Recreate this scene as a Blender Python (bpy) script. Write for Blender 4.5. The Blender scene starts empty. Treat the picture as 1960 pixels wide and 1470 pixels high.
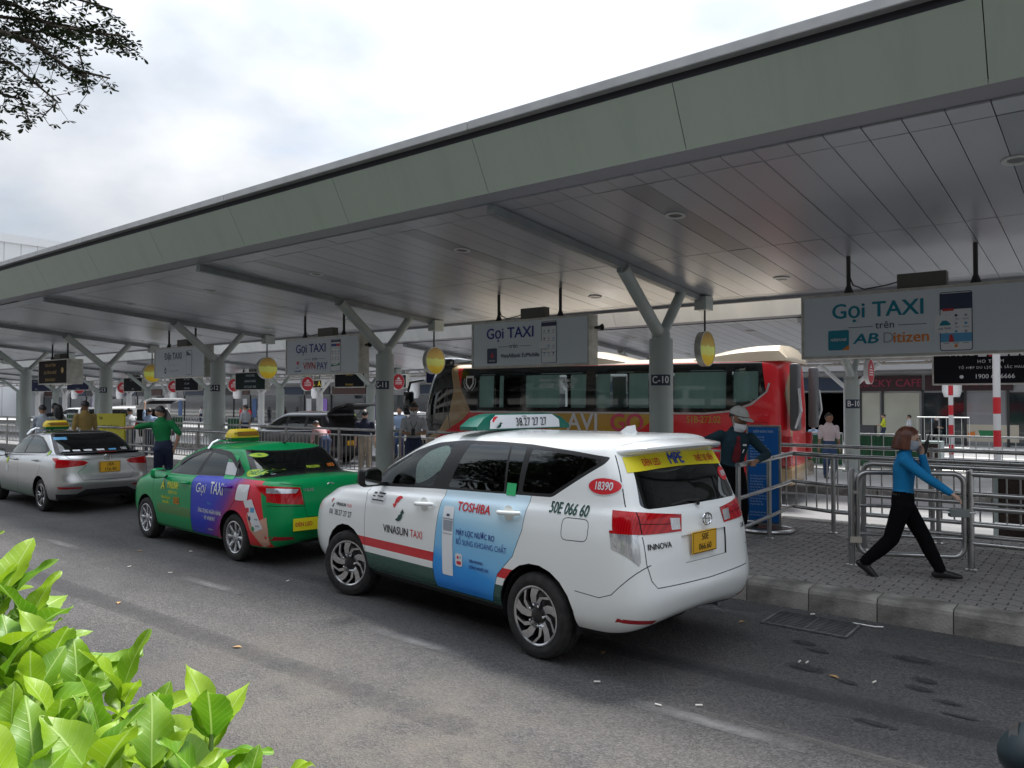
import bpy, bmesh, math, random
from mathutils import Vector, Matrix, Euler
from mathutils.bvhtree import BVHTree
from mathutils.kdtree import KDTree
R = math.radians
SC = bpy.context.scene
C = SC.collection
rnd = random.Random(7)

# ---------------------------------------------------------------- camera, sky, sun, exposure
cam_data = bpy.data.cameras.new('camera')
cam_data.sensor_width = 36.0
cam_data.lens = 27.18
cam_data.clip_start = 0.05
cam_data.clip_end = 3000
cam = bpy.data.objects.new('camera', cam_data)
C.objects.link(cam)
cam.location = (0, 0, 1.9)
cam.rotation_euler = (R(91.2), 0, R(38.5))
SC.camera = cam

SUN_AZ, SUN_EL = R(-19), R(66)          # azimuth from +Y towards +X, elevation
world = bpy.data.worlds.new('World')
SC.world = world
world.use_nodes = True
def build_world():
    nt = world.node_tree
    N, L = nt.nodes, nt.links
    for n in list(N): N.remove(n)
    out = N.new('ShaderNodeOutputWorld')
    bg = N.new('ShaderNodeBackground')
    L.new(bg.outputs[0], out.inputs[0])
    sky = N.new('ShaderNodeTexSky')
    sky.sky_type = 'NISHITA'; sky.sun_disc = False
    sky.sun_elevation = SUN_EL; sky.sun_rotation = SUN_AZ
    sky.air_density = 1.2; sky.dust_density = 3.0; sky.altitude = 10
    sc = N.new('ShaderNodeVectorMath'); sc.operation = 'SCALE'; sc.inputs['Scale'].default_value = 0.07
    L.new(sky.outputs[0], sc.inputs[0])
    tc = N.new('ShaderNodeTexCoord')
    mp = N.new('ShaderNodeMapping'); mp.inputs['Scale'].default_value = (1.0, 1.0, 2.2); mp.inputs['Location'].default_value = (0.35, 1.1, 0.2)
    L.new(tc.outputs['Generated'], mp.inputs[0])
    n1 = N.new('ShaderNodeTexNoise'); n1.inputs['Scale'].default_value = 2.3; n1.inputs['Detail'].default_value = 9; n1.inputs['Roughness'].default_value = .55
    n1.inputs['Distortion'].default_value = .35
    L.new(mp.outputs[0], n1.inputs['Vector'])
    r1 = N.new('ShaderNodeValToRGB')
    r1.color_ramp.elements[0].position = .26; r1.color_ramp.elements[1].position = .50
    L.new(n1.outputs[0], r1.inputs[0])
    n2 = N.new('ShaderNodeTexNoise'); n2.inputs['Scale'].default_value = 3.4; n2.inputs['Detail'].default_value = 8; n2.inputs['Roughness'].default_value = .5
    mp2 = N.new('ShaderNodeMapping'); mp2.inputs['Scale'].default_value = (1.0, 1.0, 1.9); mp2.inputs['Location'].default_value = (4.1, .3, 2.2)
    L.new(tc.outputs['Generated'], mp2.inputs[0]); L.new(mp2.outputs[0], n2.inputs['Vector'])
    r2 = N.new('ShaderNodeValToRGB')
    e = r2.color_ramp.elements
    e[0].position = .34; e[0].color = (.255, .28, .315, 1)
    e[1].position = .68; e[1].color = (.45, .46, .475, 1)
    m = e.new(.5); m.color = (.345, .362, .39, 1)
    L.new(n2.outputs[0], r2.inputs[0])
    mix = N.new('ShaderNodeMixRGB')
    L.new(r1.outputs[0], mix.inputs[0]); L.new(sc.outputs[0], mix.inputs[1]); L.new(r2.outputs[0], mix.inputs[2])
    # soft brightening of the cloud layer towards the veiled sun
    sd = Vector((math.sin(SUN_AZ)*math.cos(SUN_EL), math.cos(SUN_AZ)*math.cos(SUN_EL), math.sin(SUN_EL)))
    dot = N.new('ShaderNodeVectorMath'); dot.operation = 'DOT_PRODUCT'; dot.inputs[1].default_value = sd
    nrm = N.new('ShaderNodeVectorMath'); nrm.operation = 'NORMALIZE'
    L.new(tc.outputs['Generated'], nrm.inputs[0]); L.new(nrm.outputs[0], dot.inputs[0])
    mr = N.new('ShaderNodeMapRange'); mr.inputs[1].default_value = .45; mr.inputs[2].default_value = 1.0; mr.inputs[3].default_value = 1.0; mr.inputs[4].default_value = 1.45
    mr.interpolation_type = 'SMOOTHSTEP'
    L.new(dot.outputs['Value'], mr.inputs[0])
    s2 = N.new('ShaderNodeVectorMath'); s2.operation = 'SCALE'
    L.new(mix.outputs[0], s2.inputs[0]); L.new(mr.outputs[0], s2.inputs['Scale'])
    # overcast luminance law: the cloud layer grows brighter from the horizon to the zenith
    sz = N.new('ShaderNodeSeparateXYZ'); L.new(nrm.outputs[0], sz.inputs[0])
    cie = N.new('ShaderNodeMapRange'); cie.inputs[1].default_value = 0; cie.inputs[2].default_value = 1; cie.inputs[3].default_value = .70; cie.inputs[4].default_value = 2.1
    L.new(sz.outputs['Z'], cie.inputs[0])
    s3 = N.new('ShaderNodeVectorMath'); s3.operation = 'SCALE'; L.new(s2.outputs[0], s3.inputs[0]); L.new(cie.outputs[0], s3.inputs['Scale'])
    L.new(s3.outputs[0], bg.inputs[0]); bg.inputs[1].default_value = 1.0
build_world()

sun_data = bpy.data.lights.new('sun', 'SUN')
sun_data.energy = 2.8; sun_data.angle = R(11); sun_data.color = (1, .965, .92)
sun = bpy.data.objects.new('sun', sun_data); C.objects.link(sun)
sun.rotation_euler = (R(90) - SUN_EL, 0, R(180) - SUN_AZ)
SC.view_settings.view_transform = 'Standard'; SC.view_settings.look = 'None'
SC.view_settings.exposure = 1.08; SC.view_settings.gamma = 1.0

# ---------------------------------------------------------------- materials
MATS = {}
def nodes(m):
    return m.node_tree.nodes, m.node_tree.links, m.node_tree.nodes['Principled BSDF']
def mat(name, col=(.5, .5, .5), rough=.5, metal=0., spec=.5, coat=0., emit=None, alpha=None, trans=0.):
    if name in MATS: return MATS[name]
    m = bpy.data.materials.new(name); m.use_nodes = True
    N, L, b = nodes(m)
    b.inputs['Base Color'].default_value = (*col, 1); b.inputs['Roughness'].default_value = rough
    b.inputs['Metallic'].default_value = metal; b.inputs['Specular IOR Level'].default_value = spec
    b.inputs['Coat Weight'].default_value = coat; b.inputs['Coat Roughness'].default_value = .04
    if emit:
        b.inputs['Emission Color'].default_value = (*emit[:3], 1); b.inputs['Emission Strength'].default_value = emit[3]
    if trans: b.inputs['Transmission Weight'].default_value = trans
    MATS[name] = m
    return m
def noise_mat(name, c1, c2, scale=8, rough=.6, bump=0., bscale=None, detail=5, metal=0., lo=.35, hi=.65, vec=(1, 1, 1), coat=0., spec=.5, rough2=None):
    """two-colour noise with optional bump, in object space"""
    if name in MATS: return MATS[name]
    m = mat(name, c1, rough, metal, spec, coat); N, L, b = nodes(m)
    tc = N.new('ShaderNodeTexCoord'); mp = N.new('ShaderNodeMapping'); mp.inputs['Scale'].default_value = vec
    L.new(tc.outputs['Object'], mp.inputs[0])
    n = N.new('ShaderNodeTexNoise'); n.inputs['Scale'].default_value = scale; n.inputs['Detail'].default_value = detail
    L.new(mp.outputs[0], n.inputs['Vector'])
    r = N.new('ShaderNodeValToRGB'); r.color_ramp.elements[0].position = lo; r.color_ramp.elements[1].position = hi
    r.color_ramp.elements[0].color = (*c1, 1); r.color_ramp.elements[1].color = (*c2, 1)
    L.new(n.outputs[0], r.inputs[0]); L.new(r.outputs[0], b.inputs['Base Color'])
    if rough2 is not None:
        q = N.new('ShaderNodeMapRange'); q.inputs[3].default_value = rough; q.inputs[4].default_value = rough2
        L.new(n.outputs[0], q.inputs[0]); L.new(q.outputs[0], b.inputs['Roughness'])
    if bump:
        n2 = N.new('ShaderNodeTexNoise'); n2.inputs['Scale'].default_value = bscale or scale*6; n2.inputs['Detail'].default_value = 4
        L.new(mp.outputs[0], n2.inputs['Vector'])
        bp = N.new('ShaderNodeBump'); bp.inputs['Strength'].default_value = bump; bp.inputs['Distance'].default_value = .01
        L.new(n2.outputs[0], bp.inputs['Height']); L.new(bp.outputs[0], b.inputs['Normal'])
    return m

# ---------------------------------------------------------------- mesh builder
class MB:
    def __init__(s): s.v = []; s.f = []; s.m = []; s.mi = 0; s.mats = []
    def use(s, m):
        if m not in s.mats: s.mats.append(m)
        s.mi = s.mats.index(m); return s
    def face(s, idx): s.f.append(tuple(idx)); s.m.append(s.mi)
    def poly(s, pts):
        o = len(s.v); s.v += [tuple(p) for p in pts]; s.face(range(o, o+len(pts))); return s
    def box(s, x0, x1, y0, y1, z0, z1, bev=0.):
        if bev > 0:
            return s.cbox(x0, x1, y0, y1, z0, z1, bev)
        o = len(s.v)
        s.v += [(x0,y0,z0),(x1,y0,z0),(x1,y1,z0),(x0,y1,z0),(x0,y0,z1),(x1,y0,z1),(x1,y1,z1),(x0,y1,z1)]
        for q in ((0,3,2,1),(4,5,6,7),(0,1,5,4),(1,2,6,5),(2,3,7,6),(3,0,4,7)): s.face([o+i for i in q])
        return s
    def cbox(s, x0, x1, y0, y1, z0, z1, b):
        bm = bmesh.new(); bmesh.ops.create_cube(bm, size=1)
        for v in bm.verts:
            v.co = Vector(((x0+x1)/2+v.co.x*(x1-x0), (y0+y1)/2+v.co.y*(y1-y0), (z0+z1)/2+v.co.z*(z1-z0)))
        bmesh.ops.bevel(bm, geom=bm.edges[:], offset=b, segments=2, affect='EDGES', profile=.5)
        s.add_bm(bm); bm.free(); return s
    def add_bm(s, bm, mtx=None):
        o = len(s.v); bm.verts.index_update()
        s.v += [tuple(mtx @ v.co if mtx else v.co) for v in bm.verts]
        for f in bm.faces: s.face([o+v.index for v in f.verts])
        return s
    def add(s, other, mtx=None):
        o = len(s.v); s.v += [tuple(mtx @ Vector(p)) if mtx else p for p in other.v]
        rm = []
        for m in other.mats:
            if m not in s.mats: s.mats.append(m)
            rm.append(s.mats.index(m))
        for f, k in zip(other.f, other.m): s.f.append(tuple(o+i for i in f)); s.m.append(rm[k] if rm else s.mi)
        return s
    def tube(s, pts, r, n=8, cap=True, closed=False):
        pts = [Vector(p) for p in pts]; K = len(pts)
        rr = r if isinstance(r, (list, tuple)) else [r]*K
        o = len(s.v); prev = None
        for i, p in enumerate(pts):
            a = pts[(i-1) % K] if (i > 0 or closed) else p; b = pts[(i+1) % K] if (i < K-1 or closed) else p
            t = (b-a).normalized()
            if prev is None:
                u = Vector((0,0,1)) if abs(t.z) < .9 else Vector((1,0,0))
                x = t.cross(u).normalized()
            else:
                x = prev - t*prev.dot(t); x = x.normalized() if x.length > 1e-6 else t.orthogonal().normalized()
            prev = x; y = t.cross(x)
            k = 1.0
            if 0 < i < K-1 and not closed:
                c = (pts[i]-pts[i-1]).normalized().dot((pts[i+1]-pts[i]).normalized()); k = 1/max(.5, math.sqrt((1+c)/2))
            for j in range(n):
                w = 2*math.pi*j/n; s.v.append(tuple(p + (x*math.cos(w)+y*math.sin(w))*rr[i]*(k if k < 1.2 else 1)))
        for i in range(K if closed else K-1):
            for j in range(n):
                a = o+i*n+j; b = o+i*n+(j+1) % n; c2 = o+((i+1) % K)*n+(j+1) % n; d = o+((i+1) % K)*n+j
                s.face((a, b, c2, d))
        if cap and not closed:
            s.face([o+j for j in reversed(range(n))]); s.face([o+(K-1)*n+j for j in range(n)])
        return s
    def lathe(s, prof, n=24, axis='z', c=(0,0,0), close=False, cap=True):
        """prof: list of (radius, height)"""
        o = len(s.v); K = len(prof)
        for r, h in prof:
            for j in range(n):
                w = 2*math.pi*j/n; a, b = r*math.cos(w), r*math.sin(w)
                p = (a, b, h) if axis == 'z' else ((h, a, b) if axis == 'x' else (b, h, a))
                s.v.append((p[0]+c[0], p[1]+c[1], p[2]+c[2]))
        for i in range(K-1 if not close else K):
            for j in range(n):
                s.face((o+i*n+j, o+i*n+(j+1) % n, o+((i+1) % K)*n+(j+1) % n, o+((i+1) % K)*n+j))
        if not close and cap:
            if prof[0][0] > 1e-5: s.face([o+j for j in reversed(range(n))])
            if prof[-1][0] > 1e-5: s.face([o+(K-1)*n+j for j in range(n)])
        return s
    def prism(s, pts, d, mtx=None):
        """polygon in xy (list) extruded from z=0 to z=d"""
        n = len(pts); o = len(s.v); T = (lambda p: tuple(mtx @ Vector(p))) if mtx else (lambda p: p)
        s.v += [T((x, y, 0)) for x, y in pts]+[T((x, y, d)) for x, y in pts]
        s.face([o+i for i in reversed(range(n))]); s.face([o+n+i for i in range(n)])
        for i in range(n): s.face((o+i, o+(i+1) % n, o+n+(i+1) % n, o+n+i))
        return s
    def loft(s, rings, capped=True, closed_ring=True):
        o = len(s.v); n = len(rings[0])
        for r in rings: s.v += [tuple(p) for p in r]
        for i in range(len(rings)-1):
            for j in range(n if closed_ring else n-1):
                s.face((o+i*n+j, o+i*n+(j+1) % n, o+(i+1)*n+(j+1) % n, o+(i+1)*n+j))
        if capped and closed_ring:
            s.face([o+j for j in reversed(range(n))]); s.face([o+(len(rings)-1)*n+j for j in range(n)])
        return s
    def mesh(s, name, m=None, smooth=False):
        me = bpy.data.meshes.new(name); me.from_pydata(s.v, [], s.f)
        ms = s.mats or ([m] if m else [])
        for q in ms: me.materials.append(q)
        if s.mats: me.polygons.foreach_set('material_index', s.m)
        if smooth:
            me.polygons.foreach_set('use_smooth', [True]*len(me.polygons))
            if smooth != 'all':
                try: me.set_sharp_from_angle(angle=R(38))
                except Exception: pass
        me.update(); return me

def link(name, data, parent=None, loc=(0,0,0), rot=None):
    o = bpy.data.objects.new(name, data); C.objects.link(o); o.location = loc
    if rot is not None: o.rotation_euler = rot if isinstance(rot, (tuple, list)) else (0, 0, rot)
    if parent: o.parent = parent
    return o
def ob(name, mb, m=None, parent=None, loc=(0,0,0), rot=None, smooth=False):
    me = mb if isinstance(mb, bpy.types.Mesh) else mb.mesh(name, m, smooth)
    return link(name, me, parent, loc, rot)
def tag(o, label, cat, group=None):
    o['label'] = label; o['category'] = cat
    if group: o['group'] = group
    return o
def thing(name, label, cat, loc=(0,0,0), rot=0, group=None):
    o = link(name, None, None, loc, rot); o.empty_display_size = .2
    return tag(o, label, cat, group)
def struct(o): o['kind'] = 'structure'; return o
def stuff(o): o['kind'] = 'stuff'; return o
def dup(root, loc, rot=None, label=None):
    r = root.copy(); C.objects.link(r); r.location = loc
    if rot is not None: r.rotation_euler = (0, 0, rot)
    if label: r['label'] = label
    for ch in list(root.children):
        c = ch.copy(); C.objects.link(c); c.parent = r
        for g in list(ch.children):
            d = g.copy(); C.objects.link(d); d.parent = c
    return r

# ---------------------------------------------------------------- lettering
def text_mb(s, size=1., bold=0., align='CENTER', sx=1., shear=0., space=1., m=None, extrude=0.):
    """flat lettering in the xy plane, cap height about size"""
    if 'Đ' in s:                                  # the barred D is drawn as a D with its own stroke
        kw = dict(size=size, bold=bold, sx=1., shear=shear, space=space, m=m)
        base = text_mb(s.replace('Đ', 'D'), align=align, **kw); left = text_mb(s.replace('Đ', 'D'), align='LEFT', **kw); dx = min(p[0] for p in base.v)-min(p[0] for p in left.v)
        D = text_mb('D', align='LEFT', **kw); wd = max(p[0] for p in D.v)-min(p[0] for p in D.v); ys = [p[1] for p in D.v]; ym = (min(ys)+max(ys))/2
        for i, ch in enumerate(s):
            if ch == 'Đ':
                x1 = max(p[0] for p in text_mb(s[:i].replace('Đ', 'D')+'D', align='LEFT', **kw).v)+dx-wd
                base.poly([(x1-wd*.16, ym-size*.055, .0004), (x1+wd*.45, ym-size*.055, .0004), (x1+wd*.45, ym+size*.055, .0004), (x1-wd*.16, ym+size*.055, .0004)])
        base.v = [(p[0]*sx, p[1], p[2]) for p in base.v]; return base
    cu = bpy.data.curves.new('lettering', 'FONT'); cu.body = s; cu.size = size*1.38; cu.align_x = align; cu.align_y = 'CENTER'
    cu.shear = shear; cu.space_character = space; cu.resolution_u = 3; cu.extrude = extrude
    o = bpy.data.objects.new('lettering', cu); me = bpy.data.meshes.new_from_object(o)
    mb = MB()
    if m: mb.use(m)
    mb.v = [(v.co.x*sx, v.co.y, v.co.z) for v in me.vertices]
    for p in me.polygons: mb.face(p.vertices[:])
    bpy.data.objects.remove(o); bpy.data.meshes.remove(me); bpy.data.curves.remove(cu)
    if bold > .004:                               # heavier strokes: the letters struck again beside themselves, each a hair prouder
        V0, F0, M0 = mb.v[:], mb.f[:], mb.m[:]; b = bold*size
        for k, (dx, dy) in enumerate(((-b, 0), (b, 0), (0, b*.6), (0, -b*.6)) if bold > .012 else ((b, 0),)):
            o_ = len(mb.v); mb.v += [(p[0]+dx, p[1]+dy, p[2]+.0004*(k+1)) for p in V0]; mb.f += [tuple(o_+i for i in f) for f in F0]; mb.m += M0
    return mb
FRONT = Matrix(((1,0,0,0),(0,0,-1,0),(0,1,0,0),(0,0,0,1)))   # xy plane -> xz plane, facing -Y
def sign_text(mb, s, x, z, size, m, y=0., **k):
    mb.add(text_mb(s, size, m=m, **k), Matrix.Translation((x, y, z)) @ FRONT)
def rrect(x0, x1, y0, y1, r, n=4):
    p = []
    for cx_, cy_, a0 in ((x1-r, y0+r, -90), (x1-r, y1-r, 0), (x0+r, y1-r, 90), (x0+r, y0+r, 180)):
        for i in range(n+1):
            a = R(a0+90*i/n); p.append((cx_+r*math.cos(a), cy_+r*math.sin(a)))
    return p
def flat(mb, pts, m, y=0.):
    """flat print: polygon given in xz at depth y"""
    mb.use(m); mb.poly([(p[0], y, p[1]) for p in pts])
def disc(x, z, r, n=20, a0=0, a1=360):
    return [(x+r*math.cos(R(a0+(a1-a0)*i/n)), z+r*math.sin(R(a0+(a1-a0)*i/n))) for i in range(n if a1-a0 >= 360 else n+1)]


# ================================================================ setting
def slope(y):                      # the apron falls gently away from the near island towards the terminal
    return 0. if y < 12 else -.02*(min(y, 52)-12)

def asphalt():
    m = mat('asphalt', (.06, .06, .06), .85); N, L, b = nodes(m)
    tc = N.new('ShaderNodeTexCoord')
    def noise(scale, det=4, rough=.6, vec=None):
        n = N.new('ShaderNodeTexNoise'); n.inputs['Scale'].default_value = scale; n.inputs['Detail'].default_value = det; n.inputs['Roughness'].default_value = rough
        if vec:
            mp = N.new('ShaderNodeMapping'); mp.inputs['Scale'].default_value = vec; L.new(tc.outputs['Object'], mp.inputs[0]); L.new(mp.outputs[0], n.inputs[0])
        else: L.new(tc.outputs['Object'], n.inputs['Vector'])
        return n
    def ramp(src, stops):
        r = N.new('ShaderNodeValToRGB'); e = r.color_ramp.elements
        e[0].position, e[0].color = stops[0][0], (*stops[0][1], 1); e[1].position, e[1].color = stops[-1][0], (*stops[-1][1], 1)
        for p, c in stops[1:-1]: q = e.new(p); q.color = (*c, 1)
        L.new(src, r.inputs[0]); return r
    def mix(f, a, b_, mode='MIX'):
        x = N.new('ShaderNodeMixRGB'); x.blend_type = mode
        if isinstance(f, float): x.inputs[0].default_value = f
        else: L.new(f, x.inputs[0])
        L.new(a, x.inputs[1]); L.new(b_, x.inputs[2]); return x
    big = ramp(noise(.45, 5, .6).outputs[0], [(.3, (.056, .056, .059)), (.5, (.072, .0715, .073)), (.72, (.094, .091, .088))])
    streak = ramp(noise(1.2, 5, .6, (.25, 1.6, 1)).outputs[0], [(.35, (.8, .8, .8)), (.7, (1.14, 1.13, 1.12))])
    c1 = mix(.8, big.outputs[0], streak.outputs[0], 'MULTIPLY')
    agg = N.new('ShaderNodeTexVoronoi'); agg.inputs['Scale'].default_value = 85; L.new(tc.outputs['Object'], agg.inputs['Vector'])
    ar = ramp(agg.outputs['Color'], [(.05, (.30, .30, .31)), (.5, (.95, .95, .95)), (.95, (2.0, 1.95, 1.85))])
    c2 = mix(.75, c1.outputs[0], ar.outputs[0], 'MULTIPLY')
    # scuffed brown patch where the binder has worn away
    mp = N.new('ShaderNodeMapping'); mp.inputs['Location'].default_value = (3.2/3.6, -3.0/1.35, 0); mp.inputs['Scale'].default_value = (1/3.6, 1/1.35, 1)
    L.new(tc.outputs['Object'], mp.inputs[0])
    g = N.new('ShaderNodeTexGradient'); g.gradient_type = 'SPHERICAL'; L.new(mp.outputs[0], g.inputs[0])
    gn = N.new('ShaderNodeMath'); gn.operation = 'MULTIPLY'; L.new(g.outputs['Fac'], gn.inputs[0])
    gr = ramp(noise(1.6, 8, .75).outputs[0], [(.36, (0, 0, 0)), (.60, (1, 1, 1))]); L.new(gr.outputs[0], gn.inputs[1])
    dust = N.new('ShaderNodeRGB'); dust.outputs[0].default_value = (.14, .126, .108, 1)
    c3 = mix(gn.outputs[0], c2.outputs[0], dust.outputs[0])
    # pale scattered grit
    sp = ramp(noise(38, 2, .5).outputs[0], [(.71, (0, 0, 0)), (.76, (1, 1, 1))])
    pale = N.new('ShaderNodeRGB'); pale.outputs[0].default_value = (.20, .19, .175, 1)
    sm = N.new('ShaderNodeMath'); sm.operation = 'MULTIPLY'; sm.inputs[1].default_value = .5; L.new(sp.outputs[0], sm.inputs[0])
    c4 = mix(sm.outputs[0], c3.outputs[0], pale.outputs[0])
    L.new(c4.outputs[0], b.inputs['Base Color'])
    rr = N.new('ShaderNodeMapRange'); rr.inputs[3].default_value = .62; rr.inputs[4].default_value = .95
    L.new(noise(2.2, 4).outputs[0], rr.inputs[0]); L.new(rr.outputs[0], b.inputs['Roughness'])
    bp = N.new('ShaderNodeBump'); bp.inputs['Strength'].default_value = 1.0; bp.inputs['Distance'].default_value = .010
    L.new(agg.outputs['Distance'], bp.inputs['Height']); L.new(bp.outputs[0], b.inputs['Normal'])
    return m
ASPH = asphalt()
mb = MB()
ys = [-400, -60, -20, 0, 4, 8, 12, 16, 20, 30, 40, 52, 120, 800]; xs = [-800, -200, -80, -40, -20, -8, 0, 8, 20, 60, 200, 800]
for y in ys:
    for x in xs: mb.v.append((x, y, slope(y)))
for j in range(len(ys)-1):
    for i in range(len(xs)-1):
        a = j*len(xs)+i; mb.face((a, a+1, a+1+len(xs), a+len(xs)))
ROAD = struct(ob('road', mb, ASPH))

# worn paint strips and dark oil spots on the near road
def worn(name, col, lo, hi, scale=7):
    m = mat(name, col, .8); N, L, b = nodes(m)
    out = N['Material Output']
    tr = N.new('ShaderNodeBsdfTransparent'); mx = N.new('ShaderNodeMixShader')
    tc = N.new('ShaderNodeTexCoord'); n = N.new('ShaderNodeTexNoise'); n.inputs['Scale'].default_value = scale; n.inputs['Detail'].default_value = 8; n.inputs['Roughness'].default_value = .75
    L.new(tc.outputs['Object'], n.inputs['Vector'])
    g = N.new('ShaderNodeTexGradient'); g.gradient_type = 'SPHERICAL'
    mp = N.new('ShaderNodeMapping'); mp.inputs['Location'].default_value = (-1, -1, 0); mp.inputs['Scale'].default_value = (2, 2, 0)
    L.new(tc.outputs['Generated'], mp.inputs[0]); L.new(mp.outputs[0], g.inputs[0])
    ad = N.new('ShaderNodeMath'); ad.operation = 'MULTIPLY_ADD'; ad.inputs[1].default_value = .5; L.new(g.outputs['Fac'], ad.inputs[0]); L.new(n.outputs[0], ad.inputs[2])
    mr = N.new('ShaderNodeMapRange'); mr.inputs[1].default_value = lo; mr.inputs[2].default_value = hi
    L.new(ad.outputs[0], mr.inputs[0]); L.new(mr.outputs[0], mx.inputs[0]); L.new(tr.outputs[0], mx.inputs[1]); L.new(b.outputs[0], mx.inputs[2]); L.new(mx.outputs[0], out.inputs[0])
    return m
PAINT_W = worn('worn_road_paint', (.17, .17, .17), .35, 1.1, 6)
OIL = worn('oil_spot', (.025, .025, .027), .62, .86, 26)
DUSTY = worn('dusty_seam', (.13, .127, .12), .45, .95, 4)
def ground_quad(name, pts, m, z=.004):
    cx_ = sum(p[0] for p in pts)/len(pts); cy_ = sum(p[1] for p in pts)/len(pts)
    q = MB(); q.poly([(p[0]-cx_, p[1]-cy_, 0) for p in pts])
    return ob(name, q, m, ROAD, (cx_, cy_, z+slope(cy_)))

for x0 in (-11.6, -7.95, -4.98, -2.5, 1.2, -15.5, -19.2):
    ground_quad('lane_dash', [(x0, 4.24), (x0+1.12, 4.26), (x0+1.12, 4.40), (x0, 4.38)], PAINT_W)
ground_quad('joint_line', [(-2.2, 4.38), (3.0, 4.50), (3.0, 4.56), (-2.2, 4.46)], DUSTY, .005)
ground_quad('edge_line', [(-1.75, 6.62), (2.5, 6.62), (2.5, 6.74), (-1.75, 6.74)], DUSTY)
ground_quad('edge_line', [(-4.6, 6.6), (-2.52, 6.6), (-2.52, 6.76), (-4.6, 6.76)], PAINT_W)
for (x, y, w, h) in ((-1.98, 6.19, .30, .16), (-1.85, 6.05, .26, .12), (-1.8, 5.6, .36, .2), (-1.5, 5.5, .2, .1), (-1.24, 6.28, .36, .2), (-1.09, 5.86, .24, .18), (-1.09, 5.68, .26, .14), (-.89, 5.53, .2, .1), (-.8, 5.33, .3, .06), (-1.2, 4.9, .4, .1)):
    a = rnd.uniform(0, 3)
    ground_quad('oil_spot', [(x+w*.55*math.cos(t*math.pi/6)*rnd.uniform(.8, 1.1), y+h*.55*math.sin(t*math.pi/6)*rnd.uniform(.8, 1.1)) for t in range(12)], OIL, .006)

TRACK = worn('tyre_track', (.05, .05, .054), .35, 1.5, 3)
for (x0, x1, y) in ((-14, -3, 3.35), (-9, 3, 5.15), (-1.6, 3.5, 6.2)): ground_quad('tyre_track', [(x0, y-.14), (x1, y-.10), (x1, y+.12), (x0, y+.16)], TRACK, .003)

# ---------------------------------------------------------------- near island: kerb stones, pavers
KERB_Y, ISL_B, PZ = 7.16, 11.45, .2
CONC = noise_mat('kerb_concrete', (.07, .066, .058), (.31, .298, .27), 3.2, .9, .7, 45, 12, lo=.32, hi=.66)
CONC2 = noise_mat('kerb_concrete_pale', (.36, .35, .32), (.46, .45, .41), 4, .9, .3, 50, 8)
kerb = struct(link('kerb', None, None, (0, KERB_Y, 0)))
kerb_meshes = []
for k in range(3):
    q = MB(); r_ = random.Random(k)
    prof = [(0, -.1), (0, .155), (.012, .182), (.035, .197), (.07, .2), (.26, .2), (.26, -.1)]
    rings = []
    for x in (.004, .2, .4, .571): rings.append([(x, y+(r_.uniform(-.004, .004) if i in (1, 2, 3) else 0), z+(r_.uniform(-.004, .003) if 1 < i < 5 else 0)) for i, (y, z) in enumerate(prof)])
    q.loft([[p for p in rr] for rr in rings]); kerb_meshes.append(q.mesh('kerb_stone', CONC))
for i in range(64):
    o = link('kerb_stone', kerb_meshes[i % 3], kerb, (2.9-.575*(i+1)+.0, rnd.uniform(-.004, .004), rnd.uniform(-.003, .003)))
struct(ob('kerb_bed', MB().box(-60, 4, KERB_Y+.02, ISL_B-.2, -.1, PZ-.014), mat('joint_sand', (.045, .042, .04), .95)))
bk = struct(link('rear_kerb', None, None, (0, ISL_B, 0)))
q = MB().box(0, 1.19, -.18, 0, -.3, .2, .015); rkm = q.mesh('kerb_stone', CONC2)
for i in range(42): link('kerb_stone', rkm, bk, (2-1.2*(i+1), rnd.uniform(-.004, .004), 0))

PAVE = noise_mat('paver_concrete', (.19, .182, .174), (.30, .288, .276), 2.2, .75, .25, 90, 8, rough2=.55)
pave = struct(link('pavement', None, None, (0, 0, PZ)))
def paver_mb(mb_, x, y, dz=0, tl=0.):
    n = 8; Lp, Wp, g = .2, .1, .0048
    w = lambda t:   .0125*(math.sin(2*math.pi*t/.1)+.35*math.sin(4*math.pi*t/.1))
    low = [(g+(Lp-2*g)*i/n, w(Lp*i/n)+g) for i in range(n+1)]; upp = [(g+(Lp-2*g)*i/n, Wp+w(Lp*i/n)-g) for i in range(n, -1, -1)]
    ring = low+upp; o = len(mb_.v); K = len(ring); cx_, cy_ = Lp/2, Wp/2
    for (a, b_) in ring: mb_.v.append((x+a, y+b_, -.02+dz))
    for (a, b_) in ring: mb_.v.append((x+cx_+(a-cx_)*.975, y+cy_+(b_-cy_)*.95, dz+(a-cx_)*tl))
    mb_.face([o+K+i for i in range(K)])
    for i in range(K): mb_.face((o+i, o+(i+1) % K, o+K+(i+1) % K, o+K+i))
pm = []
for tl in (0, .012, -.012):
    q = MB(); paver_mb(q, 0, 0, 0, tl); pm.append(q.mesh('paver', PAVE))
npv = 0; far = MB()
x_lo, x_hi, y_lo, y_hi = -3.2, -.45, 7.43, 9.55
for j in range(40):
    y = 7.43+.1*j
    if y > ISL_B-.19: break
    for i in range(70):
        x = -9.0+.2*i+(.1 if j % 2 else 0)
        if x_lo <= x <= x_hi and y <= y_hi and npv < 300:
            link('paver', rnd.choice(pm), pave, (x, y, rnd.uniform(-.003, .002))); npv += 1
        else: paver_mb(far, x, y, rnd.uniform(-.003, .002))
stuff(ob('pavers', far, PAVE, pave))
ob('far_paving', MB().box(-60, -9.05, 7.43, ISL_B-.19, -.03, -.002), PAVE, pave)

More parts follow.
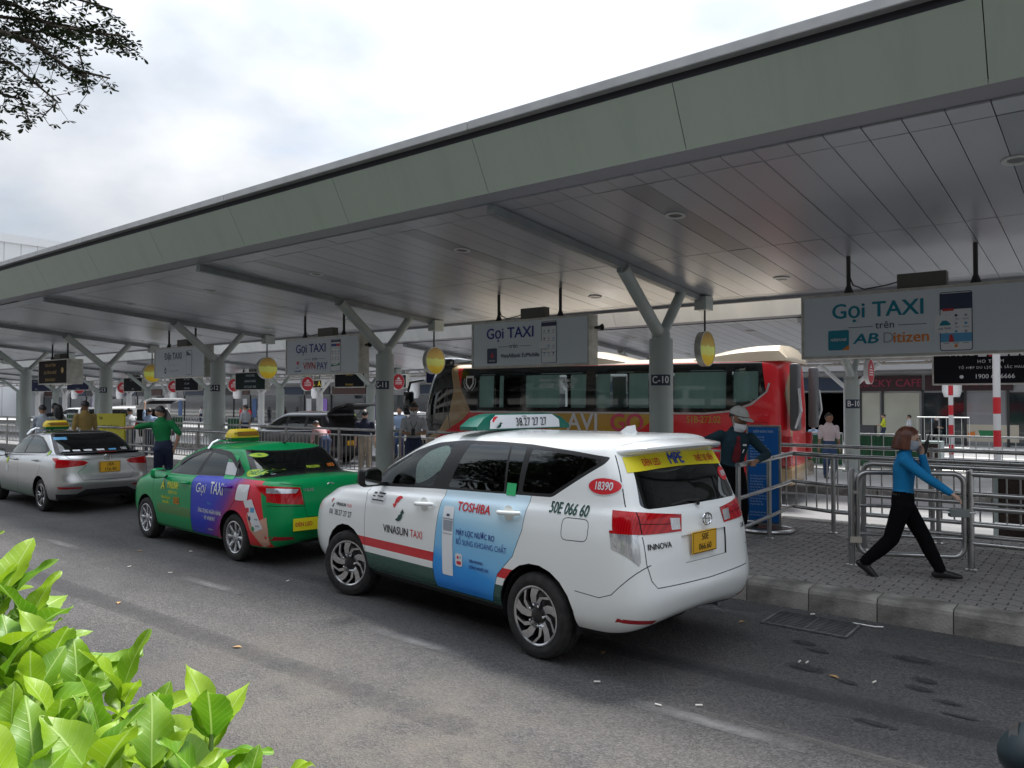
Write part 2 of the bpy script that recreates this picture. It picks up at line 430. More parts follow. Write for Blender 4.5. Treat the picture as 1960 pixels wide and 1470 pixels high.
# drain grate let into the gutter
STEEL = noise_mat('galvanised_steel', (.22, .22, .225), (.36, .36, .37), 20, .45, metal=.9)
BLACK = mat('black_void', (.006, .006, .007), .9)
dg = thing('drain_grate', 'rectangular steel drain grate in the gutter beside the kerb', 'drain', (-2.12, 6.74, .006), 0)
ob('pit', MB().box(-.34, .34, -.22, .22, -.002, 0), BLACK, dg)
fr = MB()
for (a, b_, c_, d_) in ((-.35, .35, -.235, -.215), (-.35, .35, .215, .235), (-.35, -.33, -.215, .215), (.33, .35, -.215, .215)): fr.box(a, b_, c_, d_, -.002, .009)
ob('frame', fr, STEEL, dg)
bm_ = MB().box(-.33, .33, -.006, .006, .0, .008).mesh('bar', STEEL)
for i in range(9): link('bar', bm_, dg, (0, -.184+.046*i, 0))
ob('crossbar', MB().box(-.006, .006, -.215, .215, .0, .005), STEEL, dg)

# fallen leaves and cigarette ends
LEAFD = noise_mat('dry_leaf', (.30, .17, .07), (.45, .30, .14), 30, .8)
BUTT = mat('cigarette_paper', (.75, .72, .66), .8)
def litter():
    q = MB(); pts = [(-.05, 0), (-.02, .022), (.02, .026), (.055, .004), (.02, -.022), (-.02, -.02)]
    q.v = [(x, y, .004+.02*abs(y)/.026) for x, y in pts]+[(0, 0, .004)]
    for i in range(6): q.face((i, (i+1) % 6, 6))
    lm = q.mesh('dry_leaf', LEAFD)
    LF = ((-9.75, 4.73), (-5.79, 2.75), (-5.37, 3.36), (-2.6, 6.42), (-3.1, 5.0), (-1.6, 5.55), (-7.4, 3.4))
    for i, (x, y) in enumerate(LF):
        o = link('dry_leaf', lm, None, (x, y, .005), (0, 0, rnd.uniform(0, 6))); o.scale = (.75, .75, .35); tag(o, 'small dry brown leaf fallen on the asphalt', 'leaf', 'fallen leaves on the near road')
    q = MB().tube([(-.022, 0, .006), (.022, .003, .006)], .0055, 6); cm = q.mesh('cigarette_end', BUTT)
    for (x, y) in ((-2.81, 4.45), (-2.1, 4.5), (-9.19, 5.1), (-8.23, 4.33), (-2.2, 7.03), (-1.35, 5.6), (-1.83, 5.72), (-1.88, 5.70), (-2.3, 4.35), (-6.9, 4.9), (-8.9, 4.2)):
        o = link('cigarette_end', cm, None, (x, y, .006), (0, 0, rnd.uniform(0, 6))); tag(o, 'tiny pale cigarette end lying on the asphalt', 'litter', 'cigarette ends on the near road')
    q = MB().tube([(-.11, 0, .008), (.06, .0, .008), (.12, .02, .012)], .006, 6)
    tag(ob('drinking_straw', q, mat('white_plastic', (.8, .8, .78), .4), None, (-1.73, 6.96, .004)), 'white bent drinking straw in the gutter beside the drain grate', 'litter')
litter()

# ---------------------------------------------------------------- further islands (behind the bus lane) and terminal forecourt
PALE = noise_mat('pale_paving', (.50, .50, .49), (.62, .615, .60), 3, .85, .2, 30, 6)  # lightened so the paving reads as sunlit and throws light upwards
def island(name, y0, y1, top, x0=-160, x1=14):
    r_ = struct(link(name, None, None, (0, 0, 0)))
    z0, z1 = slope(y0)+top, slope(y1)+top
    q = MB(); q.v = [(x0, y0+.22, z0), (x1, y0+.22, z0), (x1, y1-.22, z1), (x0, y1-.22, z1)]; q.face((0, 1, 2, 3)); ob('paving', q, PALE, r_)
    for (ya, yb, zz) in ((y0, y0+.218, z0), (y1-.218, y1, z1)):
        km = MB().box(0, 1.98, 0, yb-ya, -.5, 0, .02).mesh('kerb_stone', CONC)
        for i in range(24): link('kerb_stone', km, r_, (x1-2*(i+1), ya, zz+.002))
        ob('kerb_run', MB().box(x0, x1-48.02, ya, yb, zz-.5, zz), CONC, r_)
    return r_
LANE = noise_mat('pale_bounce_lane', (.17, .172, .178), (.25, .25, .25), 1.1, .85, .5, 120, 8, vec=(.3, 1, 1))  # light grey lane surface, toned up to bounce light under the canopies
def lane(name, y0, y1):
    q = MB(); q.v = [(-160, y0, slope(y0)+.005), (14, y0, slope(y0)+.005), (14, y1, slope(y1)+.005), (-160, y1, slope(y1)+.005)]
    if y0 < 12 < y1: q.v = [(-160, y0, .005), (14, y0, .005), (14, 12, .005), (-160, 12, .005), (14, y1, slope(y1)+.005), (-160, y1, slope(y1)+.005)]; q.face((0, 1, 2, 3)); q.face((3, 2, 4, 5))
    else: q.face((0, 1, 2, 3))
    return struct(ob(name, q, LANE))
lane('coach_lane', 11.46, 16.99); lane('far_lane', 23.61, 28.99); lane('terminal_lane', 34.51, 42.49)
island('middle_island', 17.0, 23.6, .17)
island('far_island', 29.0, 34.5, .17)
island('terminal_forecourt', 42.5, 52, .17, -180, 20)


# ================================================================ canopies
GREEN_G = None
def fascia_mat():
    m = mat('fascia_paint', (.33, .37, .32), .45); N, L, b = nodes(m)
    tc = N.new('ShaderNodeTexCoord'); mp = N.new('ShaderNodeMapping'); mp.inputs['Scale'].default_value = (2.2, 2.2, .3)
    L.new(tc.outputs['Object'], mp.inputs[0])
    n = N.new('ShaderNodeTexNoise'); n.inputs['Scale'].default_value = 2.5; n.inputs['Detail'].default_value = 7; n.inputs['Roughness'].default_value = .65
    L.new(mp.outputs[0], n.inputs[0])
    r = N.new('ShaderNodeValToRGB'); e = r.color_ramp.elements
    e[0].position = .2; e[0].color = (.31, .36, .30, 1); e[1].position = .5; e[1].color = (.36, .41, .345, 1)
    L.new(n.outputs[0], r.inputs[0]); L.new(r.outputs[0], b.inputs['Base Color'])
    return m
FASC = fascia_mat()
FASC_SUN = noise_mat('fascia_sunlit', (.55, .57, .55), (.66, .67, .65), 1.5, .5, vec=(1, 1, .3))  # second canopy's fascia: sunlight on it is put into the pale colour
CAP = noise_mat('roof_cap_metal', (.36, .36, .36), (.46, .46, .45), 3, .4, metal=.3)
GAP = mat('dark_gap', (.02, .02, .026), .7)
SOFF = mat('soffit_grey', (.33, .33, .36), .45)
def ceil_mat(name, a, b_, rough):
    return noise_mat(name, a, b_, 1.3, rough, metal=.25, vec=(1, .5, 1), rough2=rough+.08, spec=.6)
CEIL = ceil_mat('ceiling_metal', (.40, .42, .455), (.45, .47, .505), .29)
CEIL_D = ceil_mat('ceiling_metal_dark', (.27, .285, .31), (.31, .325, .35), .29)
COLM = noise_mat('column_paint', (.38, .425, .40), (.47, .515, .485), 2.5, .4, vec=(1, 1, .25))
COL_W = noise_mat('column_white', (.62, .63, .64), (.7, .7, .7), 2, .5)
BEAM = noise_mat('beam_paint', (.20, .22, .225), (.25, .27, .275), 4, .45)
LAMPG = mat('lamp_ring', (.62, .63, .62), .4)
LAMPI = mat('lamp_inner', (.12, .12, .125), .3)
K_ = .0837; TILT = -math.atan(K_)
BAYS = [-5.85-6.52*k for k in range(-1, 9)]

def canopy(name, label, dy, dz, near, fasc, col_m, x0, x1, bays):
    cz = lambda y: 3.95-K_*(y-10.13)
    root = thing(name, label, 'canopy', (0, dy, dz))
    # fascia: panels leaning out towards the top
    W = 2.445; i = 0; x = x1
    ang = math.atan2(.29, .55)
    q = MB(); q.box(.004, W-.004, 0, .012, 0, .62)
    fm = q.mesh('fascia_panel', fasc)
    while x > x0:
        xx = x-W
        o = link('fascia_panel', fm, root, (xx, 6.70, 4.26), (ang, 0, 0)); x = xx
    ob('fascia_backing', MB().box(x0, x1, .03, .05, .0, .62), GAP, root, (0, 6.70, 4.26), (ang, 0, 0))
    ob('shadow_gap', MB().box(x0, x1, 6.42, 6.5, 4.80, 4.885), GAP, root)
    q = MB(); W2 = W*2
    cm = MB().box(.003, W2-.003, 6.33, 6.62, 4.885, 4.985, .01).mesh('roof_cap', CAP); x = x1
    while x > x0: x -= W2; link('roof_cap', cm, root, (x, 0, 0))
    q = MB(); q.v = [(x0, 6.7, 4.262), (x1, 6.7, 4.262), (x1, 6.96, 4.232), (x0, 6.96, 4.232), (x0, 6.7, 4.3), (x1, 6.7, 4.3), (x1, 6.96, 4.28), (x0, 6.96, 4.28)]
    for f in ((0, 3, 2, 1), (4, 5, 6, 7), (0, 1, 5, 4), (1, 2, 6, 5), (2, 3, 7, 6), (3, 0, 4, 7)): q.face(f)
    ob('soffit', q, SOFF, root)
    # roof slab above the ceiling and gutter box at the back
    q = MB(); q.v = [(x0, 6.6, 4.95), (x1, 6.6, 4.95), (x1, 13.35, 4.35), (x0, 13.35, 4.35), (x0, 6.96, 4.30), (x1, 6.96, 4.30), (x1, 13.28, cz(13.28)+.05), (x0, 13.28, cz(13.28)+.05)]
    for f in ((0, 1, 2, 3), (7, 6, 5, 4), (2, 6, 7, 3), (0, 4, 5, 1), (1, 5, 6, 2), (3, 7, 4, 0)): q.face(f)
    ob('roof', q, CAP, root)
    ob('rear_trim', MB().box(x0, x1, 13.26, 13.33, cz(13.28)-.05, 4.36), SOFF, root)
    # ceiling panels
    rows = ((6.97, 7.255), (7.265, 10.125), (10.135, 12.995), (13.005, 13.25))
    P = .316; meshes = []
    for (a, b_) in rows:
        hl = (b_-a)/2
        meshes.append([MB().box(.004, P-.004, -hl, hl, 0, .02).mesh('ceiling_panel', mm) for mm in (CEIL, CEIL_D)])
    lights_x = [-.76-3.41*k for k in range(-1, 16)]
    far = MB(); cnt = 0; xk = x1
    n = 0
    while xk > x0:
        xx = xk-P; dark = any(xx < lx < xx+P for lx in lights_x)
        for r_, (a, b_) in enumerate(rows):
            ym = (a+b_)/2
            if near and cnt < 296 and xx > -20.5 and xx < 2.0:
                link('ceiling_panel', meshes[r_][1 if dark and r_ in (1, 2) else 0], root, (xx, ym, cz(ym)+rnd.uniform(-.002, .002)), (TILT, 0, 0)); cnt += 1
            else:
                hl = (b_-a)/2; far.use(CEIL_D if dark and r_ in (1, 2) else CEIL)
                o = len(far.v)
                far.v += [(xx+.005, a, cz(a)), (xx+P-.005, a, cz(a)), (xx+P-.005, b_, cz(b_)), (xx+.005, b_, cz(b_))]; far.face((o, o+3, o+2, o+1))
        xk = xx
    stuff(ob('far_ceiling_panels', far, None, root))
    q = MB(); q.v = [(x0, 6.97, cz(6.97)+.03), (x1, 6.97, cz(6.97)+.03), (x1, 13.26, cz(13.26)+.03), (x0, 13.26, cz(13.26)+.03)]; q.face((0, 3, 2, 1))
    ob('ceiling_backing', q, GAP, root)
    # downlights
    rm = MB().lathe([(.075, .0), (.09, -.012), (.12, -.012), (.125, 0)], 24).mesh('ring', LAMPG, True); im = MB().lathe([(.0, .0), (.076, -.003), (.077, .003)], 20).mesh('lens', LAMPI, True)
    for lx in lights_x:
        for ly in (8.36, 11.97):
            if x0 < lx < x1:
                l_ = link('downlight', rm, root, (lx, ly, cz(ly)-.004), (TILT, 0, 0)); link('lens', im, l_)
    # columns with V arms, beams
    for bx in bays:
        zb = slope(11.2+dy)+.17-dz if dy else PZ-.01
        ob('beam', MB().box(-.055, .055, 6.98, 12.9, -.115, -.012), BEAM, root, (bx, 0, cz(0)), (TILT, 0, 0))
        col = ob('column', MB().lathe([(.19, zb), (.19, 2.86), (.185, 2.88)], 32), col_m, root, (bx, 11.2, 0), None, True)
        for f in col.data.polygons: pass
        ob('base_plate', MB().lathe([(.26, zb), (.26, zb+.03), (.2, zb+.05)], 24), col_m, col)
        ob('collar', MB().lathe([(.15, 2.86), (.15, 2.98), (.1, 3.06)], 24), col_m, col, (0, 0, 0), None, True)
        ob('arm', MB().tube([(0, .02, 2.9), (0, -1.2, cz(10.0)-.10)], .10, 16), col_m, col, (0, 0, 0), None, True)
        ob('arm', MB().tube([(0, 0, 2.9), (0, .72, cz(11.92)-.10)], .085, 16), col_m, col, (0, 0, 0), None, True)
        ob('bracket', MB().box(-.04, .04, -1.3, -1.1, cz(10.0)-.16, cz(10)-.1), BEAM, col)
        ob('end_box', MB().box(-.11, .11, 12.55, 12.85, cz(12.7)-.26, cz(12.7)-.02, .008), COLM, root, (bx+.05, 0, 0))
    return root
CANOPY = canopy('canopy', 'long grey-green taxi rank canopy with leaning fascia over the near pavement', 0, 0, True, FASC, COLM, -62, 9, BAYS)
CANOPY_B = canopy('canopy', 'second canopy with sunlit-toned pale fascia behind the coach lane', 11.0, -.42, False, FASC_SUN, COLM, -110, 9, [-5.85-6.52*k for k in range(-1, 13)])

# column numbers on dark plates
PLATE_N = mat('number_plate_navy', (.02, .03, .06), .5); WHITE = mat('white_paint', (.8, .8, .8), .5)
def wrap_plate(txt, x, y, z, r, size, ang=-25):
    o = thing('column_number', '', 'number plate', (x, y, z), R(ang))
    q = MB(); W, H = size*3.0, size*1.5
    for i in range(9):
        t = -W/2+W*i/8; a = t/r; q.v += [(r*math.sin(a), -r*math.cos(a), -H/2), (r*math.sin(a), -r*math.cos(a), H/2)]
    for i in range(8): q.face((2*i, 2*i+2, 2*i+3, 2*i+1))
    ob('plate', q, PLATE_N, o)
    t = text_mb(txt, size, bold=.02, sx=.85, m=WHITE); t.v = [((r+.003+p[2])*math.sin(p[0]/r), -(r+.003+p[2])*math.cos(p[0]/r), p[1]) for p in t.v]
    ob('lettering', t, None, o); return o
for k, (bx, nm) in enumerate(((-5.85, 'C-10'), (-12.37, 'C-11'), (-18.89, 'C-12'), (-25.41, 'C-13'))):
    wrap_plate(nm, bx, 11.2, 2.22, .193, .115, 24)['label'] = 'navy number plate %s wrapped round its canopy column' % nm
wrap_plate('B-10', -5.85, 22.2, 1.8, .193, .16, 30)['label'] = 'navy number plate B-10 on the column behind the coach lane'

# ---------------------------------------------------------------- hanging light boxes
ALU = noise_mat('aluminium_frame', (.42, .42, .38), (.58, .58, .53), 6, .5, metal=.4)
FACE_W = noise_mat('sign_face_white', (.62, .68, .73), (.66, .72, .77), .8, .5)
DARKM = mat('dark_metal', (.03, .03, .032), .5)
BALL = mat('ballast_grey', (.11, .11, .095), .6)
INK = {k: mat('print_'+k, v, .45) for k, v in dict(blue=(.02, .035, .26), teal=(.0, .21, .30), navy=(.03, .04, .09), red=(.55, .03, .04), black=(.012, .012, .014), orange=(.75, .22, .03), grey=(.35, .37, .40), white=(.72, .74, .76), green=(.02, .22, .08), yellow=(.75, .55, .02), sky=(.10, .35, .60), gold=(.55, .36, .05), lilac=(.33, .20, .62), brown=(.10, .05, .03), lime=(.45, .62, .05), pinkred=(.62, .05, .12)).items()}
def lightbox(name, label, x0, x1, y, z0, z1, art, depth=.26, face=None, group=None, up=.62, cat='sign'):
    w, h = x1-x0, z1-z0
    r_ = thing(name, label, cat, ((x0+x1)/2, y, z0), 0, group)
    ob('housing', MB().box(-w/2, w/2, .012, depth, 0, h), ALU, r_)
    q = MB(); b_ = .035
    for (a, c_, d_, e_) in ((-w/2, w/2, 0, b_), (-w/2, w/2, h-b_, h), (-w/2, -w/2+b_, b_, h-b_), (w/2-b_, w/2, b_, h-b_)): q.box(a, c_, -.012, .012, d_, e_)
    ob('frame', q, ALU, r_)
    ob('face_panel', MB().box(-w/2+b_, w/2-b_, 0, .010, b_, h-b_), face or FACE_W, r_)
    pm_ = MB().lathe([(.075, h), (.06, h+.03), (.028, h+.12), (.028, h+up-.05), (.045, h+up)], 14).mesh('hanger', DARKM, True)
    for sx in (-.29, .24): link('hanger', pm_, r_, (sx*w, depth/2, 0))
    ob('ballast_box', MB().box(-.04*w-.09, .13*w, depth*.2, depth*.8, h+.005, h+.2, .006), BALL, r_)
    ob('cable', MB().tube([(-.29*w, depth/2, h+.28), (-.27*w, depth/2, h+.12), (-.22*w, depth/2, h+.05), (-.12*w, depth/2, h+.08), (-.06*w, depth/2, h+.12)], .009, 6), DARKM, r_)
    a = MB(); art(a, w, h)
    if a.v: ob('printed_artwork', a, None, r_, (0, -.004, 0))
    return r_
def phone_art(a, x, z, w, h, head, body='white', edge='navy', extra=None):
    flat(a, rrect(x-w/2, x+w/2, z-h/2, z+h/2, .03), INK[edge], 0)
    flat(a, rrect(x-w/2+.01, x+w/2-.01, z-h/2+.01, z+h/2-.01, .025), INK[body], -.0015)
    flat(a, [(x-w/2+.01, z+h/2-.02-head), (x+w/2-.01, z+h/2-.02-head), (x+w/2-.01, z+h/2-.02), (x-w/2+.01, z+h/2-.02)], INK[edge], -.003)
    for i in range(4):
        for j in range(3):
            zz = z+h/2-head-.1-i*(h-head-.14)/4; xx = x-w*.3+j*w*.3
            flat(a, disc(xx, zz, w*.05, 8), INK[('grey', 'navy', 'grey', 'sky')[(i+j) % 4]], -.003)
            flat(a, [(xx-w*.09, zz-w*.14), (xx+w*.09, zz-w*.14), (xx+w*.09, zz-w*.11), (xx-w*.09, zz-w*.11)], INK['grey'], -.003)
def art_ab(a, w, h):
    sign_text(a, 'Gọi TAXI', -.44, .625, .205, INK['teal'], -.001, bold=.028)
    sign_text(a, 'trên', -.34, .42, .10, INK['navy'], -.001, bold=.008)
    for (p, q) in ((-.80, -.49), (-.18, .15)): flat(a, [(p, .405), (q, .405), (q, .413), (p, .413)], INK['navy'], 0)
    flat(a, rrect(-1.06, -.79, .11, .38, .02), INK['teal'], 0); flat(a, [(-.88, .11), (-.79, .11), (-.79, .18)], INK['orange'], -.002)
    sign_text(a, 'ABBANK', -.925, .25, .04, INK['white'], -.002, bold=.02, shear=.2)
    sign_text(a, 'AB', -.58, .245, .135, INK['teal'], -.001, bold=.045, sx=1.35, shear=.15)
    sign_text(a, 'D', -.30, .245, .145, INK['grey'], -.001); sign_text(a, 'itizen', -.03, .245, .145, INK['orange'], -.001, bold=.025)
    phone_art(a, .48, .42, .36, .74, .2)
    flat(a, rrect(.24, .47, .28, .5, .02), INK['white'], -.006)
    flat(a, [(.30, .39), (.33, .43), (.38, .43), (.42, .39), (.42, .37), (.30, .37)], INK['teal'], -.008)
    sign_text(a, 'Gọi TAXI', .355, .33, .025, INK['navy'], -.008, bold=.02)
    flat(a, rrect(.33, .46, .55, .58, .012), INK['red'], -.006); flat(a, [(.31, .16), (.65, .16), (.65, .27), (.31, .27)], INK['sky'], -.006); flat(a, [(.4, .16), (.46, .16), (.44, .25), (.41, .25)], INK['red'], -.008)
    flat(a, disc(.48, .11, .02, 10), INK['orange'], -.006)
def art_va(a, w, h):
    sign_text(a, 'Gọi TAXI', -.40, .62, .20, INK['blue'], -.001, bold=.03)
    sign_text(a, 'trên', -.31, .385, .085, INK['navy'], -.001, bold=.008)
    for (p, q) in ((-.68, -.42), (-.18, .08)): flat(a, [(p, .375), (q, .375), (q, .383), (p, .383)], INK['navy'], 0)
    flat(a, rrect(-.94, -.70, .08, .36, .02), INK['navy'], 0); flat(a, [(-.86, .19), (-.82, .19), (-.82, .29)], INK['red'], -.002); flat(a, [(-.815, .19), (-.775, .19), (-.815, .29)], INK['red'], -.002)
    sign_text(a, 'EzMobile', -.82, .13, .03, INK['white'], -.002, bold=.01)
    sign_text(a, 'VietABank EzMobile', -.17, .21, .078, INK['navy'], -.001, bold=.018)
    phone_art(a, .48, .42, .33, .74, .07); flat(a, [(.32, .24), (.64, .24), (.64, .246), (.32, .246)], INK['navy'], -.004)
    flat(a, rrect(.28, .46, .28, .44, .02), INK['white'], -.006); sign_text(a, 'Gọi TAXI', .37, .30, .025, INK['navy'], -.008)
def art_vn(a, w, h):
    sign_text(a, 'Gọi TAXI', -.38, .60, .20, INK['blue'], -.001, bold=.03)
    sign_text(a, 'trên', -.22, .365, .085, INK['navy'], -.001)
    for (p, q) in ((-.62, -.36), (-.08, .16)): flat(a, [(p, .36), (q, .36), (q, .367), (p, .367)], INK['navy'], 0)
    flat(a, [(-.86, .22), (-.80, .29), (-.84, .33), (-.86, .31), (-.88, .33), (-.92, .29)], INK['pinkred'], 0)
    sign_text(a, 'VNPAY', -.86, .17, .03, INK['blue'], -.001); flat(a, [(-.98, .08), (-.74, .08), (-.72, .12), (-.8, .10), (-.98, .10)], INK['blue'], 0)
    sign_text(a, 'VíVN', -.42, .20, .17, INK['red'], -.001, bold=.02, sx=.9); sign_text(a, 'PAY', .04, .19, .17, INK['blue'], -.001, bold=.02, sx=.9)
    phone_art(a, .52, .42, .34, .72, .05); flat(a, [(.37, .62), (.55, .62), (.55, .68), (.37, .68)], INK['blue'], -.004); flat(a, [(.55, .62), (.67, .62), (.67, .68), (.55, .68)], INK['red'], -.004); flat(a, [(.37, .17), (.67, .2), (.67, .24), (.5, .2), (.37, .22)], INK['green'], -.004)
def art_dt(a, w, h):
    sign_text(a, 'Đặt TAXI', -.30, .60, .19, INK['navy'], -.001, bold=.028, sx=.86)
    sign_text(a, 'trên', -.24, .355, .06, INK['grey'], -.001)
    for (p, q) in ((-.62, -.34), (-.14, .10)): flat(a, [(p, .355), (q, .355), (q, .362), (p, .362)], INK['grey'], 0)
    flat(a, [(-.78, .22), (-.72, .32), (-.66, .22), (-.68, .13), (-.76, .13)], INK['navy'], 0); flat(a, disc(-.72, .2, .03, 8), INK['white'], -.002)
    sign_text(a, 'Vietcombank Mobile', -.26, .20, .05, INK['grey'], -.001)
    flat(a, rrect(.42, .70, .08, .74, .02), INK['navy'], 0); flat(a, rrect(.43, .69, .09, .73, .02), FACE_W, -.002); flat(a, [(.43, .6), (.69, .6), (.43, .74)], INK['navy'], -.004)
lightbox('hanging_sign', 'white hanging light box reading Goi TAXI tren AB Ditizen in teal', -3.56, -.72, 11.0, 2.47, 3.35, art_ab)
lightbox('hanging_sign', 'white hanging light box reading Goi TAXI tren VietABank EzMobile in blue', -9.72, -7.08, 11.0, 2.50, 3.36, art_va)
lightbox('hanging_sign', 'white hanging light box reading Goi TAXI tren Vi VNPAY', -15.6, -12.95, 11.0, 2.48, 3.34, art_vn)
lightbox('hanging_sign', 'white hanging light box reading Dat TAXI between two columns', -21.9, -19.2, 11.0, 2.52, 3.38, art_dt)
def art_yel(a, w, h):
    for i, (s, c) in enumerate((('TAXI  ĐI TỈNH', 'gold'), ('XE CÔNG NGHỆ', 'gold'), ('ĐÓN KHÁCH', 'gold'))):
        sign_text(a, s, -.2, h-.2-.25*i, .1, INK[c], -.001, bold=.01)
    flat(a, disc(w*.33, h*.55, .1, 12), INK['gold'], 0)
lightbox('hanging_sign', 'dark brown hanging sign with gold lettering beside a round yellow sign', -30.2, -27.8, 11.0, 2.45, 3.3, art_yel, .5, mat('sign_face_brown', (.022, .015, .012), .6, spec=.1))

# round advertising discs hanging from the beam ends, facing along the kerb
def disc_mat():
    m = mat('disc_print', (.6, .5, .05), .35); N, L, b = nodes(m)
    tc = N.new('ShaderNodeTexCoord'); sp = N.new('ShaderNodeSeparateXYZ'); L.new(tc.outputs['Object'], sp.inputs[0])
    n = N.new('ShaderNodeTexNoise'); n.inputs['Scale'].default_value = 6; L.new(tc.outputs['Object'], n.inputs['Vector'])
    ma = N.new('ShaderNodeMath'); ma.operation = 'MULTIPLY_ADD'; ma.inputs[1].default_value = .09; L.new(n.outputs[0], ma.inputs[0]); L.new(sp.outputs['Z'], ma.inputs[2])
    mr = N.new('ShaderNodeMapRange'); mr.inputs[1].default_value = -.28; mr.inputs[2].default_value = .34; L.new(ma.outputs[0], mr.inputs[0])
    r = N.new('ShaderNodeValToRGB'); e = r.color_ramp.elements; e[0].position = 0; e[0].color = (.85, .50, .01, 1); e[1].position = 1; e[1].color = (.30, .18, .04, 1)
    for p, c in ((.30, (.90, .66, .01)), (.36, (.80, .82, .14)), (.58, (.78, .86, .18)), (.64, (.60, .45, .06)), (.8, (.55, .34, .04))): q = e.new(p); q.color = (*c, 1)
    L.new(mr.outputs[0], r.inputs[0]); L.new(r.outputs[0], b.inputs['Base Color']); return m
DISC = disc_mat()
def round_sign(label, x, y, z, r, rod, face, art=None, rim=ALU, group=None, depth=.11):
    o = thing('round_sign', label, 'sign', (x, y, z), 0, group)
    ob('rim', MB().lathe([(r*.985, -depth/2+.006), (r, -depth/2), (r, depth/2), (r*.985, depth/2-.006)], 40, 'x'), rim, o, smooth=True)
    for s in (-1, 1):
        q = MB(); n = 40; pts = [(s*(depth/2-.004), r*.965*math.cos(2*math.pi*i/n), r*.965*math.sin(2*math.pi*i/n)) for i in range(n)]
        q.poly(pts if s > 0 else pts[::-1]); f = ob('face_panel', q, face, o)
        q = MB().lathe([(r*.96, s*(depth/2-.006)), (r*.96, s*depth/2*1.06), (r, s*depth/2*1.06), (r, s*(depth/2-.006))], 40, 'x'); ob('trim_ring', q, rim, o, smooth=True)
    ob('rod', MB().tube([(0, 0, r), (0, 0, r+rod)], .018, 8), DARKM, o)
    if art:
        a = MB(); art(a); ob('printed_artwork', a, None, o, (depth/2+.004, 0, 0), (0, 0, R(90)))
    return o
for k, (bx, w) in enumerate(((-5.78, 'beside column C-10'), (-12.38, 'beside column C-11'), (-18.9, 'beside column C-12'), (-25.45, 'beside column C-13'), (-32.0, 'at the far left under the canopy'))):
    round_sign('round yellow and green advertising disc hanging '+w, bx, 12.7, 2.80, .31, .38, DISC)
# small loudspeakers on the ends of the sign boxes
SPK = mat('speaker_grey', (.35, .36, .35), .6)
for k, (x, y, z, w) in enumerate(((-7.0, 11.12, 3.13, 'on the right end of the VietABank sign'), (-12.86, 11.12, 3.1, 'on the right end of the VNPAY sign'))):
    o = thing('loudspeaker', 'small dark round horn loudspeaker '+w, 'loudspeaker', (x, y, z))
    ob('horn', MB().lathe([(.03, 0), (.035, .05), (.06, .10), (.05, .10), (.02, .05)], 16, 'x'), DARKM, o, smooth=True); ob('bracket', MB().box(-.05, .01, -.02, .02, -.02, .02), DARKM, o)
# security camera hanging from the near ceiling edge
o = thing('security_camera', 'dark bullet security camera under the canopy at far left', 'camera', (-27.6, 8.0, 4.1))
ob('mount', MB().tube([(0, 0, .02), (0, 0, -.12)], .03, 8), DARKM, o); ob('body', MB().tube([(-.1, .05, -.12), (.16, -.12, -.3)], .06, 10), DARKM, o)


# ================================================================ vehicles
def pchip(vals, n):
    """monotone cubic through equally spaced values, n samples per span"""
    K = len(vals); d = [vals[i+1]-vals[i] for i in range(K-1)]; m = [0.]*K
    for i in range(1, K-1):
        m[i] = 0. if d[i-1]*d[i] <= 0 else 2*d[i-1]*d[i]/(d[i-1]+d[i])
    m[0], m[-1] = d[0], d[-1]
    out = []
    for i in range(K-1):
        for j in range(n):
            t = j/n; t2, t3 = t*t, t*t*t
            out.append((2*t3-3*t2+1)*vals[i]+(t3-2*t2+t)*m[i]+(-2*t3+3*t2)*vals[i+1]+(t3-t2)*m[i+1])
    out.append(vals[-1]); return out
def inside(p, poly):
    x, y = p; c = False; n = len(poly); j = n-1
    for i in range(n):
        xi, yi = poly[i]; xj, yj = poly[j]
        if (yi > y) != (yj > y) and x < (xj-xi)*(y-yi)/(yj-yi)+xi: c = not c
        j = i
    return c
def rounded(poly, r=.03, n=3):
    out = []; K = len(poly)
    for i in range(K):
        p0, p1, p2 = Vector(poly[i-1]), Vector(poly[i]), Vector(poly[(i+1) % K])
        a, b_ = (p0-p1), (p2-p1); rr = min(r, a.length*.45, b_.length*.45)
        A, B = p1+a.normalized()*rr, p1+b_.normalized()*rr
        for j in range(n+1):
            t = j/n; q = A*(1-t)**2+p1*2*t*(1-t)+B*t*t; out.append((q.x, q.y))
    return out
FR = [0, .01, .04, .12, .28]
FY = [0, .35, .66, .86, .955]
BR = [.55, .25, .07, 0]
BY = [.955, .84, .55, 0]
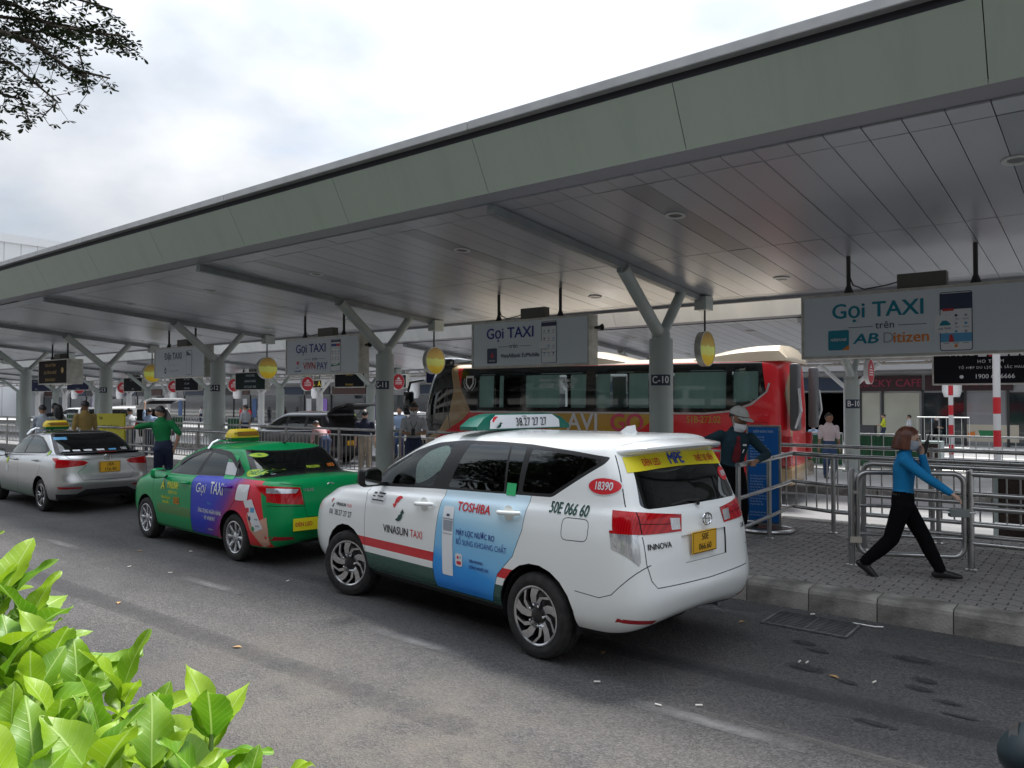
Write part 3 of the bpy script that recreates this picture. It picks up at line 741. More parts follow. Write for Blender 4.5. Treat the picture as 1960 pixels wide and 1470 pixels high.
class Shell:
    """half body surface: rows of plan outlines from the rear centre round the side to the front centre"""
    def __init__(s, rows, ncol=8, nrow=5):
        G = []
        for (xr, xf, w, zr, zs0, zs1, zf) in rows:
            pts = []
            L = xf-xr; sc = min(1., L/4.0)
            for a, y in zip(FR, FY): pts.append((xr+a*sc, y*w, 0))
            xa, xb = xr+.6*sc, xf-.95*sc
            for i in range(6): pts.append((xa+(xb-xa)*i/5, w*(.99, 1, 1, 1, .997, .985)[i], 0))
            for a, y in zip(BR, BY): pts.append((xf-a*sc, y*w, 0))
            out = []
            for i, (x, y, _) in enumerate(pts):
                if i <= 4: t = i/4; z = zr+(zs0-zr)*t*t*(3-2*t)
                elif i <= 10: z = zs0+(zs1-zs0)*(i-4)/6
                else: t = (i-10)/4; z = zs1+(zf-zs1)*t*t*(3-2*t)
                out.append((x, y, z))
            G.append(out)
        s.nc, s.nr = ncol, nrow; NC = (len(G[0])-1)*ncol+1
        dense = []
        for row in G: dense.append([pchip([p[k] for p in row], ncol) for k in range(3)])
        cols = []
        for i in range(NC): cols.append([pchip([dense[r][k][i] for r in range(len(rows))], nrow) for k in range(3)])
        NR = (len(rows)-1)*nrow+1
        s.bm = bm = bmesh.new()
        s.lp = bm.faces.layers.int.new('part'); s.lu = bm.faces.layers.float.new('u'); s.lv = bm.faces.layers.float.new('v')
        V = [[bm.verts.new((cols[i][0][j], max(0, cols[i][1][j]), cols[i][2][j])) for i in range(NC)] for j in range(NR)]
        for j in range(NR-1):
            for i in range(NC-1):
                q = [V[j][i], V[j][i+1], V[j+1][i+1], V[j+1][i]]
                f = bm.faces.new(q[::-1]); f[s.lu] = (i+.5)/ncol; f[s.lv] = (j+.5)/nrow
        bmesh.ops.remove_doubles(bm, verts=bm.verts[:], dist=1e-5)
        bm.normal_update()
        # make sure the side faces outwards
        t = max(bm.faces, key=lambda f: f.calc_center_median().y)
        if t.normal.y < 0: bmesh.ops.reverse_faces(bm, faces=bm.faces[:]); bm.normal_update()
        bm.verts.ensure_lookup_table(); bm.faces.ensure_lookup_table()
        # reference for normals: full body with mirrored half
        ref = bmesh.new(); tmp = bpy.data.meshes.new('t'); bm.to_mesh(tmp); ref.from_mesh(tmp)
        geo = bmesh.ops.duplicate(ref, geom=ref.verts[:]+ref.edges[:]+ref.faces[:])['geom']
        vs = [g for g in geo if isinstance(g, bmesh.types.BMVert)]
        for v in vs: v.co.y = -v.co.y
        bmesh.ops.reverse_faces(ref, faces=[g for g in geo if isinstance(g, bmesh.types.BMFace)])
        bmesh.ops.remove_doubles(ref, verts=ref.verts[:], dist=1e-4)
        bmesh.ops.triangulate(ref, faces=ref.faces[:]); ref.normal_update(); ref.verts.ensure_lookup_table(); ref.faces.ensure_lookup_table()
        s.ref = ref; s.bvh = BVHTree.FromBMesh(ref); s.names = ['body']; bpy.data.meshes.remove(tmp)
    def normal(s, co):
        p, n, i, d = s.bvh.find_nearest(co)
        f = s.ref.faces[i]; a, b_, c = [v.co for v in f.verts]
        v0, v1, v2 = b_-a, c-a, p-a
        d00, d01, d11, d20, d21 = v0.dot(v0), v0.dot(v1), v1.dot(v1), v2.dot(v0), v2.dot(v1)
        den = d00*d11-d01*d01
        if abs(den) < 1e-14: return n
        y = (d11*d20-d01*d21)/den; z = (d00*d21-d01*d20)/den
        r = f.verts[0].normal*(1-y-z)+f.verts[1].normal*y+f.verts[2].normal*z
        return r.normalized() if r.length > 1e-6 else n
    def pid(s, name):
        if name not in s.names: s.names.append(name)
        return s.names.index(name)
    def cut(s, poly, axes='xz', filt=None, closed=True):
        A, B = 'xyz'.index(axes[0]), 'xyz'.index(axes[1]); bm = s.bm
        xs = [p[0] for p in poly]; ys = [p[1] for p in poly]
        bx0, bx1, by0, by1 = min(xs)-.03, max(xs)+.03, min(ys)-.03, max(ys)+.03
        def box(f):
            a = [v.co[A] for v in f.verts]; b_ = [v.co[B] for v in f.verts]; return min(a), max(a), min(b_), max(b_)
        cand = []
        for f in bm.faces:
            if filt and not filt(f): continue
            q = box(f)
            if q[1] > bx0 and q[0] < bx1 and q[3] > by0 and q[2] < by1: cand.append(f)
        n = len(poly)
        for i in range(n if closed else n-1):
            p, q = poly[i], poly[(i+1) % n]
            dx, dy = q[0]-p[0], q[1]-p[1]; Lg = math.hypot(dx, dy)
            if Lg < 1e-6: continue
            e = 1e-4
            lo = (min(p[0], q[0])-e, max(p[0], q[0])+e, min(p[1], q[1])-e, max(p[1], q[1])+e)
            hit = []
            for f in cand:
                if not f.is_valid: continue
                b4 = box(f)
                if b4[1] > lo[0] and b4[0] < lo[1] and b4[3] > lo[2] and b4[2] < lo[3]:
                    sg = [(v.co[A]-p[0])*dy-(v.co[B]-p[1])*dx for v in f.verts]
                    if min(sg) < -1e-7 and max(sg) > 1e-7: hit.append(f)
            if not hit: continue
            co = Vector((0, 0, 0)); no = Vector((0, 0, 0)); co[A], co[B] = p; no[A], no[B] = dy/Lg, -dx/Lg
            geo = set(hit)
            for f in hit: geo.update(f.edges); geo.update(f.verts)
            r = bmesh.ops.bisect_plane(bm, geom=list(geo), dist=1e-6, plane_co=co, plane_no=no)
            cand += [g for g in r['geom'] if isinstance(g, bmesh.types.BMFace)]
            cand = list({f for f in cand if f.is_valid})
        return [f for f in cand if f.is_valid]
    def region(s, poly, name, axes='xz', filt=None, over=None):
        fs = s.cut(poly, axes, filt); A, B = 'xyz'.index(axes[0]), 'xyz'.index(axes[1]); k = s.pid(name)
        for f in fs:
            c = f.calc_center_median()
            if inside((c[A], c[B]), poly) and (over is None or s.names[f[s.lp]] in over): f[s.lp] = k
    def seam(s, line, axes='xz', w=.006, filt=None, closed=False, name='panel_gap', over=None):
        P = [Vector(p) for p in line]; n = len(P); L1, L2 = [], []
        for i in range(n):
            a = P[i-1] if (i > 0 or closed) else P[i]; b_ = P[(i+1) % n] if (i < n-1 or closed) else P[i]
            t = (b_-a).normalized(); nn = Vector((-t.y, t.x))*w/2; L1.append(tuple(P[i]+nn)); L2.append(tuple(P[i]-nn))
        if closed:
            s.cut(L1, axes, filt); fs = s.cut(L2, axes, filt)
            A, B = 'xyz'.index(axes[0]), 'xyz'.index(axes[1]); k = s.pid(name)
            for f in fs:
                c = f.calc_center_median(); q = (c[A], c[B])
                if inside(q, L1) != inside(q, L2) and (over is None or s.names[f[s.lp]] in over): f[s.lp] = k
        else: s.region(L1+L2[::-1], name, axes, filt, over)
    def delete(s, poly, axes='xz', filt=None):
        fs = s.cut(poly, axes, filt); A, B = 'xyz'.index(axes[0]), 'xyz'.index(axes[1]); dead = []
        for f in fs:
            c = f.calc_center_median()
            if inside((c[A], c[B]), poly): dead.append(f)
        bmesh.ops.delete(s.bm, geom=dead, context='FACES')
    def where(s, fn, name, over=None):
        k = s.pid(name)
        for f in s.bm.faces:
            if (over is None or s.names[f[s.lp]] in over) and fn(f[s.lu], f[s.lv], f.calc_center_median()): f[s.lp] = k
    def build(s, root, spec, default=None):
        """spec: part -> (material, sided) ; sided parts give one object for each side"""
        bm = s.bm; groups = {}
        for f in bm.faces: groups.setdefault(s.names[f[s.lp]], []).append(f)
        made = {}
        for nm, fs in groups.items():
            m, sided = spec[nm][:2]; push = spec[nm][2] if len(spec[nm]) > 2 else 0.
            vs = {}; V = []; Nn = []; Fc = []
            for f in fs:
                idx = []
                for v in f.verts:
                    if v not in vs:
                        vs[v] = len(V); nn = s.normal(v.co); V.append(v.co+nn*push); Nn.append(nn)
                    idx.append(vs[v])
                Fc.append(idx)
            sides = [(1,), (-1,)] if sided else [(1, -1)]
            oname = spec[nm][3] if len(spec[nm]) > 3 else nm
            for sd in sides:
                VV, FF, NN = [], [], []
                for sg in sd:
                    o = len(VV)
                    VV += [(v.x, v.y*sg, v.z) for v in V]; NN += [(n.x, n.y*sg, n.z) for n in Nn]
                    FF += [[o+i for i in (f if sg > 0 else f[::-1])] for f in Fc]
                me = bpy.data.meshes.new(oname); me.from_pydata(VV, [], FF); me.materials.append(m)
                me.polygons.foreach_set('use_smooth', [True]*len(me.polygons)); me.update()
                me.normals_split_custom_set_from_vertices(NN)
                made[(nm, sd[0])] = link(oname, me, root)
        return made
    def trim(s, root, m, skip, d=-.018):
        """dark inner lining so that the cabin is not seen through painted metal"""
        q = MB(); vs = {}
        for f in s.bm.faces:
            if s.names[f[s.lp]] in skip: continue
            for sg in (1, -1):
                idx = []
                for v in f.verts:
                    if (v, sg) not in vs:
                        n = s.normal(v.co); p = v.co+n*d; vs[(v, sg)] = len(q.v); q.v.append((p.x, p.y*sg, p.z))
                    idx.append(vs[(v, sg)])
                q.face(idx if sg < 0 else idx[::-1])
        return ob('inner_lining', q, m, root)
    def drape(s, mb, root, name, view='left', off=.004, mats=None):
        """project flat artwork (x,z for the side, y,z for the rear) on the surface"""
        if len(mb.v) < 2500: mb = subdiv_poly(mb, .035)
        d = {'left': Vector((0, -1, 0)), 'rear': Vector((1, 0, 0)), 'right': Vector((0, 1, 0))}[view]; V = []
        for p in mb.v:
            o = Vector((p[0], 3, p[1])) if view == 'left' else (Vector((p[0], -3, p[1])) if view == 'right' else Vector((-3, p[0], p[1])))
            h = s.bvh.ray_cast(o, d)
            if h[0] is None:
                q = s.bvh.find_nearest(o+d*2.2); V.append(tuple(q[0])); continue
            V.append(tuple(h[0]-d*(off+p[2])))
        mb.v = V
        return ob(name, mb, None, root)

# shared vehicle materials
def glass_mat(name, col, tr):
    """tinted glass: reflects at grazing angles, lets part of the light through"""
    m = bpy.data.materials.new(name); m.use_nodes = True; N, L = m.node_tree.nodes, m.node_tree.links
    for n in list(N): N.remove(n)
    out = N.new('ShaderNodeOutputMaterial'); t = N.new('ShaderNodeBsdfTransparent'); t.inputs[0].default_value = (*col, 1)
    g = N.new('ShaderNodeBsdfGlossy'); g.inputs['Roughness'].default_value = .01; g.inputs[0].default_value = (.9, .95, .95, 1)
    fr = N.new('ShaderNodeFresnel'); fr.inputs[0].default_value = 1.5
    ma = N.new('ShaderNodeMath'); ma.operation = 'MULTIPLY_ADD'; ma.inputs[1].default_value = 1.0; ma.inputs[2].default_value = tr; ma.use_clamp = True
    mx = N.new('ShaderNodeMixShader'); L.new(fr.outputs[0], ma.inputs[0]); L.new(ma.outputs[0], mx.inputs[0]); L.new(t.outputs[0], mx.inputs[1]); L.new(g.outputs[0], mx.inputs[2]); L.new(mx.outputs[0], out.inputs[0])
    return m
GLASS = glass_mat('tinted_glass', (.16, .19, .18), .05)
GLASS_C = glass_mat('clear_glass', (.86, .90, .88), .0)
GLASS_D = glass_mat('dark_tinted_glass', (.035, .04, .042), .04)
TYRE = noise_mat('tyre_rubber', (.012, .012, .012), (.03, .029, .028), 14, .8, .3, 90)
PLAST = mat('black_plastic', (.012, .012, .013), .4)
PLAST_M = mat('matt_black_trim', (.02, .02, .021), .65)
LINING = mat('cabin_lining', (.03, .03, .032), .85)
SEATF = noise_mat('seat_fabric', (.09, .085, .08), (.14, .13, .12), 12, .9)
SEAT_L = noise_mat('seat_cover_beige', (.30, .28, .24), (.38, .35, .30), 12, .9)
CHROME = mat('chrome', (.75, .76, .77), .08, 1.)
SILV = mat('alloy_silver', (.62, .63, .65), .25, .9)
SILV2 = mat('alloy_machined', (.55, .55, .56), .22, .95)
RIMB = mat('alloy_black', (.015, .015, .016), .3)
def lamp_red():
    m = mat('tail_lamp_red', (.42, .008, .012), .15, coat=.3, spec=.3); N, L, b = nodes(m)
    tc = N.new('ShaderNodeTexCoord'); mp = N.new('ShaderNodeMapping'); mp.inputs['Scale'].default_value = (60, 60, 60); L.new(tc.outputs['Object'], mp.inputs[0])
    w = N.new('ShaderNodeTexWave'); w.inputs['Scale'].default_value = .35; L.new(mp.outputs[0], w.inputs[0])
    r = N.new('ShaderNodeValToRGB'); r.color_ramp.elements[0].color = (.34, .0, .004, 1); r.color_ramp.elements[1].color = (.50, .006, .010, 1); L.new(w.outputs[0], r.inputs[0]); L.new(r.outputs[0], b.inputs['Base Color'])
    return m
LAMP_R = lamp_red()
LAMP_R2 = mat('reflector_red', (.35, .01, .015), .25, coat=.6)
LAMP_C = noise_mat('lamp_clear', (.48, .49, .51), (.66, .67, .69), 120, .15, metal=.6, coat=1., vec=(1, 1, .1), detail=1)
PLATE_Y = mat('plate_yellow', (.72, .40, .02), .45)
PINK = mat('plate_ink', (.01, .01, .01), .5)
def paint(name, col, metal=0., flake=None):
    return noise_mat(name, col, tuple(min(1, c*1.06) for c in col), 3, .28, metal=metal, coat=1.)

def make_wheel(root, x, y, r, w, rim_r, style, steer=0., side=1, wname='wheel'):
    """side=+1 left wheel: outside faces +y"""
    o = len(root.children)
    t = MB(); hw = w/2
    prof = [(rim_r, -hw*.85), (rim_r+.02, -hw), (r-.05, -hw*1.02), (r-.018, -hw*.92), (r, -hw*.62), (r, -hw*.3), (r-.006, -hw*.28), (r-.006, -hw*.22), (r, -hw*.2), (r, hw*.2), (r-.006, hw*.22), (r-.006, hw*.28), (r, hw*.3), (r, hw*.62), (r-.018, hw*.92), (r-.05, hw*1.02), (rim_r+.02, hw), (rim_r, hw*.85)]
    t.lathe(prof, 56, 'y', close=True)
    wh = ob(wname, t, TYRE, root, (x, y, r-.004), (0, 0, steer), smooth=True)
    ry = side*hw
    b = MB(); b.lathe([(rim_r+.004, ry*.9), (rim_r-.012, ry*.92), (rim_r-.02, ry*.5), (rim_r-.03, -ry*.6), (.05, -ry*.6)], 40, 'y', cap=False)
    ob('rim_barrel', b, RIMB if style != 'bright' else SILV, wh, smooth=True)
    b = MB(); b.lathe([(rim_r+.006, ry*.84), (rim_r+.008, ry*.98), (rim_r-.004, ry*1.0), (rim_r-.014, ry*.93)], 48, 'y', cap=False); ob('rim_edge', b, SILV2, wh, smooth=True)
    ob('brake_disc', MB().lathe([(.02, ry*.05), (rim_r*.72, ry*.05), (rim_r*.72, -ry*.1)], 32, 'y'), mat('brake_steel', (.2, .2, .2), .4, .8), wh, smooth=True)
    sp = MB()
    if style == 'twist': N_, hwid, twist = 5, (.030, .016), .42
    elif style == 'bright': N_, hwid, twist = 8, (.017, .026), .0
    else: N_, hwid, twist = 5, (.018, .014), .12
    if style == 'twist':
        for k in range(N_):
            for s2, wd, tw in ((0., (.020, .040), .30), (.40, (.018, .014), .62)):
                a0 = 2*math.pi*k/N_+s2
                rings = []
                for t_, dep in ((.045, .55), (.10, .80), (.155, .88), (rim_r-.012, .93)):
                    f = (t_-.045)/(rim_r-.06); a = a0+tw*f*f*side; hwd = wd[0]+(wd[1]-wd[0])*f
                    ca, sa = math.cos(a), math.sin(a)
                    rings.append([((t_*ca-e*hwd*sa), ry*(dep-dp), (t_*sa+e*hwd*ca)) for e, dp in ((-1, .0), (1, .0), (1, .25), (-1, .25))])
                sp.loft(rings)
    else:
        for k in range(N_):
            for off in ((-.11, .11) if style == 'double' else (0,)):
                a0 = 2*math.pi*k/N_+off*.9; rings = []
                for t_, dep in ((.035, .62), (.10, .80), (rim_r-.012, .90)):
                    f = (t_-.035)/(rim_r-.047); a = a0+twist*f+(off*.8*f if style == 'double' else 0); hwd = hwid[0]+(hwid[1]-hwid[0])*f
                    ca, sa = math.cos(a), math.sin(a)
                    rings.append([((t_*ca-e*hwd*sa), ry*(dep-dp), (t_*sa+e*hwd*ca)) for e, dp in ((-1, .06), (0, 0), (1, .06), (1, .28), (-1, .28))])
                sp.loft(rings)
    ob('spokes', sp, SILV2 if style != 'bright' else SILV, wh)
    ob('hub_cap', MB().lathe([(.062, ry*.55), (.058, ry*.78), (.035, ry*.86), (.001, ry*.88)], 24, 'y'), RIMB if style != 'bright' else SILV, wh, smooth=True)
    nut = MB()
    for k in range(5):
        a = 2*math.pi*(k+.5)/5; nut.lathe([(.011, ry*.6), (.011, ry*.9), (.006, ry*.93)], 8, 'y', (.078*math.cos(a), 0, .078*math.sin(a)))
    ob('wheel_nuts', nut, CHROME, wh)
    return wh
def plate(root, lines, x, y, z, w, h, tilt=0.):
    """vehicle registration plate facing the rear"""
    p = ob('number_plate', MB().box(-.006, .006, -w/2, w/2, -h/2, h/2, .003), PLATE_Y, root, (x, y, z), (0, tilt, 0))
    q = MB(); Mx = Matrix(((0, 0, -1, 0), (-1, 0, 0, 0), (0, 1, 0, 0), (0, 0, 0, 1)))
    n = len(lines)
    for i, s_ in enumerate(lines): q.add(text_mb(s_, h*.30 if n > 1 else h*.55, bold=.012, m=PINK, sx=.95), Matrix.Translation((-.0085, 0, (h*.22-h*.44*i) if n > 1 else 0)) @ Mx)
    f = h*.03
    for (a, b_, c_, d_) in ((-w/2+.004, w/2-.004, -h/2+.004, -h/2+.004+f), (-w/2+.004, w/2-.004, h/2-.004-f, h/2-.004), (-w/2+.004, -w/2+.004+f, -h/2+.004, h/2-.004), (w/2-.004-f, w/2-.004, -h/2+.004, h/2-.004)):
        q.use(PINK); q.poly([(-.0075, b_, c_), (-.0075, a, c_), (-.0075, a, d_), (-.0075, b_, d_)])
    ob('lettering', q, None, p); return p
def seat(root, x, y, z, m, w=.5, hb=.62):
    s_ = MB(); s_.cbox(x-.25, x+.25, y-w/2, y+w/2, z, z+.16, .05)
    M1 = Matrix.Translation((x-.22, y, z+.12)) @ Matrix.Rotation(R(-14), 4, 'Y')
    b = MB(); b.cbox(-.06, .07, -w/2, w/2, 0, hb, .05); s_.add(b, M1)
    b = MB(); b.cbox(-.045, .05, -.13, .13, hb+.03, hb+.2, .04); s_.add(b, M1)
    return ob('seat', s_, m, root, smooth=True)
def lathe_badge(root, x, y, z, r, m=CHROME, kind='oval'):
    q = MB(); n = 28
    def ring(a, b_, cy, cz, t):
        q.tube([(0, cy+a*math.cos(2*math.pi*i/n), cz+b_*math.sin(2*math.pi*i/n)) for i in range(n)], t, 6, closed=True)
    ring(r, r*.72, 0, 0, r*.09)
    if kind == 'oval': ring(r*.42, r*.70, 0, 0, r*.08); ring(r*.72, r*.30, 0, r*.32, r*.08)
    else:
        q.tube([(0, r*.45, -r*.45), (0, r*.3, r*.4)], r*.1, 6); q.tube([(0, -r*.3, -r*.45), (0, -r*.45, r*.4)], r*.1, 6); q.tube([(0, r*.36, -.02*r), (0, -r*.36, .02*r)], r*.08, 6)
    return ob('emblem', q, m, root, (x, y, z), smooth=True)
def wheel_well(root, x, r, y0=.5, y1=.86):
    q = MB(); n = 20
    for i in range(n+1):
        a = math.pi*1.1*i/n-.05*math.pi; q.v += [(x+r*math.cos(a), y0, .32+r*math.sin(a)), (x+r*math.cos(a), y1, .32+r*math.sin(a))]
    for i in range(n): q.face((2*i, 2*i+2, 2*i+3, 2*i+1))
    q.face([2*i for i in range(n+1)])
    p = MB(); p.v = [(v[0], -v[1], v[2]) for v in q.v]; p.f = [f[::-1] for f in q.f]; p.m = q.m[:]
    ob('wheel_liner', p, PLAST_M, root)
    return ob('wheel_liner', q, PLAST_M, root)
def side_flip(mb_, x0, z0, sx=1):   # artwork read from the left side: text runs towards the rear
    mb_.v = [(x0-p[0], z0+p[1], p[2]) for p in mb_.v]; mb_.f = [f[::-1] for f in mb_.f]; return mb_
def rear_flip(mb_, y0, z0, rot=0):
    c, s_ = math.cos(rot), math.sin(rot)
    mb_.v = [(y0-(p[0]*c-p[1]*s_), z0+p[0]*s_+p[1]*c, p[2]) for p in mb_.v]; mb_.f = [f[::-1] for f in mb_.f]; return mb_
def polyart(polys):
    q = MB()
    for pts, m in polys: q.use(m); q.poly([(a, b_, 0) for a, b_ in pts])
    return q
def subdiv_poly(mbx, cutsize=.06):
    """break long flat faces so that they follow the curved surface"""
    bm = bmesh.new(); vs = [bm.verts.new(p) for p in mbx.v]
    for f, k in zip(mbx.f, mbx.m):
        try: ff = bm.faces.new([vs[i] for i in f]); ff.material_index = k
        except ValueError: pass
    bmesh.ops.triangulate(bm, faces=bm.faces[:])
    for _ in range(4):
        es = [e for e in bm.edges if e.calc_length() > cutsize]
        if not es: break
        bmesh.ops.subdivide_edges(bm, edges=es, cuts=1)
    bmesh.ops.triangulate(bm, faces=bm.faces[:])
    out = MB(); out.mats = mbx.mats; bm.verts.index_update(); out.v = [tuple(v.co) for v in bm.verts]
    for f in bm.faces: out.f.append(tuple(v.index for v in f.verts)); out.m.append(f.material_index)
    bm.free(); return out
def arch(x, z, r, n=22):
    return [(x+r*math.cos(2*math.pi*i/n), z+r*math.sin(2*math.pi*i/n)) for i in range(n)]
SIDE = lambda f: f.normal.y > .35
REAR = lambda f: f.normal.x < -.30 and f.calc_center_median().x < 1.2


# ---------------------------------------------------------------- white people-carrier taxi
def in_range(N, L, src, lo, hi):
    a = N.new('ShaderNodeMath'); a.operation = 'GREATER_THAN'; a.inputs[1].default_value = lo; L.new(src, a.inputs[0])
    b_ = N.new('ShaderNodeMath'); b_.operation = 'LESS_THAN'; b_.inputs[1].default_value = hi; L.new(src, b_.inputs[0])
    c_ = N.new('ShaderNodeMath'); c_.operation = 'MULTIPLY'; L.new(a.outputs[0], c_.inputs[0]); L.new(b_.outputs[0], c_.inputs[1]); return c_.outputs[0]
def mul(N, L, a, b_):
    c_ = N.new('ShaderNodeMath'); c_.operation = 'MULTIPLY'; L.new(a, c_.inputs[0]); L.new(b_, c_.inputs[1]); return c_.outputs[0]
def over(N, L, f, a, col):
    x = N.new('ShaderNodeMixRGB'); L.new(f, x.inputs[0]); L.new(a, x.inputs[1])
    if isinstance(col, tuple): x.inputs[2].default_value = (*col, 1)
    else: L.new(col, x.inputs[2])
    return x.outputs[0]
def coords(m):
    N, L, b = nodes(m); tc = N.new('ShaderNodeTexCoord'); sp = N.new('ShaderNodeSeparateXYZ'); L.new(tc.outputs['Object'], sp.inputs[0]); return N, L, b, sp.outputs, tc
def grime(N, L, b, sp, tc, src, amt=.35, top=.55, col=(.16, .15, .13)):
    """road dirt film low on the body"""
    n = N.new('ShaderNodeTexNoise'); n.inputs['Scale'].default_value = 9; n.inputs['Detail'].default_value = 6; L.new(tc.outputs['Object'], n.inputs['Vector'])
    mr = N.new('ShaderNodeMapRange'); mr.inputs[1].default_value = top; mr.inputs[2].default_value = .18; mr.inputs[3].default_value = 0; mr.inputs[4].default_value = amt; L.new(sp['Z'], mr.inputs[0])
    f = mul(N, L, mr.outputs[0], n.outputs[0]); return over(N, L, f, src, col)
def white_taxi_paint():
    m = mat('white_taxi_paint', (.84, .87, .86), .25, coat=.7, spec=.4); N, L, b, sp, tc = coords(m)
    base = N.new('ShaderNodeRGB'); base.outputs[0].default_value = (.84, .87, .86, 1)
    xr = in_range(N, L, sp['X'], 1.2, 3.58)
    c = over(N, L, mul(N, L, xr, in_range(N, L, sp['Z'], 0., .505)), base.outputs[0], (.005, .075, .055))
    c = over(N, L, mul(N, L, xr, in_range(N, L, sp['Z'], .567, .652)), c, (.60, .006, .016))
    c = grime(N, L, b, sp, tc, c, .3)
    L.new(c, b.inputs['Base Color']); return m
def blue_ad():
    m = mat('blue_door_advert', (.2, .5, .8), .3, coat=.2, spec=.3); N, L, b, sp, tc = coords(m)
    mr = N.new('ShaderNodeMapRange'); mr.inputs[1].default_value = .34; mr.inputs[2].default_value = 1.2; L.new(sp['Z'], mr.inputs[0])
    n = N.new('ShaderNodeTexNoise'); n.inputs['Scale'].default_value = 1.6; L.new(tc.outputs['Object'], n.inputs['Vector'])
    gx = N.new('ShaderNodeMath'); gx.operation = 'MULTIPLY_ADD'; gx.inputs[1].default_value = -.22; gx.inputs[2].default_value = .36; L.new(sp['X'], gx.inputs[0])
    ad = N.new('ShaderNodeMath'); ad.operation = 'ADD'; L.new(mr.outputs[0], ad.inputs[0]); L.new(gx.outputs[0], ad.inputs[1])
    a2 = N.new('ShaderNodeMath'); a2.operation = 'MULTIPLY_ADD'; a2.inputs[1].default_value = .3; L.new(n.outputs[0], a2.inputs[0]); L.new(ad.outputs[0], a2.inputs[2])
    r = N.new('ShaderNodeValToRGB'); e = r.color_ramp.elements; e[0].position = .1; e[0].color = (.015, .22, .72, 1); e[1].position = 1.0; e[1].color = (.62, .80, .90, 1)
    for p, c in ((.34, (.03, .32, .80)), (.48, (.20, .52, .86)), (.68, (.24, .56, .84)), (.86, (.42, .70, .88))): q = e.new(p); q.color = (*c, 1)
    L.new(a2.outputs[0], r.inputs[0]); L.new(r.outputs[0], b.inputs['Base Color']); return m
WT = white_taxi_paint(); BAD = blue_ad()
SHADE = noise_mat('sunshade_mesh', (.45, .62, .60), (.80, .88, .86), 90, .5)
def swirl(cx_, cy_, r, c1, c2):
    """two opposed curved arrows"""
    P = []
    for sgn, col in ((1, c1), (-1, c2)):
        out = []; inn = []
        for i in range(9):
            a = R(60+150*i/8); out.append((sgn*(math.cos(a)*r*.62+.0*r), sgn*(r*.42+math.sin(a)*r*.58)))
            w = .46*math.sin(math.pi*(i+.6)/9.2); inn.append((sgn*math.cos(a)*r*(.62-w), sgn*(r*.42+math.sin(a)*r*(.58-w))))
        pts = out+inn[::-1]; pts = [(cx_+p[0], cy_+p[1]) for p in pts]
        P.append((pts, col))
        tip = [(-r*.86, r*.34), (-r*.30, r*.30), (-r*.62, -r*.02)]; P.append(([(cx_+sgn*p[0], cy_+sgn*p[1]) for p in tip], col))
    return P
se = lambda v: math.copysign(abs(v)**.6, v)
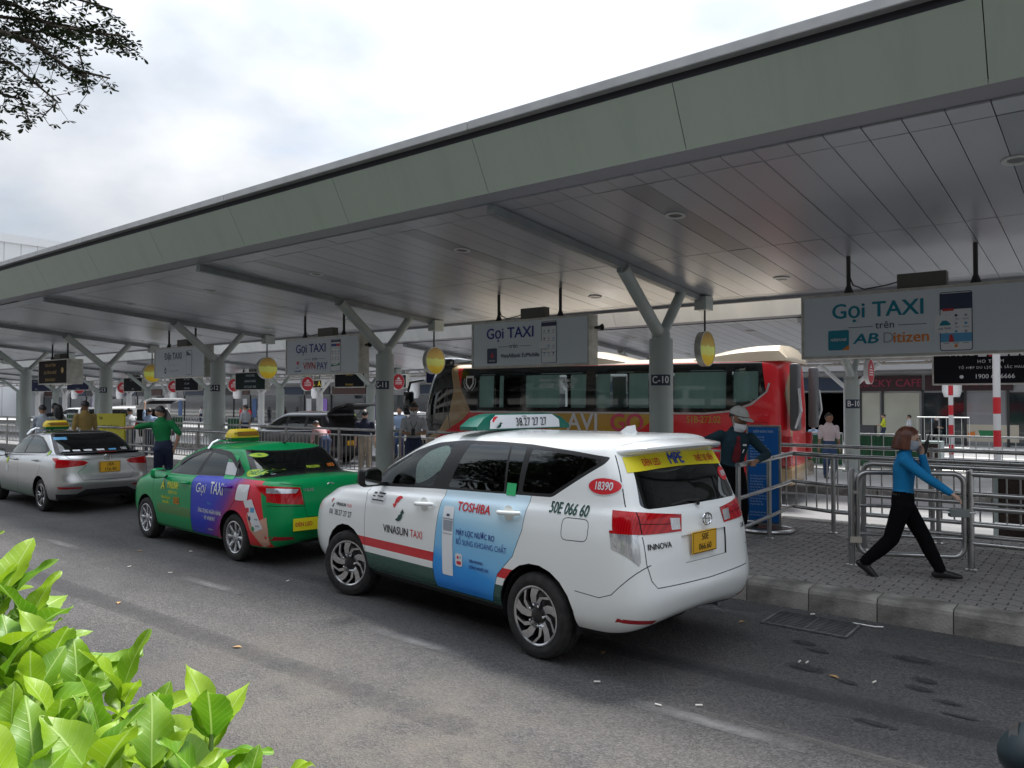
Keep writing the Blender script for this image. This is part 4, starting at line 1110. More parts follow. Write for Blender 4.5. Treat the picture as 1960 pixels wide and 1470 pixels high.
def van_taxi():
    root = thing('taxi', 'white people carrier taxi with blue water purifier advert on its rear door', 'taxi', (-2.355, 5.295, 0), R(172.6)); root.scale = (.945,)*3
    rows = [  # xr, xf, half width, z rear, z side rear, z side front, z front
        (.30, 4.46, .78, .34, .26, .26, .24), (.14, 4.67, .855, .41, .325, .325, .27), (.06, 4.76, .893, .48, .42, .42, .39), (.02, 4.80, .905, .60, .58, .58, .56),
        (.035, 4.78, .908, .68, .78, .78, .70), (.06, 4.70, .90, .93, .99, .95, .86), (.085, 4.53, .886, 1.08, 1.09, 1.02, .98), (.10, 4.37, .866, 1.16, 1.165, 1.085, 1.06),
        (.13, 3.97, .832, 1.205, 1.235, 1.125, 1.13), (.225, 3.42, .785, 1.40, 1.44, 1.38, 1.40), (.34, 2.90, .70, 1.59, 1.655, 1.60, 1.63), (.33, 2.72, .61, 1.655, 1.70, 1.68, 1.68), (.31, 2.58, .33, 1.69, 1.735, 1.72, 1.71), (.31, 2.55, 0, 1.70, 1.745, 1.735, 1.72)]
    s = Shell(rows, 8, 5)
    s.delete(arch(1.03, .33, .405), 'xz', lambda f: f.calc_center_median().y > .5 and f.calc_center_median().z < .9)
    s.delete(arch(3.76, .33, .405), 'xz', lambda f: f.calc_center_median().y > .5 and f.calc_center_median().z < .9)
    dlo = rounded([(3.66, 1.135), (3.17, 1.378), (2.82, 1.53), (2.49, 1.615), (2.15, 1.648), (1.65, 1.655), (1.25, 1.648), (.75, 1.615), (.44, 1.585), (.47, 1.535), (.92, 1.255), (1.27, 1.243), (2.37, 1.205), (3.23, 1.16)], .03)
    s.region(dlo, 'window_surround', 'xz', SIDE)
    s.region(rounded([(3.34, 1.185), (3.10, 1.375), (2.82, 1.498), (2.5, 1.58), (2.22, 1.615), (2.41, 1.225)], .03), 'front_window', 'xz', SIDE)
    s.region(rounded([(2.02, 1.618), (1.50, 1.625), (1.46, 1.25), (2.19, 1.235)], .03), 'rear_window', 'xz', SIDE)
    s.region(rounded([(1.475, 1.625), (1.30, 1.622), (1.30, 1.262), (1.435, 1.255)], .02), 'quarter_light', 'xz', SIDE)
    s.region(rounded([(1.225, 1.615), (.75, 1.585), (.50, 1.562), (.53, 1.53), (.935, 1.28), (1.25, 1.268)], .03), 'rear_quarter_window', 'xz', SIDE)
    # doors
    fd = [(3.44, 1.17), (3.39, 1.02), (3.40, .55), (3.34, .345), (2.27, .345), (2.30, .53), (2.20, 1.225)]
    rd = [(2.20, 1.225), (2.30, .53), (2.27, .345), (1.53, .345), (1.45, .59), (1.27, .76), (1.17, .98), (1.14, 1.25)]
    s.region(fd, 'front_door', 'xz', SIDE, ('body',)); s.region(rd, 'rear_door', 'xz', SIDE, ('body',))
    s.seam([(3.44, 1.14), (3.39, 1.02), (3.40, .55), (3.34, .345), (2.27, .345), (1.53, .345)], 'xz', .0055, SIDE, over=('body', 'front_door', 'rear_door'))
    s.seam([(2.20, 1.215), (2.30, .53), (2.27, .345)], 'xz', .0055, SIDE, over=('body', 'front_door', 'rear_door'))
    s.seam([(1.14, 1.25), (1.17, .98), (1.27, .76), (1.45, .59), (1.53, .345)], 'xz', .0055, SIDE, over=('body', 'front_door', 'rear_door'))
    s.seam(rounded([(.76, .96), (.51, .97), (.51, 1.13), (.76, 1.125)], .05), 'xz', .006, SIDE, True, over=('body',))
    s.seam([(.62, .60), (.40, .585), (.30, .62), (.10, .83)], 'xz', .006, lambda f: f.normal.y > .2, over=('body',))
    # lamps, tailgate
    lampf = lambda f: f.normal.x < -.22
    s.region([(.27, 1.155), (.55, 1.185), (.99, 1.235), (.99, 1.062), (.70, 1.045), (.30, 1.035)], 'tail_lamp', 'yz', lambda f: REAR(f), ('body',))
    s.region([(.73, 1.046), (.99, 1.062), (.86, .95), (.75, .83), (.735, .86)], 'clear_lamp', 'yz', lambda f: REAR(f), ('body',))
    s.region([(.30, 1.13), (.41, 1.14), (.41, 1.055), (.31, 1.05)], 'reversing_lamp', 'yz', lambda f: REAR(f), ('tail_lamp',))
    SD = lambda f: f.normal.y > .3 and not REAR(f)
    s.region([(-.1, 1.24), (.33, 1.235), (.30, 1.17), (.21, 1.062), (-.1, 1.062)], 'tail_lamp', 'xz', SD, ('body',))
    s.region([(-.1, 1.062), (.16, 1.062), (.04, .93), (-.1, .88)], 'clear_lamp', 'xz', SD, ('body',))
    s.seam([(.30, 1.09), (.715, 1.12)], 'yz', .005, REAR, over=('tail_lamp',)); s.seam([(.695, 1.2), (.70, 1.045)], 'yz', .008, REAR, over=('tail_lamp',))
    s.region(rounded([(-.3, 1.215), (.60, 1.215), (.645, 1.24), (.585, 1.50), (.54, 1.575), (-.3, 1.60)], .03), 'back_window', 'yz', lambda f: f.normal.x < -.3 and f.calc_center_median().x < .6)
    s.seam([(.655, 1.60), (.70, 1.42), (.735, 1.235)], 'yz', .006, REAR, over=('body',))
    s.seam([(.70, 1.03), (.695, .84), (.665, .72), (.62, .665), (-.02, .655)], 'yz', .007, REAR, over=('body',))
    s.region([(-.02, 1.0), (.31, 1.0), (.285, .80), (-.02, .80)], 'plate_recess', 'yz', REAR, ('body',))
    s.where(lambda u, v, c: u > 11.75 and 8.02 < v < 10.3, 'windscreen', ('body',))
    s.where(lambda u, v, c: v < .95, 'underbody', ('body',))
    # headlamps (front corner)
    s.region([(4.20, 1.03), (4.57, .93), (4.75, .86), (4.75, .80), (4.55, .82), (4.28, .96)], 'headlamp', 'xz', lambda f: f.normal.y > .12 and f.calc_center_median().x > 4.1, ('body',))
    s.where(lambda u, v, c: u > 13.0 and .42 < c.z < .82, 'grille', ('body',))
    parts = s.build(root, {'body': (WT, False), 'window_surround': (PLAST, True), 'front_window': (GLASS_C, True, 0, 'window'), 'rear_window': (GLASS, True, 0, 'window'), 'quarter_light': (GLASS, True, 0, 'window'), 'rear_quarter_window': (GLASS, True, 0, 'window'),
        'front_door': (WT, True, 0, 'door'), 'rear_door': (BAD, True, 0, 'door'), 'panel_gap': (GAP, False, -.004), 'tail_lamp': (LAMP_R, True, .004), 'clear_lamp': (LAMP_C, True, .003), 'reversing_lamp': (LAMP_C, True, .004), 'back_window': (GLASS_D, False, 0), 'plate_recess': (WT, False, -.014), 'windscreen': (GLASS, False), 'underbody': (PLAST_M, False), 'headlamp': (LAMP_C, True, .003), 'grille': (PLAST, False, .004)})
    parts[('rear_door', 1)]['label'] = 'rear door covered by a pale blue water purifier advert'
    parts[('rear_door', -1)].data.materials[0] = BAD
    s.trim(root, LINING, ('front_window', 'rear_window', 'quarter_light', 'rear_quarter_window', 'back_window', 'windscreen', 'panel_gap'))
    ob('floor', MB().box(.45, 4.2, -.75, .75, .34, .40), LINING, root)
    for x in (1.03, 3.76): wheel_well(root, x, .40)
    for sg in (1, -1):
        make_wheel(root, 1.03, sg*.795, .335, .205, .226, 'twist', 0, sg); make_wheel(root, 3.76, sg*.785, .335, .205, .226, 'twist', R(17), sg)
    # cabin
    for (x, y) in ((2.55, .38), (2.55, -.38), (1.65, .38), (1.65, -.38), (.95, .4), (.95, -.4)): seat(root, x, y, .55, SEATF)
    ob('dashboard', MB().cbox(3.0, 3.6, -.72, .72, .75, 1.08, .08), LINING, root)
    ob('steering_wheel', MB().tube([(2.92-.05*math.sin(a), .38+.18*math.cos(a), 1.02+.17*math.sin(a)) for a in [2*math.pi*i/20 for i in range(20)]], .016, 8, closed=True), PLAST, root, smooth=True)
    # folding sunshade hanging inside the driver's window
    q = polyart([([(x, z) for x, z in rounded([(2.74, 1.415), (2.60, 1.53), (2.36, 1.605), (2.27, 1.55), (2.29, 1.41), (2.50, 1.28), (2.70, 1.215)], .06)], SHADE)])
    sd = s.drape(subdiv_poly(q, .08), root, 'sunshade', 'left', -.012); sd['label'] = 'pale perforated sunshade stuck inside the driver window'
    # handles and mirrors
    for (x, z, part) in ((2.43, 1.065, 'front_door'), (1.32, 1.10, 'rear_door')):
        for sg in (1, -1):
            y = .897; p = parts[(part, sg)]
            ob('handle', MB().tube([(x+.13, sg*y, z-.005), (x+.09, sg*(y+.032), z-.002), (x, sg*(y+.038), z+.003), (x-.09, sg*(y+.03), z+.008), (x-.13, sg*y, z+.01)], [.016, .019, .019, .019, .016], 10), WT, p, smooth=True)
            ob('handle_recess', MB().lathe([(.001, .0), (.05, .003), (.062, .006)], 18, 'y', (0, 0, 0)), WT, p, (x+.0, sg*.893, z))
    for sg in (1, -1):
        rings = []
        for t, (ry, rz) in ((0, (.04, .05)), (.12, (.085, .085)), (.5, (.11, .10)), (.85, (.10, .092)), (1, (.06, .07))):
            rings.append([(3.20+.13*t-.08, sg*(.985+ry*1.1*se(math.cos(a))), 1.265+rz*se(math.sin(a))) for a in [2*math.pi*i/20 for i in range(20)]])
        mm = MB().loft(rings); mr = ob('wing_mirror', mm, PLAST, root, smooth=True)
        ob('mirror_glass', MB().poly([(3.116, sg*.985+y_, 1.265+z_) for y_, z_ in rrect(-.095, .095, -.07, .07, .035)]), CHROME, mr)
        ob('mirror_arm', MB().box(3.17, 3.24, *sorted((sg*.78, sg*.93)), 1.17, 1.205), PLAST, mr)
    # spoiler over the tailgate
    def sp_ring(y, xa, xb, zt, zb, zlip): return [(xa, y, zt), ((xa+xb)/2, y, zt-.002), (xb+.03, y, zlip+.016), (xb, y, zlip+.004), (xb-.002, y, zlip-.012), (xb+.02, y, zlip-.032), (xb+.11, y, zb-.045), (xa-.1, y, zb-.05), (xa, y, zt-.09)]
    st = [(-.66, .60, .50, 1.655, 1.59, 1.60), (-.62, .66, .36, 1.68, 1.62, 1.632), (-.48, .72, .22, 1.70, 1.645, 1.655), (-.2, .74, .14, 1.722, 1.66, 1.668), (0, .74, .125, 1.73, 1.662, 1.672)]
    st = st+[(-a[0],)+a[1:] for a in st[:-1]][::-1]
    ob('spoiler', MB().loft([sp_ring(*a) for a in st]), WT, root, smooth=True)
    ob('antenna_fin', MB().loft([[(.66+.13*t, -.03*(1-t*.6), 1.762), (.66+.13*t+.12*(1-t), 0, 1.762), (.66+.13*t, .03*(1-t*.6), 1.762)] if False else [(.72, y, 1.725), (.90, y*.4, 1.735), (.82, y*.2, 1.735+.055*(1-abs(y)/.035)), (.73, y*.2, 1.735+.07*(1-abs(y)/.035))] for y in (-.035, -.018, 0, .018, .035)]), WT, root)
    # rear wiper, badge, plate, reflectors
    ob('rear_wiper', MB().tube([(.10, .05, 1.215), (.12, .0, 1.235), (.145, .12, 1.245), (.15, .34, 1.225)], [.014, .012, .009, .006], 8), PLAST_M, root)
    lathe_badge(root, .05, 0, 1.10, .062)
    plate(root, ['50E', '066.60'], .045, .05, .935, .33, .165)
    for sg in (1, -1):
        q = polyart([([(sg*.84, .425), (sg*.58, .39), (sg*.57, .42), (sg*.84, .455)], LAMP_R2)]); s.drape(subdiv_poly(q, .05), root, 'reflector', 'rear', .004)
    ob('exhaust', MB().tube([(.7, -.45, .36), (.22, -.45, .35)], .03, 10), STEEL, root); ob('axle_and_tank', MB().box(.6, 3.2, -.55, .55, .25, .33), PLAST_M, root)
    # lettering and artwork
    D = lambda a, nm='lettering', v='left': s.drape(a, root, nm, v)
    V_, G_, RD = INK['black'], mat('print_darkgreen', (.005, .06, .045), .4), mat('print_brightred', (.62, .02, .03), .4)
    D(side_flip(polyart(swirl(0, 0, .118, RD, G_)), 2.83, .985), 'logo'); D(side_flip(polyart(swirl(0, 0, .045, RD, G_)), 4.03, .93), 'logo')
    t = text_mb('VINASUN', .075, bold=.022, m=V_, align='LEFT', sx=.92); t.add(text_mb('TAXI', .075, bold=.0, m=RD, align='LEFT', sx=.82), Matrix.Translation((.43, 0, 0))); D(side_flip(t, 3.06, .775))
    t = text_mb('VINASUN', .034, bold=.018, m=V_, align='LEFT'); t.add(text_mb('TAXI', .034, bold=.0, m=RD, align='LEFT', sx=.9), Matrix.Translation((.215, 0, 0))); D(side_flip(t, 3.95, .925))
    t = text_mb('(028)', .05, bold=.01, m=V_, align='LEFT', sx=.55); t.add(text_mb('38.27 27 27', .06, bold=.006, m=V_, align='LEFT', sx=.88), Matrix.Translation((.115, 0, 0))); D(side_flip(t, 4.10, .835))
    D(side_flip(text_mb('TOSHIBA', .075, bold=.035, m=RD), 1.77, 1.09))
    D(side_flip(text_mb('MÁY LỌC NƯỚC RO', .048, bold=.015, m=INK['blue'], align='LEFT', sx=.8), 1.97, .87)); D(side_flip(text_mb('BỔ SUNG KHOÁNG CHẤT', .048, m=INK['blue'], align='LEFT', sx=.8), 1.97, .79))
    D(side_flip(text_mb('TIÊN PHONG', .024, bold=.02, m=INK['blue'], align='LEFT', sx=.9), 1.80, .645)); D(side_flip(text_mb('CÔNG NGHỆ LỌC', .024, bold=.02, m=INK['blue'], align='LEFT', sx=.9), 1.80, .595))
    q = polyart([(rrect(-.045, .045, -.05, .06, .02), INK['white'])]); q.add(polyart([(disc(-.012, .025, .014, 10), RD), (disc(.02, .03, .01, 8), INK['sky']), (rrect(-.03, .03, -.035, -.005, .01), RD)]), Matrix.Translation((0, 0, .001))); D(side_flip(q, 1.93, .63), 'icon')
    WH, GREYM = mat('machine_white', (.80, .83, .86), .4), mat('machine_grey', (.30, .33, .38), .4)
    q = polyart([(rrect(-.072, .072, -.30, .30, .015), WH)]); D(subdiv_poly(side_flip(q, 2.085, .78), .08), 'printed_machine')
    q = polyart([([(-.055, .09), (.06, .09), (.066, .18), (-.06, .18)], GREYM), (rrect(-.02, .02, .215, .235, .004), INK['navy']), ([(-.066, .19), (.068, .19), (.068, .195), (-.066, .195)], INK['navy']), ([(-.062, .06), (.064, .06), (.064, .066), (-.062, .066)], INK['grey'])]); a = side_flip(q, 2.085, .78); s.drape(a, root, 'printed_machine', 'left', .007)
    D(side_flip(text_mb('50E 066 60', .085, bold=.028, m=G_, sx=.72), .72, 1.185))
    q = subdiv_poly(polyart([([(.135*math.cos(2*math.pi*i/28), .067*math.sin(2*math.pi*i/28)) for i in range(28)], INK['white'])]), .05); D(side_flip(q, .445, 1.375), 'number_oval')
    q = subdiv_poly(polyart([([(.126*math.cos(2*math.pi*i/28), .059*math.sin(2*math.pi*i/28)) for i in range(28)], RD)]), .05); s.drape(side_flip(q, .445, 1.375), root, 'number_oval', 'left', .006)
    s.drape(side_flip(text_mb('18390', .06, bold=.03, m=INK['white'], sx=.72), .445, 1.375), root, 'lettering', 'left', .008)
    q = polyart([(rrect(-.12, .12, -.055, .055, .004), INK['white'])]); D(side_flip(q, 3.19, 1.06), 'notice')
    q = polyart([(rrect(x, x+w, z, z+.012, .002), INK['black']) for x, w, z in ((-.10, .05, .03), (-.10, .04, .0), (-.02, .12, .033), (-.02, .10, .005), (-.10, .2, -.035))]); s.drape(side_flip(q, 3.19, 1.06), root, 'notice_print', 'left', .006)
    D(side_flip(polyart([([(0, 0), (.11, 0), (.11, -.10), (0, -.10)], mat('print_emerald', (.03, .45, .16), .4))]), 1.43, 1.33), 'window_sticker')
    # yellow band on the back window
    YB = mat('print_bright_yellow', (.80, .70, .02), .4)
    band = polyart([([(-.645, 1.475), (-.625, 1.585), (-.3, 1.60), (0, 1.605), (.3, 1.60), (.625, 1.585), (.645, 1.475), (.3, 1.49), (0, 1.495), (-.3, 1.49)], YB)])
    s.drape(subdiv_poly(band, .08), root, 'advert_band', 'rear', .006)
    BL = mat('print_royal', (.01, .06, .45), .4)
    s.drape(rear_flip(text_mb('ĐÈN LED', .052, bold=.02, m=RD, sx=.75), .36, 1.538), root, 'lettering', 'rear', .009)
    s.drape(rear_flip(text_mb('MPE', .085, bold=.05, m=BL, sx=.95), .035, 1.552), root, 'lettering', 'rear', .009)
    s.drape(rear_flip(text_mb('THIẾT BỊ ĐIỆN', .05, bold=.02, m=RD, sx=.62), -.375, 1.535), root, 'lettering', 'rear', .009)
    s.drape(subdiv_poly(polyart([([(-.56+.085*math.cos(2*math.pi*i/22), 1.40+.055*math.sin(2*math.pi*i/22)) for i in range(22)], RD)]), .05), root, 'number_oval', 'rear', .005)
    s.drape(rear_flip(text_mb('18390', .045, bold=.03, m=INK['white'], sx=.72), -.56, 1.40), root, 'lettering', 'rear', .008)
    s.drape(rear_flip(text_mb('INNOVA', .042, bold=.03, m=PLAST, sx=1.05), .56, .955), root, 'lettering', 'rear', .006); s.drape(rear_flip(text_mb('2.0E', .035, bold=.02, m=PLAST), -.62, .98), root, 'lettering', 'rear', .006)
    # roof sign
    rs = MB(); W_ = .56
    def sring(z, hx, hy): return [(2.14+a*hx, b_*hy, z) for a, b_ in ((-1, -1), (-.75, -1.04), (.75, -1.04), (1, -1), (1, 1), (.75, 1.04), (-.75, 1.04), (-1, 1))]
    rg = ob('roof_sign', MB().loft([sring(1.735, .12, .62), sring(1.77, .12, .62), sring(1.845, .10, .52), sring(1.878, .08, .42), sring(1.886, .05, .36)]), mat('sign_green', (.005, .13, .09), .35), root, smooth=True)
    q = MB(); q.use(INK['white']); q.poly([(2.14-.1265, y, z) for y, z in ((.47, 1.748), (-.47, 1.748), (-.46, 1.822))]+[(2.14-.104, y, z) for y, z in ((-.38, 1.874), (.38, 1.874))]+[(2.14-.12, .46, 1.822)])
    ob('sign_face', q, None, rg)
    q = text_mb('38.27 27 27', .08, bold=.012, m=INK['black'], sx=.80); q.v = [(2.14-.138+.22*(p[1]+.04)-p[2], -.07-p[0], 1.803+p[1]) for p in q.v]; q.f = [f[::-1] for f in q.f]; ob('lettering', q, None, rg)
    q = text_mb('(028)', .022, m=INK['black']); q.v = [(2.14-.124+.22*(p[1]+.02), .02-p[0], 1.858+p[1]*.8) for p in q.v]; ob('lettering', q, None, rg)
    q = polyart(swirl(0, 0, .075, RD, G_)); q.v = [(2.14-.138+.22*(p[1]+.05), .38-p[0], 1.808+p[1]*.7) for p in q.v]; ob('logo', q, None, rg)
    ob('aerial', MB().tube([(2.55, .5, 1.72), (2.57, .52, 2.05)], .004, 6), PLAST_M, root)
    return root
VAN = van_taxi()


# ---------------------------------------------------------------- saloon taxis
def green_paint():
    m = mat('green_taxi_paint', (.0, .19, .07), .3, coat=.25, spec=.25); N, L, b, sp, tc = coords(m)
    base = N.new('ShaderNodeRGB'); base.outputs[0].default_value = (.0, .29, .085, 1)
    # printed advert: blue on the rear door running through purple to red on the rear wing
    sm = N.new('ShaderNodeMath'); sm.operation = 'MULTIPLY_ADD'; sm.inputs[1].default_value = .75; L.new(sp['Z'], sm.inputs[0]); L.new(sp['X'], sm.inputs[2])
    r = N.new('ShaderNodeValToRGB'); e = r.color_ramp.elements; e[0].position = .0; e[0].color = (.72, .03, .02, 1); e[1].position = 1.; e[1].color = (.006, .03, .48, 1)
    for p, c in ((.36, (.70, .02, .05)), (.50, (.42, .02, .10)), (.60, (.10, .015, .34)), (.72, (.008, .03, .50))): q = e.new(p); q.color = (*c, 1)
    mr = N.new('ShaderNodeMapRange'); mr.inputs[1].default_value = .5; mr.inputs[2].default_value = 2.6; L.new(sm.outputs[0], mr.inputs[0]); L.new(mr.outputs[0], r.inputs[0])
    side = N.new('ShaderNodeMath'); side.operation = 'GREATER_THAN'; side.inputs[1].default_value = .45; L.new(sp['Y'], side.inputs[0])
    # edge of the advert bulges to the rear with height
    k = N.new('ShaderNodeMath'); k.operation = 'MULTIPLY_ADD'; k.inputs[1].default_value = .22; k.inputs[2].default_value = .18; L.new(sp['Z'], k.inputs[0])
    gt = N.new('ShaderNodeMath'); gt.operation = 'GREATER_THAN'; L.new(sp['X'], gt.inputs[0]); L.new(k.outputs[0], gt.inputs[1])
    lt = N.new('ShaderNodeMath'); lt.operation = 'LESS_THAN'; lt.inputs[1].default_value = 2.098; L.new(sp['X'], lt.inputs[0])
    f = mul(N, L, mul(N, L, side.outputs[0], gt.outputs[0]), mul(N, L, lt.outputs[0], in_range(N, L, sp['Z'], .245, 1.045)))
    c = over(N, L, f, base.outputs[0], r.outputs[0])
    br = mul(N, L, mul(N, L, in_range(N, L, sp['X'], 2.11, 3.12), in_range(N, L, sp['Z'], .43, .56)), side.outputs[0])
    h = N.new('ShaderNodeMath'); h.operation = 'MULTIPLY'; h.inputs[1].default_value = .45; L.new(br, h.inputs[0])
    c = over(N, L, h.outputs[0], c, (.17, .12, .02)); c = grime(N, L, b, sp, tc, c, .25, .45)
    L.new(c, b.inputs['Base Color']); return m
def silver_paint():
    m = mat('silver_taxi_paint', (.52, .53, .53), .28, metal=.75, coat=1.); N, L, b, sp, tc = coords(m)
    mr = N.new('ShaderNodeMapRange'); mr.inputs[1].default_value = .50; mr.inputs[2].default_value = .26; mr.inputs[3].default_value = 0; mr.inputs[4].default_value = 1; L.new(sp['Z'], mr.inputs[0])
    base = N.new('ShaderNodeRGB'); base.outputs[0].default_value = (.55, .555, .55, 1)
    f = mul(N, L, mr.outputs[0], in_range(N, L, sp['X'], 1.3, 4.2)); c = over(N, L, f, base.outputs[0], (.02, .22, .05)); c = grime(N, L, b, sp, tc, c, .5, .7, (.25, .23, .18)); L.new(c, b.inputs['Base Color']); return m
def saloon(label, loc, deg, cfg):
    root = thing('taxi', label, 'taxi', loc, R(deg)); root.scale = (.93,)*3
    s = Shell(cfg['rows'], 8, 4); P = cfg['paint']; wx = cfg['wheels']; ar = cfg['ar']
    low = lambda f: f.calc_center_median().y > .45 and f.calc_center_median().z < .85
    for x in wx: s.delete(arch(x, .30, ar), 'xz', low)
    s.region(rounded(cfg['dlo'], .04), 'window_surround', 'xz', SIDE)
    s.region(rounded(cfg['fw'], .03), 'front_window', 'xz', SIDE); s.region(rounded(cfg['rw'], .04), 'rear_window', 'xz', SIDE)
    fd, rd = cfg['fd'], cfg['rd']
    s.region(fd, 'front_door', 'xz', SIDE, ('body',)); s.region(rd, 'rear_door', 'xz', SIDE, ('body',))
    ov = ('body', 'front_door', 'rear_door')
    for ln in cfg['seams']: s.seam(ln, 'xz', .008, SIDE, over=ov)
    SD = lambda f: f.normal.y > .3 and not REAR(f)
    s.region(cfg['lamp_r'], 'tail_lamp', 'yz', REAR, ('body',)); s.region(cfg['lamp_s'], 'tail_lamp', 'xz', SD, ('body',))
    if 'lamp_c' in cfg: s.region(cfg['lamp_c'], 'clear_lamp', 'yz', REAR, ('tail_lamp',))
    for ln in cfg['rseams']: s.seam(ln, 'yz', .008, REAR, over=('body',))
    g = cfg['glass']
    s.where(lambda u, v, c: u < 2.9 and g[0] < v < g[1], 'back_window', ('body',)); s.where(lambda u, v, c: u < 3.6 and g[0]-.26 < v < g[1]+.26, 'back_window_surround', ('body',))
    s.where(lambda u, v, c: u > 11.7 and g[0] < v < g[1], 'windscreen', ('body',)); s.where(lambda u, v, c: v < .95, 'underbody', ('body',))
    if cfg.get('roof_black'): s.where(lambda u, v, c: v > g[1]+.5, 'roof', ('body', 'back_window_surround'))
    if cfg.get('black_low'): s.region(cfg['black_low'], 'lower_bumper', 'yz', REAR, ('body',))
    s.region(cfg['head'], 'headlamp', 'xz', lambda f: f.normal.y > .1 and f.calc_center_median().x > 3.7, ('body',)); s.where(lambda u, v, c: u > 13.0 and .35 < c.z < .62, 'grille', ('body',))
    gl = cfg.get('glassm', GLASS_D)
    parts = s.build(root, {'body': (P, False), 'window_surround': (PLAST, True), 'front_window': (gl, True, 0, 'window'), 'rear_window': (gl, True, 0, 'window'), 'front_door': (P, True, 0, 'door'), 'rear_door': (P, True, 0, 'door'), 'panel_gap': (GAP, False, -.004), 'tail_lamp': (LAMP_R, True, .003), 'clear_lamp': (LAMP_C, True, .004),
        'back_window': (cfg.get('backm', GLASS), False), 'back_window_surround': (PLAST, False), 'windscreen': (GLASS, False), 'underbody': (PLAST_M, False), 'headlamp': (LAMP_C, True, .003), 'grille': (PLAST, False, .003), 'roof': (mat('black_roof_film', (.02, .018, .016), .12, coat=1.), False, .001), 'lower_bumper': (PLAST_M, False, .002)})
    s.trim(root, LINING, ('front_window', 'rear_window', 'back_window', 'windscreen', 'panel_gap'))
    ob('floor', MB().box(.3, 3.9, -.7, .7, .24, .30), LINING, root)
    for x in wx: wheel_well(root, x, ar-.005, .45, .80)
    for sg in (1, -1):
        for i, x in enumerate(wx): make_wheel(root, x, sg*.735, .303, .185, .20, cfg['rim'], 0, sg)
    for (x, y) in ((2.15, .36), (2.15, -.36)): seat(root, x, y, .42, SEAT_L, .48, .6)
    sm = MB(); sm.cbox(1.15, 1.65, -.62, .62, .42, .56, .05); sm.add(MB().cbox(-.06, .07, -.62, .62, 0, .52, .05), Matrix.Translation((1.12, 0, .54)) @ Matrix.Rotation(R(-18), 4, 'Y'))
    for y in (.33, -.33): sm.add(MB().cbox(-.05, .05, -.13, .13, .52, .68, .04), Matrix.Translation((1.12, y, .54)) @ Matrix.Rotation(R(-18), 4, 'Y'))
    ob('rear_seat', sm, SEAT_L, root, smooth=True); ob('parcel_shelf', MB().box(.62, 1.0, -.62, .62, .98, 1.02), mat('shelf_beige', (.32, .29, .23), .9), root); ob('dashboard', MB().cbox(2.7, 3.2, -.66, .66, .7, .95, .08), LINING, root)
    for (x, z, part) in cfg['handles']:
        for sg in (1, -1):
            p = parts[(part, sg)]; y = cfg['hy']
            ob('handle', MB().tube([(x+.11, sg*y, z-.004), (x+.08, sg*(y+.03), z), (x-.08, sg*(y+.03), z+.006), (x-.11, sg*y, z+.008)], .016, 8), P, p, smooth=True)
    mx, mz = cfg['mirror']
    for sg in (1, -1):
        rings = []
        for t, (ry, rz) in ((0, (.04, .045)), (.12, (.085, .07)), (.5, (.11, .085)), (.85, (.095, .075)), (1, (.05, .05))): rings.append([(mx+.13*t-.07, sg*(.92+ry*se(math.cos(a))), mz+rz*.9*se(math.sin(a))) for a in [2*math.pi*i/20 for i in range(20)]])
        mr = ob('wing_mirror', MB().loft(rings), P if not cfg.get('roof_black') else PLAST, root, smooth=True); ob('mirror_glass', MB().poly([(mx-.0735, sg*.92+y_, mz+z_) for y_, z_ in rrect(-.08, .08, -.052, .052, .03)]), CHROME, mr); ob('mirror_arm', MB().box(mx-.02, mx+.05, *sorted((sg*.70, sg*.86)), mz-.07, mz-.04), PLAST, mr)
    # roof light
    rx, ry0 = cfg['sign']; zr = cfg['zroof']
    def ring(z, hx, hy): return [(rx+a*hx, ry0+b_*hy, z) for a, b_ in ((-1, -.9), (-.8, -1), (.8, -1), (1, -.9), (1, .9), (.8, 1), (-.8, 1), (-1, .9))]
    rg = ob('roof_light_base', MB().loft([ring(zr+.03, .10, .205), ring(zr+.085, .11, .22)]), mat('roof_light_green', (.01, .16, .04), .4), root, smooth=True)
    ob('roof_light', MB().loft([ring(zr+.0855, .108, .215), ring(zr+.14, .10, .21), ring(zr+.19, .075, .18), ring(zr+.205, .05, .16)]), mat('roof_light_yellow', (.75, .55, .02), .4), rg, smooth=True)
    q = MB(); q.use(mat('roof_light_panel', (.26, .13, .015), .5)); q.poly([(rx-.114, ry0+.14, zr+.11), (rx-.114, ry0-.19, zr+.11), (rx-.10, ry0-.19, zr+.17), (rx-.10, ry0+.14, zr+.17)])
    t = text_mb('MAI LINH', .045, bold=.02, m=mat('roof_light_letters', (.45, .17, .02), .5), sx=.8); t.v = [(rx-.118+.22*(p[1]+.03)-p[2], ry0-.05-p[0], zr+.14+p[1]) for p in t.v]; q.add(t)
    t = text_mb('M', .04, bold=.02, m=INK['black']); t.v = [(rx-.118+.22*(p[1]+.03)-p[2], ry0+.165-p[0], zr+.14+p[1]) for p in t.v]; q.add(t); ob('lettering', q, None, rg)
    ob('clamp', MB().tube([(rx, ry0+.2, zr+.05), (rx, ry0+.36, zr+.06), (rx+.02, ry0+.44, zr+.02), (rx+.02, ry0+.5, zr-.06)], .018, 8), CHROME, rg, smooth=True)
    cfg['extra'](s, root, parts)
    return root
